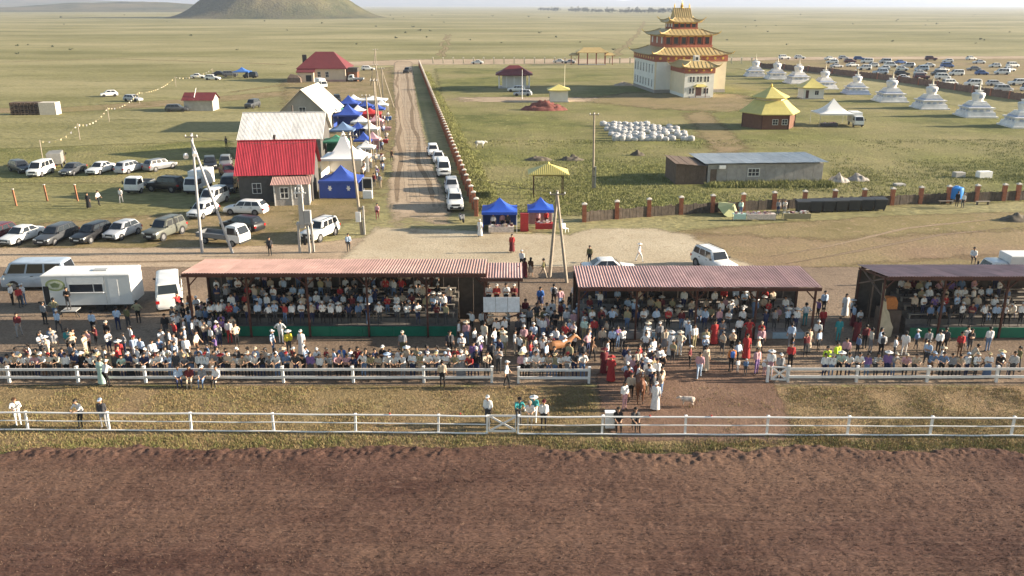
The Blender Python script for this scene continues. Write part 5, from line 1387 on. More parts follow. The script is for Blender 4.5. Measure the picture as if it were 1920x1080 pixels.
# flag line across the left field
pts = [G(80, 297), G(150, 262), G(205, 228), G(262, 195), G(330, 163), G(400, 145)]
t = thing('flag_line', 'sagging line of small pale flags crossing the left field', 'flag line', (*pts[0], 0))
for (x, y) in pts: p = MB(); p.tube([(x - pts[0][0], y - pts[0][1], -.1), (x - pts[0][0], y - pts[0][1], 3.0)], .07, 6); p.build('post', m_pole, t)
for a, b in zip(pts, pts[1:]):
    L = math.hypot(b[0] - a[0], b[1] - a[1]); n = 8; wp = []
    for k in range(n + 1):
        u = k / n; wp.append((a[0] - pts[0][0] + (b[0] - a[0]) * u, a[1] - pts[0][1] + (b[1] - a[1]) * u, 2.9 - 1.2 * 4 * u * (1 - u)))
    p = MB(); p.tube(wp, .014, 4); p.build('cord', m_wood, t)
    for k in range(int(L / 2.6)):
        u = (k + .5) / int(L / 2.6); z = 2.9 - 1.2 * 4 * u * (1 - u); x, y = a[0] - pts[0][0] + (b[0] - a[0]) * u, a[1] - pts[0][1] + (b[1] - a[1]) * u
        p = MB(); dz = random.uniform(.18, .36); p.loft([[(x - .09, y - .09, z), (x + .09, y + .09, z), (x + .05, y + .1, z - dz), (x - .09, y - .07, z - dz)], [(x - .08, y - .1, z), (x + .1, y + .08, z), (x + .06, y + .09, z - dz), (x - .08, y - .08, z - dz)]]); p.build('flag', MATS['cloth ' + random.choice(['cream', 'beige', 'straw', 'khaki', 'grey', 'olive'])], t)
# overhead wires on the road poles
def wire(label, a, b, sag):
    w_ = [(a[0] + (b[0] - a[0]) * k / 14, a[1] + (b[1] - a[1]) * k / 14, a[2] + (b[2] - a[2]) * k / 14 - sag * 4 * k / 14 * (1 - k / 14)) for k in range(15)]
    mb = MB(); mb.tube(w_, .018, 4); tag(mb.build('overhead_wire', m_wire), label, 'wire')
xa, ya = G(679, 440); xb, yb = G(697, 300); xc, yc = G(1030, 522); xd, yd = G(379, 474)
wire('overhead wire from the butted pole up the dirt road', (xa - .75, ya, 10.9), (xb - .4, yb, 10.3), .7)
wire('overhead wire crossing the lot between the A-frame pole and butted pole', (xc + .62, yc, 8.0), (xa - .75, ya, 10.9), .9)
wire('overhead wire from the butted pole to the two-legged pole', (xa - .75, ya, 10.9), (xd + .35, yd, 11.9), .9)
# ================================================================== WALLED YARD, TEMPLE, STUPAS
def pillar_mesh(h, w):
    p = MB(); n = 6
    rows = max(4, int(h / .2))
    for k in range(rows):
        e = w / 2 - (.012 if k % 2 else 0); z0, z1 = h * k / rows, h * (k + 1) / rows
        p.box(-e, e, -e, e, z0, z1 - .012)
    p.box(-w / 2 + .02, w / 2 - .02, -w / 2 + .02, w / 2 - .02, 0, h)
    c = MB(); q = w / 2 + .07; c.loft([[(-a, -a, z), (a, -a, z), (a, a, z), (-a, a, z)] for a, z in ((q, h + .002), (q, h + .09), (.05, h + .26))])
    return p.mesh('pillar', m_brick), c.mesh('pillar_cap', m_cap)
PM = pillar_mesh(2.1, .46)
def panel_fence(name, label, pts, group=None, ph=1.25, infill=True, pm=PM, pmat=m_panel):
    t = thing(name, label, 'fence', (*pts[0], 0), 0, group)
    for x, y in pts:
        o = put('pillar', pm[0], t, (x - pts[0][0], y - pts[0][1], -.05)); put('pillar_cap', pm[1], o)
    if infill:
        for (x0, y0), (x1, y1) in zip(pts, pts[1:]):
            L = math.hypot(x1 - x0, y1 - y0); a = math.atan2(y1 - y0, x1 - x0)
            p = MB(); n = int((L - .5) / .42)
            for k in range(n):
                u = .27 + k * (L - .54) / n; w = (L - .54) / n - .03
                p.box(u, u + w, -.05 - random.uniform(0, .03), .03, 0, ph * random.uniform(.9, 1.05))
            p.box(.25, L - .25, -.02, .05, .2, .3); p.box(.25, L - .25, .031, .08, ph * .75, ph * .85)
            put('fence_panel', p.mesh('fence_panel', pmat), t, (x0 - pts[0][0], y0 - pts[0][1], 0), a)
    return t
fx = [(1095, 416), (1156, 410.5), (1216, 406), (1276, 402), (1335, 398.5), (1392, 395.5), (1450, 392.5), (1507, 390), (1563, 388), (1618, 386), (1671, 384.5), (1724, 382), (1776, 380), (1829, 378), (1880, 376.5), (1906, 375.5), (1960, 373.5), (2010, 372)]
panel_fence('yard_fence', 'orange pillared fence with dark infill along the front of the yard', [G(*p) for p in fx])
a, b = G(893, 405), G(786, 124); L = math.hypot(b[0] - a[0], b[1] - a[1]); n = int(L / 3.7)
panel_fence('road_fence', 'long line of orange pillars with dark infill beside the dirt road', [(a[0] + (b[0] - a[0]) * k / n, a[1] + (b[1] - a[1]) * k / n) for k in range(n + 1)], ph=1.1)
WP = (lambda p: p)(pillar_mesh(2.4, .5)); 
wm, wc = WP; wm.materials.clear(); wm.materials.append(mat('pale yellow pillar', (.62, .55, .38), .8))
panel_fence('far_fence', 'row of pale pillars along the far road left of the temple gate', [G(812 + 19 * k, 119) for k in range(15)], infill=False, pm=WP)
panel_fence('far_fence', 'row of pale pillars along the far road right of the temple gate', [G(1143 + 19 * k, 119) for k in range(15)], infill=False, pm=WP)
panel_fence('stupa_fence', 'brown pillared fence behind the stupas before the far car park', [G(x, y) for x, y in ((1425, 127), (1470, 130), (1515, 134), (1560, 138.5), (1603, 143.5), (1645, 148.5), (1685, 154), (1722, 159), (1757, 164), (1790, 169), (1823, 174), (1857, 179.5), (1892, 185), (1930, 191))], ph=1.9, pmat=mat('rusty infill', (.16, .10, .075), .9, .4, 1.0, .4))

# ---- temple
tx0, ty0 = 40.4, 248.0
T = thing('buddhist_temple', 'white and cream temple with three tiers of upturned yellow roofs', 'temple', (tx0, ty0, 0), R(7))
W, D, Hh = 20.8, 23.0, 8.6
p = MB(); p.box(0, W, 0, D, -.1, Hh); p.build('main_wall', m_cream, T)
p = MB(); p.box(-.05, W + .05, -.05, D + .05, -.1, .9); p.build('plinth', mat('grey plinth', (.33, .30, .27), .9), T)
p = MB(); p.box(.35, 6.1, -.06, .05, .95, Hh - .05); p.build('front_panel', m_mint_pl, T)
p = MB(); p.box(-.06, .05, .6, D - .6, .95, Hh - .05); p.build('side_panel', m_mint_pl, T)
p = MB(); p.box(-.22, W + .22, -.22, D + .22, Hh, Hh + 1.75); fr = p.build('frieze', m_frieze, T)
for k in range(9):
    q = MB(); q.lathe([(.38, 0), (.36, .05), (.2, .07)], 12); o = q.build('frieze_disc', m_goldf, fr, 40, (1.3 + k * 2.28, -.225, Hh + .9)); o.rotation_euler = (R(90), 0, 0)
    q = MB(); q.lathe([(.38, 0), (.36, .05), (.2, .07)], 12); o = q.build('frieze_disc', m_goldf, fr, 40, (-.225, 1.6 + k * 2.5, Hh + .9)); o.rotation_euler = (R(90), 0, R(-90))
for y in (2.6, 5.7, 8.8, 11.9, 15.0, 18.1, 21.0):
    window(T, -.05, y, 1.6, 1.0, 2.0, 'x', -1, (1, 1)); window(T, -.05, y, 5.3, 1.0, 2.4, 'x', -1, (1, 1))
def roof_part(w, d, h, top, cx, cy, z, curl=.5, power=1.2, m=m_gold, nm='roof', parent=T, over=None):
    mb = hip_roof_mb(w, d, h, top, 6, curl, power, .28, 8); o = mb.build(nm, m, parent, None, (cx, cy, z))
    for sx in (-1, 1):
        for sy in (-1, 1):
            pts = []
            for i in range(7):
                u = i / 6; a, b = w + (top[0] - w) * u, d + (top[1] - d) * u
                pts.append((sx * a, sy * b, h * u ** power + curl * (1 - u) ** 3 + .08))
            q = MB(); q.tube(pts, .14, 6); q.build('hip_ridge', m_gold, o)
            q = MB(); q.tube([pts[0], (sx * (w + .5), sy * (d + .5), curl + .75)], [.14, .04], 6); q.build('upturned_tip', m_goldf, o)
    for k in range(1, int(w * 2 / 1.1)):                     # standing seams down the front slope
        x = -w + 2 * w * k / int(w * 2 / 1.1); u = 1.0
        lim = 1.0 if abs(x) <= top[0] else (w - abs(x)) / max(w - top[0], .01)
        pts = [(x, -(d + (top[1] - d) * lim * i / 3), h * (lim * i / 3) ** power + .05 + curl * abs(x / w) ** 4 * (1 - lim * i / 3) ** 3) for i in range(4)]
        q = MB(); q.tube(pts, .045, 4); q.build('roof_seam', m, o)
    return o
cx, cy = W / 2, D / 2
roof_part(W / 2 + 1.2, D / 2 + 1.2, 1.9, (W / 2 - 3.4, D / 2 - 3.4), cx, cy, Hh + 1.78, .5)
def storey(w, d, z, h, nwin):
    p = MB(); p.box(cx - w, cx + w, cy - d, cy + d, z, z + h); s = p.build('upper_storey', m_frieze, T)
    n = nwin
    for k in range(n + 1):
        x = cx - w + 2 * w * k / n
        q = MB(); q.cbox(x, cy - d - .25, z, .32, .32, h); q.build('column', mat('red column', (.30, .07, .04), .6), s)
    for k in range(n):
        x = cx - w + 2 * w * (k + .5) / n
        q = MB(); q.box(x - .55, x + .55, cy - d - .06, cy - d + .02, z + h * .35, z + h * .82); q.build('window', m_win, s)
    q = MB(); q.box(cx - w - .35, cx + w + .35, cy - d - .45, cy - d - .37, z + .02, z + h * .28); q.build('balustrade', m_frieze, s)
    q = MB(); q.box(cx - w - .1, cx + w + .1, cy - d - .12, cy + d + .12, z + h - .5, z + h - .004); q.build('cornice', m_goldf, s)
    for k in range(3):
        y = cy - d + 2 * d * (k + .5) / 3; q = MB(); q.box(cx - w - .06, cx - w + .02, y - .55, y + .55, z + h * .35, z + h * .82); q.build('window', m_wframe, s)
z1 = Hh + 3.4; storey(6.9, 7.2, z1, 3.7, 6)
roof_part(8.6, 8.9, 1.5, (4.6, 4.9), cx, cy, z1 + 3.7, .5)
z2 = z1 + 5.0; storey(3.5, 3.8, z2, 2.2, 4)
roof_part(5.1, 5.4, 1.1, (2.7, 2.4), cx, cy, z2 + 2.2, .7, 1.5)
z3 = z2 + 3.3
p = MB(); p.loft([[(cx - 2.6, cy + s * 2.2, z3), (cx + 2.6, cy + s * 2.2, z3), (cx + 2.6, cy + s * .05, z3 + 2.7), (cx - 2.6, cy + s * .05, z3 + 2.7)] for s in (-1, 1)]); tr = p.build('top_roof', m_gold, T)
for k in range(9):
    q = MB(); x = cx - 2.5 + k * .625; q.tube([(x, cy - 2.25, z3), (x, cy - .1, z3 + 2.72)], .08, 4); q.build('roof_seam', m_gold, tr)
p = MB(); p.lathe([(.5, 0), (.35, .3), (.5, .6), (.2, .9), (.28, 1.2), (.08, 1.6), (.02, 2.4)], 12); p.build('finial', m_goldf, tr, 50, (cx, cy, z3 + 2.65))
for s in (-1, 1): p = MB(); p.lathe([(.22, 0), (.14, .3), (.2, .6), (.03, 1.3)], 10); p.build('finial', m_goldf, tr, 50, (cx + s * 2.2, cy, z3 + 2.6))
# projecting entrance block
pw, pd = 8.2, 12.8; px0 = 45.0 - tx0
p = MB(); p.box(px0, px0 + pw, -pd, -.07, -.1, 6.3); p.build('entrance_block', m_mint_pl, T)
p = MB(); p.box(px0 - .03, px0 + .03, -pd + .01, -.08, .9, 6.28); p.build('entrance_side', m_cream, T)
p = MB(); p.box(px0 - .16, px0 + pw + .16, -pd - .16, -.08, 6.32, 7.85); fr = p.build('frieze', m_frieze, T)
for k in range(4): q = MB(); q.lathe([(.3, 0), (.2, .07)], 10); o = q.build('frieze_disc', m_goldf, fr, 40, (px0 + 1.1 + 2 * k, -pd - .165, 7.1)); o.rotation_euler = (R(90), 0, 0)
roof_part(pw / 2 + 1.0, pd / 2 + .2, 1.5, (pw / 2 - 1.6, pd / 2 - 1.8), px0 + pw / 2, -pd / 2 - 1.0, 7.88, .45)
q = MB(); q.box(px0 + pw / 2 - .7, px0 + pw / 2 + .7, -pd + 3.0, -pd + 4.4, 8.9, 10.8); dm = q.build('dormer', m_white_pl, T); q = MB(); q.box(px0 + pw / 2 - .35, px0 + pw / 2 + .35, -pd + 2.97, -pd + 3.0, 9.6, 10.4); q.build('window', m_win, dm)
for k in (-1, 0, 1):
    for s in (-.42, .42): window(T, px0 + pw / 2 + k * 2.0 + s, -pd, 4.1, .5, 1.4, bars=(0, 1), fw=.05)
for k in (-1, 1):
    for s in (-.42, .42): window(T, px0 + pw / 2 + k * 2.0 + s, -pd, 1.0, .5, 1.4, bars=(0, 1), fw=.05)
p = MB(); p.box(px0 + pw / 2 - .75, px0 + pw / 2 + .75, -pd - .04, -pd + .02, .1, 2.6); p.build('door', m_brown, T)
mb = hip_roof_mb(1.7, 1.2, .6, (.9, .3), 4, .15, 1.1, .12); mb.build('door_canopy', m_yellow, T, None, (px0 + pw / 2, -pd - .9, 2.95))
for s in (-1, 1): p = MB(); p.tube([(px0 + pw / 2 + s * 1.35, -pd - 1.7, 0), (px0 + pw / 2 + s * 1.35, -pd - 1.7, 2.9)], .1, 8); p.build('canopy_post', m_brown, T)
for k in range(3): p = MB(); p.box(px0 + 1.2 - .0, px0 + pw - 1.2, -pd - 1.9 + k * .45, -pd - 1.45 + k * .45, -.05, .16 * (k + 1)); p.build('step', m_conc_post, T)

# ---- stupas
def stupa(k, px, py, label, s=1.0, blue=False):
    s *= random.uniform(.86, .96)
    x, y = G(px, py); t = thing('stupa', label, 'stupa', (x, y, 0), R(random.uniform(-4, 4)), 'row of white stupas'); m = m_stupa
    p = MB()
    def sq(w, z): return [(-w, -w, z), (w, -w, z), (w, w, z), (-w, w, z)]
    p.loft([sq(a * s, z * s) for a, z in ((3.9, -.1), (3.9, .35), (3.5, .36), (3.25, 1.35))]); p.build('base', m_stupab if blue else m, t)
    p = MB(); p.loft([sq(a * s, z * s) for a, z in ((2.9, 1.35), (2.8, 2.0), (3.15, 2.15), (3.2, 2.4), (2.6, 2.42))]); th = p.build('throne', m, t)
    for a in range(4):
        for q in (-1.6, 0, 1.6):
            d = MB(); d.box(q * s - .42 * s, q * s + .42 * s, -2.98 * s, -2.80 * s, 1.5 * s, 1.92 * s); o = d.build('relief', m_stupab, th); o.rotation_euler[2] = a * math.pi / 2
    for i, (a, z) in enumerate(((2.45, 2.42), (2.15, 2.78), (1.88, 3.12), (1.62, 3.44))):
        p = MB(); p.loft([sq(a * s, z * s), sq(a * s * .97, (z + .33) * s)]); p.build('step', m_stupab if i == 0 else m, t)
    p = MB(); p.lathe([(1.15 * s, 3.78 * s), (1.2 * s, 4.0 * s), (1.5 * s, 5.0 * s), (1.58 * s, 5.5 * s), (1.35 * s, 5.75 * s), (.7 * s, 5.9 * s)], 20); dm = p.build('vase_dome', m, t, 40)
    d = MB(); d.box(-.4 * s, .4 * s, -1.62 * s, -1.2 * s, 4.5 * s, 5.3 * s); d.build('niche', m_stupab, dm)
    p = MB(); p.loft([sq(.62 * s, 5.88 * s), sq(.62 * s, 6.2 * s), sq(.75 * s, 6.25 * s), sq(.75 * s, 6.4 * s)]); p.build('harmika', m, t)
    p = MB(); pr = []
    for i in range(9): z = 6.4 + i * .2; r_ = .34 - i * .028; pr += [(r_ * s, z * s), (r_ * .8 * s, (z + .19) * s)]
    pr += [(.16 * s, 8.25 * s), (.05 * s, 8.5 * s), (.02 * s, 9.0 * s)]
    p.lathe(pr, 10); p.build('spire', mat('spire gold grey', (.48, .42, .30), .5, .15, 2), t, 40)
for k, a in enumerate(((1415, 143, 'white stupa farthest left, nearest the temple'), (1455, 148, 'white stupa second from the temple'), (1495, 156, 'white stupa third from the temple, left of the small yellow-roofed house'), (1544, 166, 'white stupa rising behind the small yellow-roofed house'), (1604, 176, 'grey-blue stupa in the middle of the row', .92, True), (1668, 190, 'plain white stupa just right of the grey-blue one'), (1742, 203, 'white stupa third from the right end of the row'), (1828, 218, 'large white stupa second from the right end of the row'), (1914, 237, 'nearest white stupa cut by the right frame edge'))):
    stupa(k, *a)

# ---- pavilions and small houses in the yard
def pavilion(name, label, px, py, w, d, h, rh, roofm, wallm, cols=4, cat='pavilion', colm=m_whitep, over=.8, top=.15, openf=True):
    x, y = G(px, py); t = thing(name, label, cat, (x, y + d / 2, 0))
    p = MB(); p.box(-w / 2, w / 2, -d / 2, d / 2, -.1, .25); p.build('floor', m_conc_post, t)
    if wallm: p = MB(); q = 0 if not openf else 1.0; p.box(-w / 2 + .2 + q, w / 2 - .2 - q, -d / 2 + .2 + q, d / 2 - .2 - q, .25, h); p.build('wall', wallm, t)
    if cols:
        for sy in (-1, 1):
            for k in range(cols): p = MB(); xx = -w / 2 + .25 + (w - .5) * k / (cols - 1); p.cbox(xx, sy * (d / 2 - .25), .25, .26, .26, h - .25); p.build('column', colm, t)
    mb = hip_roof_mb(w / 2 + over, d / 2 + over, rh, (w * top, .1), 5, .15, 1.1, .2); o = mb.build('roof', roofm, t, None, (0, 0, h + .05))
    return t
t = pavilion('maroon_pavilion', 'open pavilion with maroon hip roof and pale columns', 964, 166, 9.6, 8.0, 3.9, 2.6, m_maroon, m_white_pl, 5)
p = MB(); p.tube([(-1, -4.3, 0), (-1, -4.3, 6.5)], .09, 6); t2 = thing('flagpole', 'thin white pole in front of the maroon pavilion', 'flagpole', (*G(979, 186), 0)); p = MB(); p.tube([(0, 0, -.1), (0, 0, 7.6)], [.09, .05], 8); p.build('shaft', m_whitep, t2); p = MB(); p.lathe([(.02, 7.55), (.1, 7.65), (.02, 7.78)], 8); p.build('ball', m_goldf, t2)
t = pavilion('white_hut', 'small plain white hut with yellow pyramid roof', 1048, 192, 5.0, 4.6, 3.0, 1.3, m_yellow, m_white_pl, 0, 'hut', openf=False, over=.45, top=.02)
p = MB(); p.box(-2.36, -2.28, -1.2, 0, .3, 2.3); p.build('door', m_win, t)
t2 = thing('flagpole', 'tall pale pole behind the small white hut', 'flagpole', (*G(1058, 180), 0)); p = MB(); p.tube([(0, 0, -.1), (0, 0, 8.2)], [.12, .07], 8); p.build('shaft', mat('pale yellow pillar', (.62, .55, .38)), t2); p = MB(); p.lathe([(.02, 8.15), (.14, 8.3), (.02, 8.5)], 8); p.build('ball', m_goldf, t2)
t = pavilion('small_house', 'small cream house with yellow roof below the stupas', 1525, 186, 5.8, 5.0, 2.9, 2.3, m_yellow, m_white_pl, 0, 'house', openf=False, over=.5, top=.02)
window(t, .8, -2.3, 1.1, 1.0, 1.1, bars=(1, 0)); p = MB(); p.box(-2.1, -1.3, -2.34, -2.28, .25, 2.3); p.build('door', m_brown, t)
t = pavilion('far_gate', 'far entrance gate with yellow curved roof and red posts', 1110, 122, 11.5, 3.0, 5.0, 2.0, m_gold, None, 4, 'gate', m_frieze, 1.0, .3)
for s in (-1, 1): mb = hip_roof_mb(2.2, 1.8, 1.0, (1.0, .1), 4, .15, 1.1, .2); mb.build('side_roof', m_gold, t, None, (s * 7.4, 0, 3.9)); p = MB(); p.cbox(s * 8.6, 0, 0, .3, .3, 3.9); p.build('side_post', m_frieze, t)
# hexagonal hall
x, y = G(1452, 243); t = thing('hexagonal_hall', 'hexagonal brown hall with two-tiered yellow roof', 'hall', (x, y + 4.6, 0))
def hexr(r, z, a0=0): return [(r * math.cos(math.pi / 3 * k + a0), r * math.sin(math.pi / 3 * k + a0), z) for k in range(6)]
p = MB(); p.loft([hexr(5.4, -.1), hexr(5.4, 3.1)]); p.build('wall', m_brownwall, t)
p = MB(); p.loft([hexr(6.3, 2.95), hexr(6.35, 3.1), hexr(4.6, 4.4), hexr(3.4, 5.5)]); p.build('lower_roof', m_yellow, t)
p = MB(); p.loft([hexr(2.9, 5.2), hexr(2.9, 6.1)]); p.build('clerestory', m_cream, t)
p = MB(); p.loft([hexr(3.9, 5.95), hexr(3.95, 6.1), hexr(2.0, 7.0), hexr(.1, 8.1)]); p.build('upper_roof', m_yellow, t)
p = MB(); p.lathe([(.18, 8.0), (.25, 8.2), (.05, 8.7)], 8); p.build('finial', m_goldf, t)
window(t, .0, -4.68, 1.0, 1.0, 1.0, bars=(1, 1)); window(t, 1.9, -4.68, 1.0, 1.0, 1.0, bars=(1, 1))
for k in range(6):
    c0, c1 = hexr(5.42, 0)[k][:2], hexr(5.42, 0)[k][:2]; p = MB(); p.cbox(c0[0], c0[1], -.1, .2, .2, 3.1); p.build('corner_post', m_brown, t)
canopy_tent('white_tent', 'white pagoda tent beside the hexagonal hall', 1558, 234, 7.0, 6.0, 2.6, 5.4, m_tentw, None, curve=1.8)
table('dark goods table under the white pagoda tent', 1552, 238, 3.6, 1.2, MATS['cloth charcoal'], 12)
truck(1603, 236, -95, 'white box truck beside the white pagoda tent', 'white', 'box', L=4.8)
# yellow gazebo
x, y = G(1028, 372); t = thing('gazebo', 'open gazebo with lemon yellow hip roof on thin posts', 'gazebo', (x, y + 1.2, 0))
mb = hip_roof_mb(2.65, 2.0, 1.05, (.25, .1), 5, 0, 1.0, .1); mb.build('roof', m_yellow, t, None, (0, 0, 3.25))
for k in range(20):
    xx = -2.5 + k * .263; u = min(1, (2.65 - abs(xx)) / 2.4); q = MB(); q.tube([(xx, -2.0, 3.28), (xx, -2.0 + 1.9 * u, 3.28 + 1.05 * u)], .03, 4); q.build('roof_rib', m_yellow, t)
q = MB(); q.lathe([(.25, 4.25), (.2, 4.45), (.05, 4.6)], 8); q.build('finial', m_yellow, t)
for sx in (-1, 1):
    for sy in (-1, 1): q = MB(); q.cbox(sx * 1.9, sy * 1.3, -.1, .10, .10, 3.3); q.build('post', m_brown, t)
q = MB(); q.box(-1.9, 1.9, -1.35, -1.25, 2.95, 3.15); q.box(-1.9, 1.9, 1.25, 1.35, 2.95, 3.15); q.build('beam', m_brown, t)
# long grey shed with wooden lean-to
x, y = G(1325, 345); t = thing('long_shed', 'long low grey shed with pale flat sheet roof', 'shed', (x, y, 0), R(4))
p = MB(); p.box(0, 16.6, 0, 7.5, -.1, 2.75); p.build('wall', m_shedw, t)
sheets('roof_sheet', (-.6, -.5, 2.98), (17.1, -.5, 2.98), (17.1, 8.0, 3.0), (-.6, 8.0, 3.0), mat('pale grey roofing', (.45, .48, .49), .6, .2, .5), 1.5, .02, 6, t)
for k in range(12): p = MB(); p.box(k * 1.38 + .02, k * 1.38 + 1.36, -.04, -.002, .0, 2.72 - .03 * (k % 3)); p.build('wall_panel', m_shedw, t)
window(t, 6.6, -.04, 1.1, 1.5, .95, bars=(2, 1), fw=.12)
p = MB(); p.box(.4, 1.3, -.07, -.04, .1, 2.1); p.build('door', m_oldw, t)
p = MB(); p.box(1.5, 2.4, -.5, -.05, 2.2, 2.7); p.build('meter_box', m_whitep, t)
x, y = G(1266, 346); t = thing('wooden_lean_to', 'old brown plank lean-to at the left end of the grey shed', 'shed', (x, y, 0), R(4))
p = MB(); p.loft([[(0, 0, -.1), (4.3, 0, -.1), (4.3, 6, -.1), (0, 6, -.1)], [(0, 0, 2.9), (4.3, 0, 2.5), (4.3, 6, 2.6), (0, 6, 3.0)]]); p.build('wall', m_oldw, t)
for k in range(14): p = MB(); p.box(k * .305 + .01, k * .305 + .29, -.03 - random.uniform(0, .02), -.002, .0, 2.75 - .02 * k * .8); p.build('plank', m_oldw, t)
for k in range(7): p = MB(); a = k * .65 - .2; zz = 2.95 - .4 * a / 4.3 + .03 * (k % 2); p.loft([[(a, -.4, zz), (a + .62, -.4, zz - .05), (a + .62, 6.2, zz + .05), (a, 6.2, zz + .1)], [(a, -.4, zz + .05), (a + .62, -.4, zz), (a + .62, 6.2, zz + .1), (a, 6.2, zz + .15)]]); p.build('roof_board', m_oldw, t)
# bulk bags
mbag = MB(); R1 = []
for z, s in ((0, .82), (.12, .97), (.5, 1.04), (.9, 1.0), (1.08, .8)):
    R1.append([(.58 * s * math.copysign(abs(math.cos(a)) ** .55, math.cos(a)), .58 * s * math.copysign(abs(math.sin(a)) ** .55, math.sin(a)), z) for a in [2 * math.pi * k / 14 for k in range(14)]])
mbag.loft(R1); mbag.loft([[(.18 * math.cos(a), .18 * math.sin(a), z) for a in [2 * math.pi * k / 8 for k in range(8)]] for z in (1.06, 1.22)])
bag_me = mbag.mesh('bulk_bag', mat('white woven sack', (.50, .49, .48), .85, .4, 2.2, .4), 50)
for r_ in range(7):
    n = 13 - (r_ % 2)
    for k in range(n):
        if r_ == 6 and k > 8 or random.random() < .05: continue
        u = (k + .5 * (r_ % 2)) / 12; px = 1155 - r_ * 4 + u * (140 - r_ * 3); py = 264 - r_ * 4.6
        x, y = G(px, py)
        tag(put('bulk_bag', bag_me, None, (x + random.uniform(-.06, .06), y + random.uniform(-.06, .06), 0), random.uniform(-.3, .3), (random.uniform(1.0, 1.2), random.uniform(1.0, 1.2), random.uniform(.62, .95))), 'white bulk sack in the %s row from front of the sack block' % ORD[r_], 'sack', 'block of white bulk sacks')
# rubble, mounds, blocks
def mound(name, label, px, py, w, d, h, m, cat, seed, n=26):
    x, y = G(px, py); rs = np.random.default_rng(seed); xs = np.linspace(-w / 2, w / 2, n); ys = np.linspace(-d / 2, d / 2, n)
    def zf(X, Y):
        b = np.clip(1 - np.sqrt((2 * X / w) ** 2 + (2 * Y / d) ** 2), 0, 1) ** .7
        return h * b * (.55 + .9 * vnoise(X * 2.2, Y * 2.2, seed)) - .05
    o = grid_mesh(name, xs, ys, zf, m, False); o.location = (x, y, 0); return tag(o, label, cat)
m_rub = mat('rubble grey', (.33, .30, .27), .9, .5, 1.5, .5)
m_redwood = mat('stacked red bricks', (.20, .07, .055), .9, .5, 1.4, .6)
mound('brick_heap', 'long dark red heap of bricks in front of the white hut', 1020, 206, 11.5, 5.0, 2.2, m_redwood, 'heap', 3)
mound('rubble_heap', 'grey rubble heap just right of the grey shed', 1572, 340, 3.2, 2.4, 1.1, m_rub, 'rubble', 5)
mound('rubble_heap', 'pale rubble heap second right of the grey shed', 1608, 338, 3.4, 2.2, 1.0, m_rub, 'rubble', 7)
mound('earth_heap', 'dark earth heap left of the pole in the yard', 1072, 300, 4.2, 2.4, .8, mat('earth', (.12, .10, .075), .95, .4, 1), 'heap', 9)
mound('earth_heap', 'dark earth heap behind the yellow gazebo', 1010, 300, 4.6, 2.4, .8, MATS['earth'], 'heap', 11)
mound('earth_heap', 'small earth heap left of the grey shed roof', 1195, 291, 2.6, 1.8, .8, MATS['earth'], 'heap', 13)
mound('earth_heap', 'dark earth heap at the right frame edge behind the right stand', 1905, 413, 4.0, 2.4, .9, MATS['earth'], 'heap', 15)
mound('earth_heap', 'pale heap on the ground left of the temple', 1170, 160, 7.0, 4.0, 1.0, mat('sand heap', (.42, .33, .25), .95, .2, 1), 'heap', 17)
for k, (px, py, w, h, lb) in enumerate(((1844, 333, 2.0, .95, 'white concrete block on the right yard grass'), (1797, 332, 1.5, .75, 'grey concrete block left of the white one on the yard grass'), (1686, 348, 1.4, .3, 'flat pale slab lying behind the yard fence'))):
    x, y = G(px, py); mb = MB(); mb.loft([[(-w / 2 + i, -.5 + i, z), (w / 2 - i, -.5 + i, z), (w / 2 - i, .5 - i, z), (-w / 2 + i, .5 - i, z)] for z, i in ((-.05, 0), (h - .04, 0), (h, .04))]); tag(mb.build('concrete_block', m_whitep if k == 0 else m_conc_post, None, None, (x, y, 0), R(8)), lb, 'concrete block')
# rubbish containers
for k in range(7):
    x, y = G(1503 + k * 24, 398.5 - k * .75); t = thing('waste_container', 'black lidded waste container before the yard fence, %s from left' % ORD[k], 'container', (x, y, .02), R(random.uniform(-4, 4)), 'waste containers along the yard fence')
    p = MB(); p.loft([[(-.62, -.42, .14), (.62, -.42, .14), (.62, .42, .14), (-.62, .42, .14)], [(-.78, -.55, 1.35), (.78, -.55, 1.35), (.78, .55, 1.35), (-.78, .55, 1.35)]]); p.build('bin_body', mat('black plastic bin', (.035, .038, .042), .55, .2, 2), t)
    p = MB(); p.loft([[(-.82, -.6, 1.36), (.82, -.6, 1.36), (.82, .58, 1.36), (-.82, .58, 1.36)], [(-.8, -.56, 1.46), (.8, -.56, 1.46), (.8, .56, 1.56), (-.8, .56, 1.56)]]); p.build('lid', MATS['black plastic bin'], t)
    for sx in (-1, 1):
        for sy in (-1, 1): p = MB(); p.cbox(sx * .5, sy * .32, 0, .1, .16, .15); p.build('castor', m_trim, t)
# blue tank
x, y = G(1790, 380); t = thing('water_tank', 'bright blue water tank on a stand before the yard fence', 'tank', (x, y, 0))
p = MB(); p.lathe([(.55, .5), (.78, .58), (.82, .8), (.82, 1.8), (.76, 1.98), (.3, 2.08), (.28, 2.15)], 18); p.build('tank_body', mat('blue plastic', (.02, .20, .58), .45, .08, 1), t, 40)
for a in (-1, 1):
    for b in (-1, 1): p = MB(); p.cbox(a * .55, b * .55, -.05, .09, .09, .56); p.build('leg', m_steel, t)
for k, (px, py) in enumerate(((1758, 379), (1772, 383), (1842, 384))):
    x, y = G(px, py); t = thing('bench', 'low plank bench %s' % ('left of the blue tank', 'just before the blue tank', 'right of the blue tank')[k], 'bench', (x, y, 0), R(3)); p = MB(); p.box(-.9, .9, -.2, .2, .40, .46); p.build('seat', m_pole, t)
    for s in (-1, 1): p = MB(); p.cbox(s * .7, 0, -.03, .08, .34, .43); p.build('leg', m_wood, t)
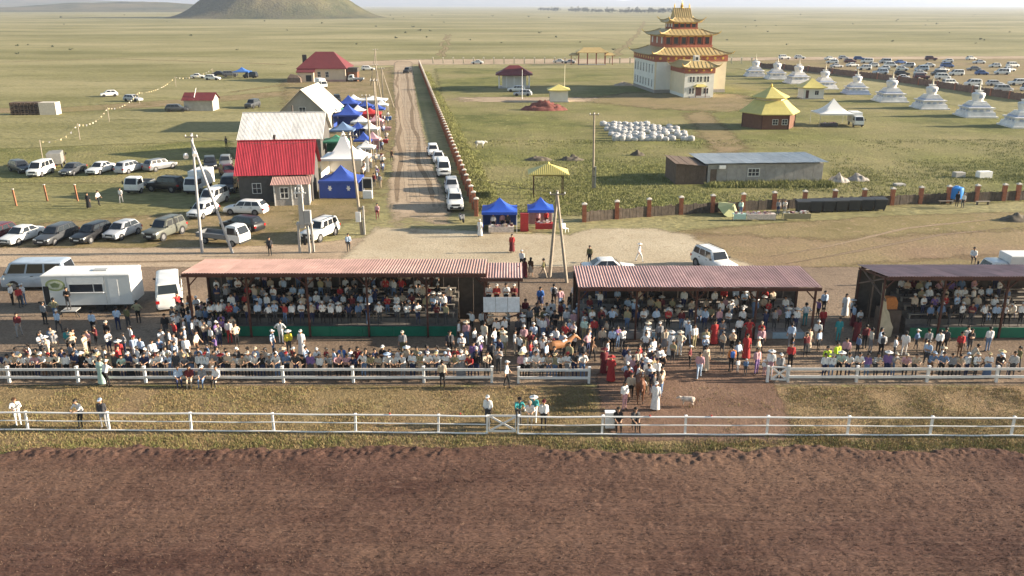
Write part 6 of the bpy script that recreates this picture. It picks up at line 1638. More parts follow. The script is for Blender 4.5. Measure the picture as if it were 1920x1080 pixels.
# tilted sunshade tent with tables
x, y = G(1364, 404); t = thing('sunshade', 'pale green tilted sunshade standing on the ground by the fence', 'sunshade', (x, y + .6, .2)); t.rotation_euler = (R(32), R(20), R(20))
p = MB(); 
rr = [[(1.55 * math.cos(math.pi / 4 * k), 1.55 * math.sin(math.pi / 4 * k), .35) for k in range(8)], [(.02 * math.cos(math.pi / 4 * k), .02 * math.sin(math.pi / 4 * k), 1.55) for k in range(8)]]
p.loft(rr, 0); p.build('canopy', mat('pale olive fabric', (.42, .44, .22), .8, .12, 1), t)
p = MB(); p.tube([(0, 0, -.2), (0, 0, 1.7)], .03, 6); p.build('mast', m_steel, t)
t = table('green folding table beside the pale green sunshade', 1385, 413, 1.5, .7, MATS['cloth mint'], 3)
t = table('low table of pale goods left of the waste containers', 1425, 413, 3.4, .8, m_cloth_table, 26)
t = table('low table of scrap and boxes before the waste containers', 1492, 412, 3.2, .8, MATS['cloth khaki'], 24)
# ---- far car park
FARC = ['white'] * 9 + ['silver'] * 5 + ['grey', 'dark grey', 'black', 'pale blue', 'maroon', 'blue']
random.seed(23)
rows = [(112, [(1470, 1500), (1556, 1640), (1745, 1768), (1820, 1830)]), (119, [(1560, 1700), (1745, 1790), (1835, 1890)]), (126, [(1568, 1705), (1740, 1800), (1830, 1900)]), (133, [(1620, 1790), (1825, 1900)]), (141, [(1650, 1815), (1840, 1910)]), (150, [(1690, 1780), (1838, 1880)]), (160, [(1780, 1925)]), (171, [(1832, 1935)])]
for r_, (py, spans) in enumerate(rows):
    for a, b in spans:
        px = a
        while px <= b:
            kd = random.choice(['sedan', 'wagon', 'off-roader', 'hatchback', 'minivan']); co = random.choice(FARC)
            if random.random() < .9: car(kd, co, px, py + random.uniform(-1.5, 1.5), random.choice([0, 180, 180, 12, -15, 165]), '%s %s in the far car park, %s row from back' % (co, {'sedan': 'saloon'}.get(kd, kd), ORD[r_]), near=False, group='cars in the far car park')
            px += random.uniform(25, 33) * (1 + (py - 112) / 110)
random.seed(11)
# far trees and shrubs
m_leaf = mat('far foliage', (.055, .068, .035), .9, .4, .05, world=True); m_bark = mat('bark', (.10, .08, .06), .9)
def crown_mb(w, d, h, n, leaf, seed):
    rs = np.random.default_rng(seed); mb = MB()
    c = rs.normal(0, 1, (9, 3)) * (w * .28, d * .28, h * .14) + (0, 0, h * .58)
    for i in range(n):
        k = rs.integers(0, 9); v = rs.normal(0, 1, 3); v /= np.linalg.norm(v); q = c[k] + v * np.array((w * .24, d * .24, h * .25)) * rs.uniform(.6, 1.1)
        a, b = rs.normal(0, 1, 3), rs.normal(0, 1, 3); a *= leaf / np.linalg.norm(a); b *= leaf / np.linalg.norm(b)
        mb.add([q - a, q + b, q + a], [(0, 1, 2)])
    return mb
tree_c = [crown_mb(14, 10, 12, 260, 1.3, 60 + k).mesh('crown', m_leaf) for k in range(4)]
tm = MB(); tm.tube([(0, 0, -.2), (.1, 0, 4), (0, .1, 7)], [.35, .25, .12], 7); tm.tube([(.1, 0, 3.5), (1.8, .3, 6.5)], [.16, .06], 6); tm.tube([(.1, 0, 3.8), (-1.7, .2, 7)], [.15, .05], 6); trunk_me = tm.mesh('trunk', m_bark, 50)
random.seed(3)
for a, b, n in ((1012, 1048, 7), (1064, 1150, 14), (1162, 1262, 18)):
    for k in range(n):
        px = a + (b - a) * (k + .5) / n + random.uniform(-2, 2); x, y = G(px, 25.5 - (1160 - min(px, 1160)) * .032 + random.uniform(-.4, .4))
        t = thing('tree', 'dark tree in the distant shelter belt on the horizon', 'tree', (x, y, 0), random.uniform(0, 6), 'distant shelter belt'); t.scale = (random.uniform(.8, 1.25),) * 3
        put('crown', random.choice(tree_c), t); put('trunk', trunk_me, t)
shrub = [crown_mb(2.6, 2.2, 1.9, 120, .34, 80 + k).mesh('shrub', m_leaf) for k in range(4)]
for k in range(75):
    py = 28 + 85 * random.random() ** 1.6; px = random.uniform(-40, 1960)
    if (py > 88 and 540 < px < 1000) or (py > 40 and 1180 < px < 1360) or (py > 90 and px > 1400): continue
    x, y = G(px, py); s = random.uniform(.25, .6) * (1 + y / 1100)
    tag(put('shrub', random.choice(shrub), None, (x, y, -.1), random.uniform(0, 6), s), 'small dark shrub scattered on the far steppe', 'shrub', 'shrubs on the far steppe')
random.seed(17)
# ================================================================== PEOPLE AND ANIMALS, placed
W_ = dict(white='white')
def pp(px, py, top='white', bot='black', pose='stand', face=180, head='bare', hcol='white', dress=None, pack=None, scale=1.0, where='on the concourse', z=0.0, xy=None):
    x, y = xy or G(px, py, z)
    return person(x, y, z, face, pose, top, bot, head, hcol, dress, pack, scale, where)
LT = 'near the food trailer'
for a in ((25, 573, 'white', 'black', 'stand', 90, 'hat', 'straw'), (47, 573, 'white', 'denim', 'crossed', 200, 'cap', 'white'), (40, 578, 'red', 'charcoal', 'stand', 120), (38, 632, 'maroon', 'grey', 'walk', 170), (86, 610, 'grey', 'black', 'stand', 20), (106, 602, 'khaki', 'denim', 'hips', 0), (112, 626, 'light blue', 'charcoal', 'walk', 10, 'cap', 'white'),
          (177, 628, 'light blue', 'black', 'stand', 5), (205, 648, 'black', 'charcoal', 'walk', 180, 'cap', 'cream'), (223, 620, 'light blue', 'navy', 'crossed', 350), (242, 618, 'olive', 'charcoal', 'stand', 20), (261, 607, 'khaki', 'black', 'hips', 0)):
    pp(*a, where=LT)
pp(142, 580, 'black', 'charcoal', 'crossed', 180, 'long', where='standing on the steps of the food trailer', z=.53, xy=(G(88, 588)[0] + 2.2, G(88, 588)[1] - .55))
GL = 'on the left of the concourse'
for a in ((327, 620, 'charcoal', 'black', 'stand', 30, 'cap', 'grey'), (313, 634, 'black', 'charcoal', 'stand', 160), (306, 663, 'white', 'white', 'phone', 120, 'long', 'white', 'robe'), (106, 668, 'grey', 'beige', 'stand', 160, 'hat', 'cream'), (92, 678, 'white', 'white', 'phone', 180, 'hat', 'white'),
          (132, 663, 'teal', 'black', 'stand', 0), (142, 664, 'orange', 'charcoal', 'stand', 60), (163, 673, 'beige', 'beige', 'phone', 100), (228, 686, 'red', 'maroon', 'stand', 180, 'hat', 'white'), (256, 677, 'light blue', 'white', 'walk', 150, 'cap', 'red'), (268, 681, 'light blue', 'black', 'stand', 190),
          (290, 686, 'white', 'charcoal', 'stand', 150), (331, 673, 'white', 'grey', 'phone', 200), (352, 679, 'white', 'white', 'stand', 170, 'scarf', 'white', 'robe'), (372, 668, 'cream', 'brown', 'walk', 90), (345, 668, 'charcoal', 'black', 'crossed', 180)):
    pp(*a, where=GL)
pp(184, 681, 'white', 'red', 'stand', 180, scale=.62, where=GL)
SL = 'at the left end of the left stand'
for a in ((432, 645, 'white', 'red', 'stand', 0), (383, 640, 'cream', 'black', 'stand', 0, 'bare', 'white', None, 'white'), (398, 638, 'charcoal', 'charcoal', 'stand', 0, 'bare', 'white', None, 'white'), (377, 620, 'striped', 'black', 'stand', 0), (358, 629, 'light blue', 'denim', 'hips', 20), (365, 643, 'white', 'grey', 'stand', 90), (422, 612, 'grey', 'charcoal', 'stand', 10, 'cap', 'white'), (397, 596, 'white', 'black', 'stand', 180), (372, 598, 'white', 'navy', 'crossed', 160, 'cap'), (410, 618, 'yellow', 'charcoal', 'stand', 0), (388, 612, 'khaki', 'black', 'phone', 30), (360, 590, 'brown', 'black', 'stand', 180), (440, 604, 'orange', 'black', 'stand', 170), (345, 602, 'maroon', 'khaki', 'stand', 60)):
    pp(*a, where=SL)
FF = 'on the left fence, track side'
pp(204, 726, 'white', 'black', 'lean', 20, 'cap', 'white', where=FF); pp(193, 722, 'mint', 'mint', 'stand', 10, 'bare', 'white', 'robe', where=FF)
for k, (px, top, bot, hd) in enumerate(((341, 'light blue', 'navy', 'bare'), (362, 'maroon', 'beige', 'long'), (386, 'grey', 'denim', 'cap'), (412, 'white', 'black', 'bare'))):
    pp(px, 721, top, bot, 'sit', 180 + (k - 2) * 12, hd, z=.05, where='perched on the left spectator fence', xy=(G(px, 719)[0], G(px, 719)[1] - .42))
SG = 'before the left stand'
for a in ((528, 645, 'white', 'white', 'hips', 0), (543, 666, 'yellow', 'charcoal', 'stand', 150, 'hat', 'white'), (567, 666, 'white', 'white', 'stand', 190, 'cap', 'white', 'robe'), (513, 666, 'light blue', 'denim', 'stand', 100, 'cap', 'white'), (756, 668, 'grey', 'olive', 'stand', 180, 'cap', 'cream'), (844, 668, 'charcoal', 'black', 'stand', 170), (673, 700, 'maroon', 'black', 'hips', 180, 'bare'), (643, 698, 'blue', 'charcoal', 'stand', 170), (830, 727, 'beige', 'black', 'stand', 0, 'bare')):
    pp(*a, where=SG)
BG = 'below the white balcony panel'
for a in ((861, 646, 'white', 'black', 'stand', 90), (875, 648, 'pink', 'denim', 'stand', 180, 'hat', 'cream'), (900, 671, 'white', 'white', 'walk', 300), (905, 626, 'white', 'charcoal', 'stand', 0), (908, 650, 'cream', 'white', 'walk', 20), (931, 643, 'white', 'black', 'stand', 180, 'long', 'white', 'skirt'), (866, 674, 'white', 'beige', 'crossed', 180, 'cap'), (921, 688, 'charcoal', 'black', 'stand', 0), (950, 728, 'white', 'black', 'walk', 90, 'cap', 'white'), (888, 690, 'purple', 'denim', 'stand', 180), (935, 700, 'grey', 'charcoal', 'phone', 180), (945, 668, 'cream', 'khaki', 'stand', 200, 'hat', 'cream')):
    pp(*a, where=BG)
CG = 'in the gap between left stands'
for a in ((978, 506, 'white', 'black', 'walk', 20, 'cap'), (984, 522, 'maroon', 'maroon', 'stand', 40, 'long', 'white', 'longskirt'), (995, 521, 'brown', 'beige', 'walk', 20, 'long', 'white', 'skirt'), (1019, 523, 'olive', 'beige', 'stride', 280), (1013, 580, 'blue', 'navy', 'walk', 180, 'long', 'white', 'skirt'), (1038, 574, 'white', 'black', 'walk', 10, 'bare', 'white', None, 'black'), (1050, 582, 'pink', 'denim', 'walk', 340), (1070, 592, 'black', 'black', 'stand', 0, 'long', 'white', 'robe'), (1077, 574, 'white', 'charcoal', 'stand', 180, 'cap', 'white'),
          (985, 604, 'maroon', 'charcoal', 'stand', 180, 'long'), (992, 620, 'grey', 'black', 'stand', 170), (1020, 622, 'olive', 'black', 'stand', 10), (1040, 627, 'black', 'black', 'crossed', 180), (1035, 606, 'white', 'navy', 'stand', 200), (1006, 612, 'charcoal', 'olive', 'hips', 160), (965, 667, 'white', 'beige', 'stand', 90), (982, 657, 'pink', 'khaki', 'stand', 0, 'cap', 'white'), (1000, 652, 'light blue', 'navy', 'stand', 0, 'cap', 'white'), (1018, 640, 'white', 'denim', 'stand', 180), (1018, 672, 'striped', 'charcoal', 'stand', 170, 'cap', 'white'), (995, 668, 'maroon', 'pink', 'hips', 180, 'long'), (1033, 674, 'maroon', 'black', 'stand', 200, 'cap', 'white'), (972, 640, 'charcoal', 'black', 'stand', 150)):
    pp(*a, where=CG)
MG = 'before the middle stand, left'
for a in ((1075, 627, 'pink', 'white', 'stand', 170, 'cap', 'white'), (1095, 641, 'mint', 'khaki', 'stand', 10, 'cap', 'white'), (1113, 641, 'red', 'charcoal', 'stand', 0), (1075, 667, 'white', 'black', 'hips', 10), (1147, 661, 'light blue', 'black', 'stand', 0), (1167, 661, 'white', 'charcoal', 'phone', 330), (1110, 678, 'brown', 'black', 'walk', 80), (1062, 622, 'white', 'grey', 'stand', 180), (1128, 636, 'charcoal', 'navy', 'stand', 200), (1173, 697, 'navy', 'beige', 'walk', 180), (1145, 717, 'red', 'maroon', 'stand', 190, 'hat', 'red', 'robe'), (1132, 702, 'maroon', 'maroon', 'stand', 170, 'hat', 'maroon', 'robe'), (1090, 690, 'charcoal', 'denim', 'stand', 180)):
    pp(*a, where=MG)
MR = 'before the middle stand, right'
for a in ((1236, 699, 'white', 'black', 'walk', 150, 'long', 'white', 'longskirt'), (1257, 668, 'white', 'white', 'stand', 180, 'hat', 'white', 'robe'), (1273, 668, 'cream', 'white', 'hips', 190, 'hat', 'cream'), (1288, 647, 'light blue', 'light blue', 'walk', 40, 'cap', 'white'), (1235, 650, 'grey', 'charcoal', 'stand', 180, 'cap'), (1245, 662, 'beige', 'grey', 'stand', 170, 'bare', 'white', 'skirt'), (1310, 711, 'pink', 'light blue', 'walk', 190, 'long'), (1321, 662, 'khaki', 'grey', 'stand', 180), (1322, 697, 'beige', 'khaki', 'stand', 150, 'long', 'white', 'robe'), (1338, 647, 'red', 'red', 'stand', 180, 'bare', 'white', 'robe'), (1402, 642, 'red', 'red', 'hips', 180, 'bare', 'white', 'longskirt'), (1398, 674, 'red', 'red', 'stand', 190, 'long', 'white', 'robe'), (1370, 698, 'orange', 'black', 'stand', 0, 'bare', 'white', None, 'blue'), (1417, 702, 'pink', 'purple', 'stand', 160), (1384, 640, 'white', 'black', 'stand', 0), (1425, 660, 'pink', 'charcoal', 'stand', 180), (1352, 645, 'grey', 'denim', 'crossed', 200), (1300, 655, 'white', 'khaki', 'stand', 160), (1213, 650, 'white', 'black', 'stand', 180, 'hat', 'cream')):
    pp(*a, where=MR)
pp(1397, 704, 'denim', 'charcoal', 'stand', 180, 'cap', 'white', scale=.62, where=MR); pp(1382, 700, 'white', 'grey', 'stand', 160, scale=.55, where=MR); pp(1432, 705, 'white', 'pink', 'stand', 190, 'hat', 'white', scale=.6, where=MR)
RG = 'between the middle and right stands'
for a in ((1481, 652, 'light blue', 'grey', 'stand', 10), (1513, 661, 'beige', 'grey', 'stand', 180, 'bare', 'white', 'robe'), (1530, 647, 'white', 'beige', 'stand', 20, 'cap', 'white'), (1540, 622, 'red', 'maroon', 'stand', 180), (1543, 588, 'light blue', 'black', 'stand', 180), (1583, 594, 'white', 'cream', 'stand', 180, 'long', 'white', 'robe'), (1598, 614, 'light blue', 'maroon', 'stand', 90, 'bare', 'white', 'longskirt'), (1604, 642, 'maroon', 'maroon', 'stand', 0, 'long', 'white', 'robe'), (1570, 641, 'teal', 'teal', 'stand', 180, 'bare'), (1508, 612, 'white', 'teal', 'hips', 0), (1480, 692, 'red', 'black', 'stand', 190), (1547, 699, 'lime', 'black', 'stand', 180), (1566, 691, 'lime', 'black', 'stand', 160), (1583, 682, 'pink', 'charcoal', 'stand', 200)):
    pp(*a, where=RG)
RS = 'in front of the right stand'
for a in ((1650, 671, 'white', 'black', 'stand', 10, 'bare', 'white', None, 'charcoal'), (1693, 669, 'white', 'white', 'walk', 30, 'scarf', 'black'), (1736, 664, 'grey', 'charcoal', 'stand', 0), (1757, 666, 'white', 'black', 'stand', 0), (1768, 661, 'charcoal', 'black', 'stand', 30), (1797, 670, 'red', 'brown', 'stand', 180), (1822, 692, 'beige', 'khaki', 'bend', 100), (1905, 699, 'olive', 'charcoal', 'walk', 270), (1870, 706, 'white', 'navy', 'stand', 180, 'hat', 'straw'), (1620, 655, 'maroon', 'black', 'stand', 0), (1850, 660, 'white', 'denim', 'stand', 0), (1630, 662, 'cream', 'grey', 'stand', 90)):
    pp(*a, where=RS)
pp(1888, 706, 'white', 'navy', 'stand', 180, scale=.6, where=RS)
# along the spectator fence
MASS = []
def rail_row(px0, px1, step, Y, where, face=180, skip=(), mass=False):
    px = px0
    while px < px1:
        x = G(px, 712)[0]
        if mass: MASS.append((0, x, Y + random.uniform(-.15, .3), .045, False, where))
        elif not any(a < px < b for a, b in skip): rnd_person(x, Y + random.uniform(-.06, .10), 0, face, ('lean', 'lean', 'lean', 'stand', 'crossed'), where)
        px += step * random.uniform(.75, 1.3)
random.seed(41)
yF = l2[0][1]
rail_row(5, 430, 14, yF + .62, 'at left fence, left half')
rail_row(430, 918, 14.5, yF + .62, 'at left fence, right half')
rail_row(440, 900, 17, yF + 1.5, 'behind the row at the left spectator fence', 180, mass=True)
rail_row(20, 430, 17, yF + 1.5, 'behind the row at the left spectator fence', 180, mass=True)
rail_row(978, 1100, 13, yF + .62, 'at the short middle fence')
rail_row(1545, 1730, 16, l4[0][1] + .62, 'at right fence, left half')
rail_row(1745, 1900, 20, l4[0][1] + .62, 'at right fence, right half')
pp(1460, 713, 'grey', 'charcoal', 'stand', 180, 'cap', 'white', where='behind the right X-braced gate panel'); pp(1443, 706, 'white', 'pink', 'stand', 200, 'hat', 'white', where='behind the right X-braced gate panel')
# near rail
NRW = 'at the near rail'
for a in ((36, 800, 'white', 'white', 'lean', 150, 'cap', 'brown'), (152, 803, 'white', 'black', 'lean', 200, 'bare'), (196, 803, 'charcoal', 'grey', 'stand', 180, 'cap', 'light blue'), (915, 797, 'white', 'charcoal', 'stand', 200, 'cap', 'white'), (973, 799, 'teal', 'charcoal', 'lean', 160, 'cap', 'black'), (993, 806, 'white', 'beige', 'lean', 180, 'scarf', 'beige'), (1001, 795, 'teal', 'white', 'lean', 190, 'hat', 'white'), (1019, 806, 'white', 'black', 'stand', 180, 'cap', 'maroon'), (1158, 806, 'black', 'black', 'sit', 180, 'bare'), (1190, 806, 'charcoal', 'black', 'sit', 170, 'long')):
    pp(*a, where=NRW + (' by the gate' if 900 < a[0] < 1030 else ''))
for px in (1158, 1190):
    x, y = G(px, 806); t = thing('stool', 'low wooden stool behind the near rail, %s of two' % ('left' if px < 1170 else 'right'), 'stool', (x, y - 0.0, .045)); p = MB(); p.box(-.2, .2, -.18, .18, .36, .41); p.build('seat', m_wood, t)
    for a in (-1, 1):
        for b in (-1, 1): p = MB(); p.cbox(a * .16, b * .14, 0, .04, .04, .36); p.build('leg', m_wood, t)
CR = 'beside the led horse'
for a in ((1170, 769, 'white', 'pink', 'stand', 150, 'long'), (1228, 770, 'white', 'white', 'stand', 200, 'cap', 'white', 'robe'), (1177, 738, 'maroon', 'charcoal', 'walk', 180), (1230, 724, 'white', 'charcoal', 'stand', 180), (1215, 735, 'grey', 'khaki', 'walk', 190), (1185, 718, 'pink', 'denim', 'stand', 170), (1206, 712, 'white', 'black', 'walk', 180, 'cap', 'cream'), (1195, 705, 'cream', 'brown', 'stand', 160), (1220, 702, 'charcoal', 'black', 'stand', 190, 'hat', 'white'), (1182, 752, 'beige', 'black', 'walk', 180)):
    pp(*a, where=CR)
# behind the stands
BS = 'crossing the pale dirt lot'
for a in ((960, 474, 'red', 'maroon', 'stand', 180, 'bare', 'white', 'longskirt'), (1105, 497, 'olive', 'black', 'stand', 200), (1198, 492, 'white', 'white', 'stride', 90, 'hat', 'white'), (900, 444, 'white', 'white', 'stand', 200, 'scarf', 'white', 'robe'), (708, 412, 'pink', 'maroon', 'walk', 180), (654, 473, 'light blue', 'black', 'walk', 170), (507, 480, 'charcoal', 'black', 'stand', 180), (735, 303, 'brown', 'black', 'walk', 200), (702, 351, 'maroon', 'charcoal', 'stand', 180), (713, 353, 'grey', 'beige', 'stand', 190, 'long')):
    pp(*a, where=BS)
for a in ((167, 391, 'black', 'charcoal', 'stand', 180, 'bare', 'white', 'robe'), (186, 386, 'white', 'black', 'walk', 100), (228, 381, 'white', 'grey', 'walk', 180), (425, 277, 'charcoal', 'black', 'stand', 200)):
    pp(*a, where='on the left grass among the cars')
pp(0, 0, 'white', 'black', 'sit', 200, 'bare', where='sitting on the truck behind the right stand', z=2.05, xy=(41.2, 73.2))
for a in ((1388, 405, 'mint', 'denim', 'stand', 180), (1458, 404, 'grey', 'navy', 'stand', 180), (1470, 403, 'white', 'grey', 'bend', 200), (1793, 388, 'black', 'black', 'stand', 60), (1804, 391, 'white', 'charcoal', 'stand', 250)):
    pp(*a, where='by the yard fence goods')
for a in ((925, 433, 'white', 'black', 'stand', 180, 'cap', 'white'), (942, 431, 'pink', 'black', 'stand', 180), (952, 432, 'charcoal', 'black', 'stand', 180, 'long'), (1008, 427, 'pink', 'maroon', 'stand', 180, 'long'), (1024, 426, 'red', 'maroon', 'stand', 180)):
    pp(*a, where='behind the blue tents tables')
random.seed(77)
MARKET = []
for k in range(55):
    py = random.uniform(222, 345); px = 716 - (py - 220) * .10 + random.uniform(-26, 14)
    x, y = G(px, py); MARKET.append((0, x, y, .04, False, 'market'))
# ---- more people on the concourse, wherever nobody stands yet
def scatter(n, x0, x1, y0, y1, where, face=180, spread=70):
    done = 0; tries = 0
    while done < n and tries < n * 40:
        tries += 1
        x, y = G(random.uniform(x0, x1), random.uniform(y0, y1))
        if any(abs(o.location.x - x) < .55 and abs(o.location.y - y) < .55 for o in PEOPLE) or any(abs(q[1] - x) < .5 and abs(q[2] - y) < .5 for q in MASS): continue
        MASS.append((0, x, y, .045, False, where)); done += 1
random.seed(55)
scatter(34, 968, 1105, 600, 695, CG)
scatter(18, 1168, 1240, 690, 752, CR)
scatter(22, 60, 430, 655, 695, GL)
scatter(26, 330, 445, 590, 655, SL)
scatter(16, 1085, 1430, 640, 695, 'before the middle stand')
scatter(8, 1480, 1620, 600, 690, RG)
scatter(8, 1640, 1910, 655, 700, RS)
scatter(10, 870, 965, 620, 700, BG)
# balcony
for dx, tp in ((.4, 'white'), (1.0, 'red'), (1.7, 'white'), (2.3, 'maroon')):
    pp(0, 0, tp, 'black', 'crossed', 180, random.choice(['bare', 'cap']), z=2.27, xy=(-2.15 + dx, 60.5 + random.uniform(0, .3)), where='on the balcony above the white panel')

# ---- in the stands: nearest rows as individuals, the rest as one crowd per stand
random.seed(90)
def stand_rows(S, xa, xb, rows, floor0, rise, pitch_, step, name):
    t, x0, Yf = S; jobs = []
    for k in range(rows):
        x = xa + .3 + random.uniform(0, .3)
        while x < xb - .2:
            if random.random() < (.93 if k < rows - 1 else .85): jobs.append((k, x + random.uniform(-.1, .1), Yf + .9 + k * pitch_ + (.28 if k else .30), floor0 + k * rise))
            x += step * random.uniform(.8, 1.3)
    return [(j, name) for j in jobs]
jobs = stand_rows(S1, -23.2, -4.6, 5, .86, .40, .78, .66, 'left') + stand_rows(S2, 5.5, 21.8, 4, .55, .42, .95, .80, 'middle') + stand_rows(S3, 30.2, 38.6, 5, .86, .40, .80, .68, 'right')
jobs.sort(key=lambda j: (j[0][0], j[0][1]))
left_over = []
budget = 300 - len(PEOPLE)
for (k, x, y, z), nm in jobs:
    sit = (k and random.random() < .55) or (k == 0 and random.random() < .12)
    if budget > 0:
        if sit and k: rnd_person(x, y, z - .10, 180, ('sit',), 'seated in %s stand, %s row' % (nm, ORD[k]))
        else: rnd_person(x, y - (.12 if k else 0), z + .002, 180, ('stand', 'crossed', 'hips', 'phone', 'shade'), 'in %s stand, %s row' % (nm, ORD[k]))
        budget -= 1
    else: left_over.append((k, x, y, z, sit, nm))
import sys; sys.stderr.write('PEOPLE %d left %d\n' % (len(PEOPLE), len(left_over)))
CP = {p: person_mesh(p, .06, False) for p in ('stand', 'crossed', 'sit', 'phone', 'walk', 'hips', 'shade')}
def hat_me(): return H_short, H_cap, H_widehat
TM = ['white', 'white', 'white', 'white', 'light blue', 'beige', 'grey', 'charcoal', 'black', 'maroon', 'navy', 'pink', 'khaki', 'denim', 'red', 'purple']
def crowd(nm, items):
    V = []; F = []; MI = []; off = 0
    mats = [m_skin, m_shoe, m_hair] + [MATS['cloth ' + k] for k in TM]
    for k, x, y, z, sit, _ in items:
        pose = 'sit' if sit and k else random.choice(['stand', 'crossed', 'phone', 'hips', 'walk', 'shade']); me, hd = CP[pose]
        s = random.uniform(1.0, 1.14); a = R(180 + (random.uniform(-25, 25) if 'stand roof' in nm else random.uniform(-80, 80))); zz = z - .10 if pose == 'sit' else z
        tm, bm_ = 3 + (random.randrange(len(TM)) if random.random() < .72 else random.choice([0, 0, 5, 4])), 3 + random.choice([7, 8, 10, 8, 7, 13])
        hm = random.choice([H_short, H_short, H_short, H_short, H_long, H_long, H_cap, H_cap, H_widehat]); hmi = 2 if hm in (H_short, H_long) else random.choice([3, 3, 4, 8])
        for src, dz, lut in ((me, Vector((0, 0, 0)), [0, tm, bm_, 1, 2, 0]), (hm, hd, [hmi])):
            v = np.empty(len(src.vertices) * 3); src.vertices.foreach_get('co', v); v = v.reshape(-1, 3) + np.array(dz); v *= s
            c, si = math.cos(a), math.sin(a)
            w = np.stack([v[:, 0] * c - v[:, 1] * si + x, v[:, 0] * si + v[:, 1] * c + y, v[:, 2] + zz], 1); V.append(w)
            for p in src.polygons: F.append([i + off for i in p.vertices]); MI.append(lut[p.material_index])
            off += len(v)
    if not V: return
    me = bpy.data.meshes.new('crowd'); me.from_pydata(np.concatenate(V).tolist(), [], F)
    for m in mats: me.materials.append(m)
    me.polygons.foreach_set('material_index', MI); me.polygons.foreach_set('use_smooth', [True] * len(MI))
    stuff(put('crowd', me), 'crowd of people ' + nm)
for nm in ('left', 'middle', 'right'): crowd('under the %s stand roof' % nm, [i for i in left_over if i[5] == nm])
crowd('around the roadside market tents', MARKET)
for wh in sorted(set(q[5] for q in MASS)): crowd('packed ' + wh, [q for q in MASS if q[5] == wh])

# ---- animals
def quadruped(kind, s=1.0):
    """bones for a standing animal, head towards +Y"""
    if kind == 'horse':
        B = [((0, -.55, 1.22), (0, .1, 1.18), .30, .29, 0), ((0, .1, 1.18), (0, .52, 1.22), .29, .27, 0), ((0, .50, 1.26), (0, 1.00, 1.62), .23, .125, 0), ((0, 1.00, 1.64), (0, 1.26, 1.48), .12, .10, 0), ((0, 1.26, 1.48), (0, 1.48, 1.28), .095, .07, 0), ((0, -.62, 1.25), (0, -.72, 1.1), .26, .2, 0)]
        for sx in (-.15, .15):
            B += [((sx, -.62, 1.08), (sx, -.50, .80), .19, .11, 0), ((sx, -.50, .80), (sx, -.78, .52), .11, .06, 0), ((sx, -.78, .52), (sx, -.72, .12), .055, .04, 0), ((sx, -.72, .12), (sx, -.66, .05), .055, .06, 1)]
            B += [((sx, .48, 1.05), (sx, .52, .62), .14, .075, 0), ((sx, .52, .62), (sx, .50, .14), .06, .042, 0), ((sx, .50, .14), (sx, .55, .05), .055, .06, 1)]
            B += [((sx * .35, .99, 1.70), (sx * .45, 1.0, 1.84), .035, .012, 0)]
    else:
        B = [((0, -.5, .98), (0, .45, .95), .33, .31, 0), ((0, .5, 1.02), (0, .85, 1.12), .2, .15, 0), ((0, .85, 1.14), (0, 1.2, .98), .14, .09, 0), ((0, -.6, 1.02), (0, -.62, .9), .26, .22, 0)]
        for sx in (-.18, .18):
            B += [((sx, -.58, .82), (sx, -.50, .58), .15, .09, 0), ((sx, -.5, .58), (sx, -.66, .40), .09, .055, 0), ((sx, -.66, .40), (sx, -.62, .06), .05, .05, 1), ((sx, .42, .8), (sx, .44, .42), .11, .065, 0), ((sx, .44, .42), (sx, .43, .06), .055, .05, 1), ((sx * .5, .86, 1.24), (sx * 1.2, .86, 1.26), .04, .02, 0)]
    mb = MB()
    for a, b, ra, rb, _ in B: capsule(mb, tuple(q * s for q in a), tuple(q * s for q in b), ra * s, rb * s)
    me = remeshed(mb, .045 * s, 4)
    VB = [(Vector(a) * s, Vector(b) * s, (ra + rb) / 2 * s, z) for a, b, ra, rb, z in B]
    me.polygons.foreach_set('material_index', [min(VB, key=lambda q: seg_d(p.center, q[0], q[1]) - q[2])[3] for p in me.polygons])
    me.polygons.foreach_set('use_smooth', [True] * len(me.polygons)); return me
def animal(kind, label, px, py, face, coat, dark, cat, s=1.0):
    x, y = G(px, py); me = quadruped(kind, s); me.materials.append(coat); me.materials.append(dark); me.name = kind
    o = put(kind if s > .6 else 'dog', me, None, (x, y, .045), -R(face), 1.08); tag(o, label, cat)
    if kind == 'horse':
        p = MB(); p.loft([[(-.02, .50, 1.45), (.02, .50, 1.45), (.02, .62, 1.55), (-.02, .62, 1.55)], [(-.03, .74, 1.60), (.03, .74, 1.60), (.03, .84, 1.68), (-.03, .84, 1.68)], [(-.02, .92, 1.78), (.02, .92, 1.78), (.02, 1.02, 1.76), (-.02, 1.02, 1.76)]]); p.build('mane', dark, o)
        p = MB(); p.tube([(0, -.85, 1.28), (0, -1.02, 1.1), (0, -1.04, .75), (0, -1.0, .45)], [.05, .085, .09, .03], 8); p.build('tail', dark, o, 50)
    else:
        p = MB(); p.tube([(0, -.82 * s, 1.05 * s), (0, -.98 * s, .9 * s), (0, -.98 * s, .5 * s)], [.04 * s, .03 * s, .03 * s], 6); p.build('tail', dark, o, 50)
    return o
m_chest = mat('chestnut coat', (.30, .135, .055), .6, .2, 3); m_dkcoat = mat('dark mane', (.03, .02, .015), .7)
m_bay = mat('bay coat', (.15, .06, .03), .55, .2, 3)
animal('horse', 'chestnut horse among the people in the gap between stands', 1050, 678, 65, m_chest, m_dkcoat, 'horse')
animal('horse', 'bay horse led towards the near rail on the brown crossing', 1199, 752, 185, m_bay, m_dkcoat, 'horse')
animal('cow', 'white and black cow standing in the roadside ditch grass', 900, 279, 80, mat('white hide', (.62, .60, .55), .8, .7, .9), mat('black hide', (.03, .03, .03), .8), 'cow')
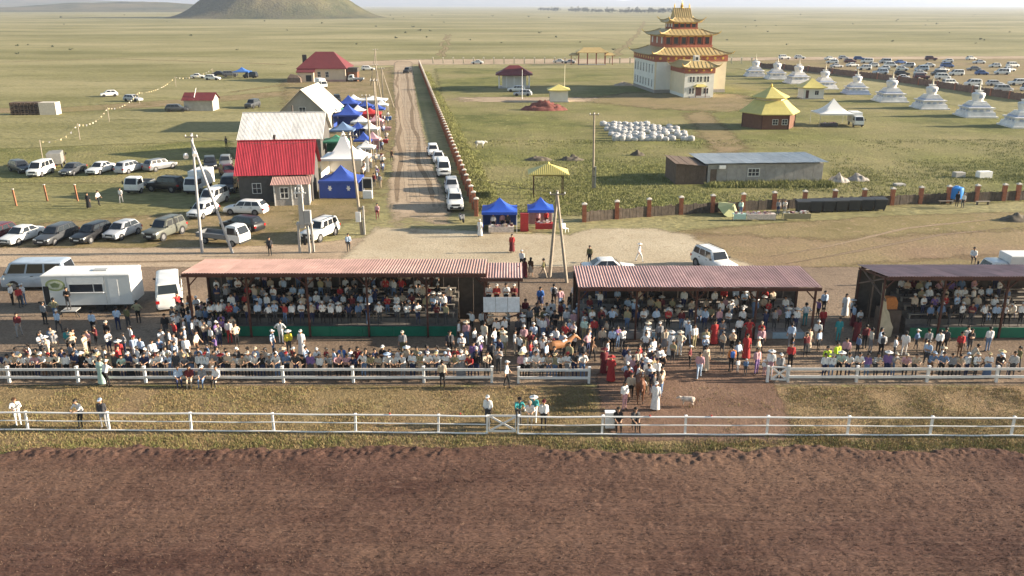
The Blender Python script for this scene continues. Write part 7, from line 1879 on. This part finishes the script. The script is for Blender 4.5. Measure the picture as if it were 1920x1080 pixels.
animal('cow', 'white and brown dog walking on the brown crossing', 1288, 764, 280, mat('dog coat', (.55, .47, .40), .8, .6, 5), mat('brown hide', (.16, .08, .04), .8), 'dog', .52)
# bicycle
x, y = G(1832, 697); t = thing('bicycle', 'child bicycle standing behind the right spectator fence', 'bicycle', (x, y, .04), R(5))
wt = MB()
for k in range(20):
    a0, a1 = 2 * math.pi * k / 20, 2 * math.pi * (k + 1) / 20; wt.bar((.3 * math.cos(a0), 0, .3 * math.sin(a0)), (.3 * math.cos(a1), 0, .3 * math.sin(a1)), .035)
for k in range(6): wt.bar((0, 0, 0), (.3 * math.cos(k * math.pi / 3), 0, .3 * math.sin(k * math.pi / 3)), .008)
wm_ = wt.mesh('wheel', m_tyre)
for xx in (-.48, .48): put('wheel', wm_, t, (xx, 0, .31))
p = MB()
for a, b in (((-.48, 0, .31), (-.05, 0, .31)), ((-.05, 0, .31), (-.18, 0, .72)), ((-.18, 0, .68), (.34, 0, .70)), ((-.05, 0, .31), (.34, 0, .66)), ((-.48, 0, .31), (-.18, 0, .68)), ((.48, 0, .31), (.32, 0, .85))): p.bar(a, b, .035)
p.build('frame', MATS['paint maroon'], t); p = MB(); p.bar((.30, -.25, .88), (.30, .25, .88), .03); p.build('handlebar', m_trim, t); p = MB(); p.box(-.3, -.08, -.06, .06, .73, .78); p.build('saddle', m_trim, t)
# ================================================================== labels: one thing, one label
by = {}
for o in C.objects:
    if o.parent is None and 'category' in o and o.name.split('.')[0] not in ('shrub', 'tree'): by.setdefault(o['label'], []).append(o)
for lb, os_ in by.items():
    if len(os_) > 1:
        os_.sort(key=lambda o: pix(*o.location)[0])
        for k, o in enumerate(os_): o['label'] = lb + (', leftmost' if k == 0 else ', rightmost' if k == len(os_) - 1 else ', %s from left' % ORD[k])
for o in C.objects:
    if 'label' in o and len(o['label'].split()) > 16: import sys; sys.stderr.write('LONG %d %s\n' % (len(o['label'].split()), o['label'])) if 0 else print('LONG', len(o['label'].split()), o['label'])
# ================================================================== haze
mh = bpy.data.materials.new('haze air'); mh.use_nodes = True
th_ = mh.node_tree; th_.nodes.clear()
pv = th_.nodes.new('ShaderNodeVolumePrincipled'); om = th_.nodes.new('ShaderNodeOutputMaterial')
pv.inputs['Color'].default_value = (0.68, 0.78, 1.0, 1)
pv.inputs['Density'].default_value = 0.00010
pv.inputs['Anisotropy'].default_value = 0.2
th_.links.new(pv.outputs[0], om.inputs['Volume'])
hz = MB(); hz.box(-24000, 24000, -100, 25000, -1.5, 330)
o = hz.build('haze', mh); o['kind'] = 'stuff'; o['label'] = 'thin pale haze lying over the whole steppe'
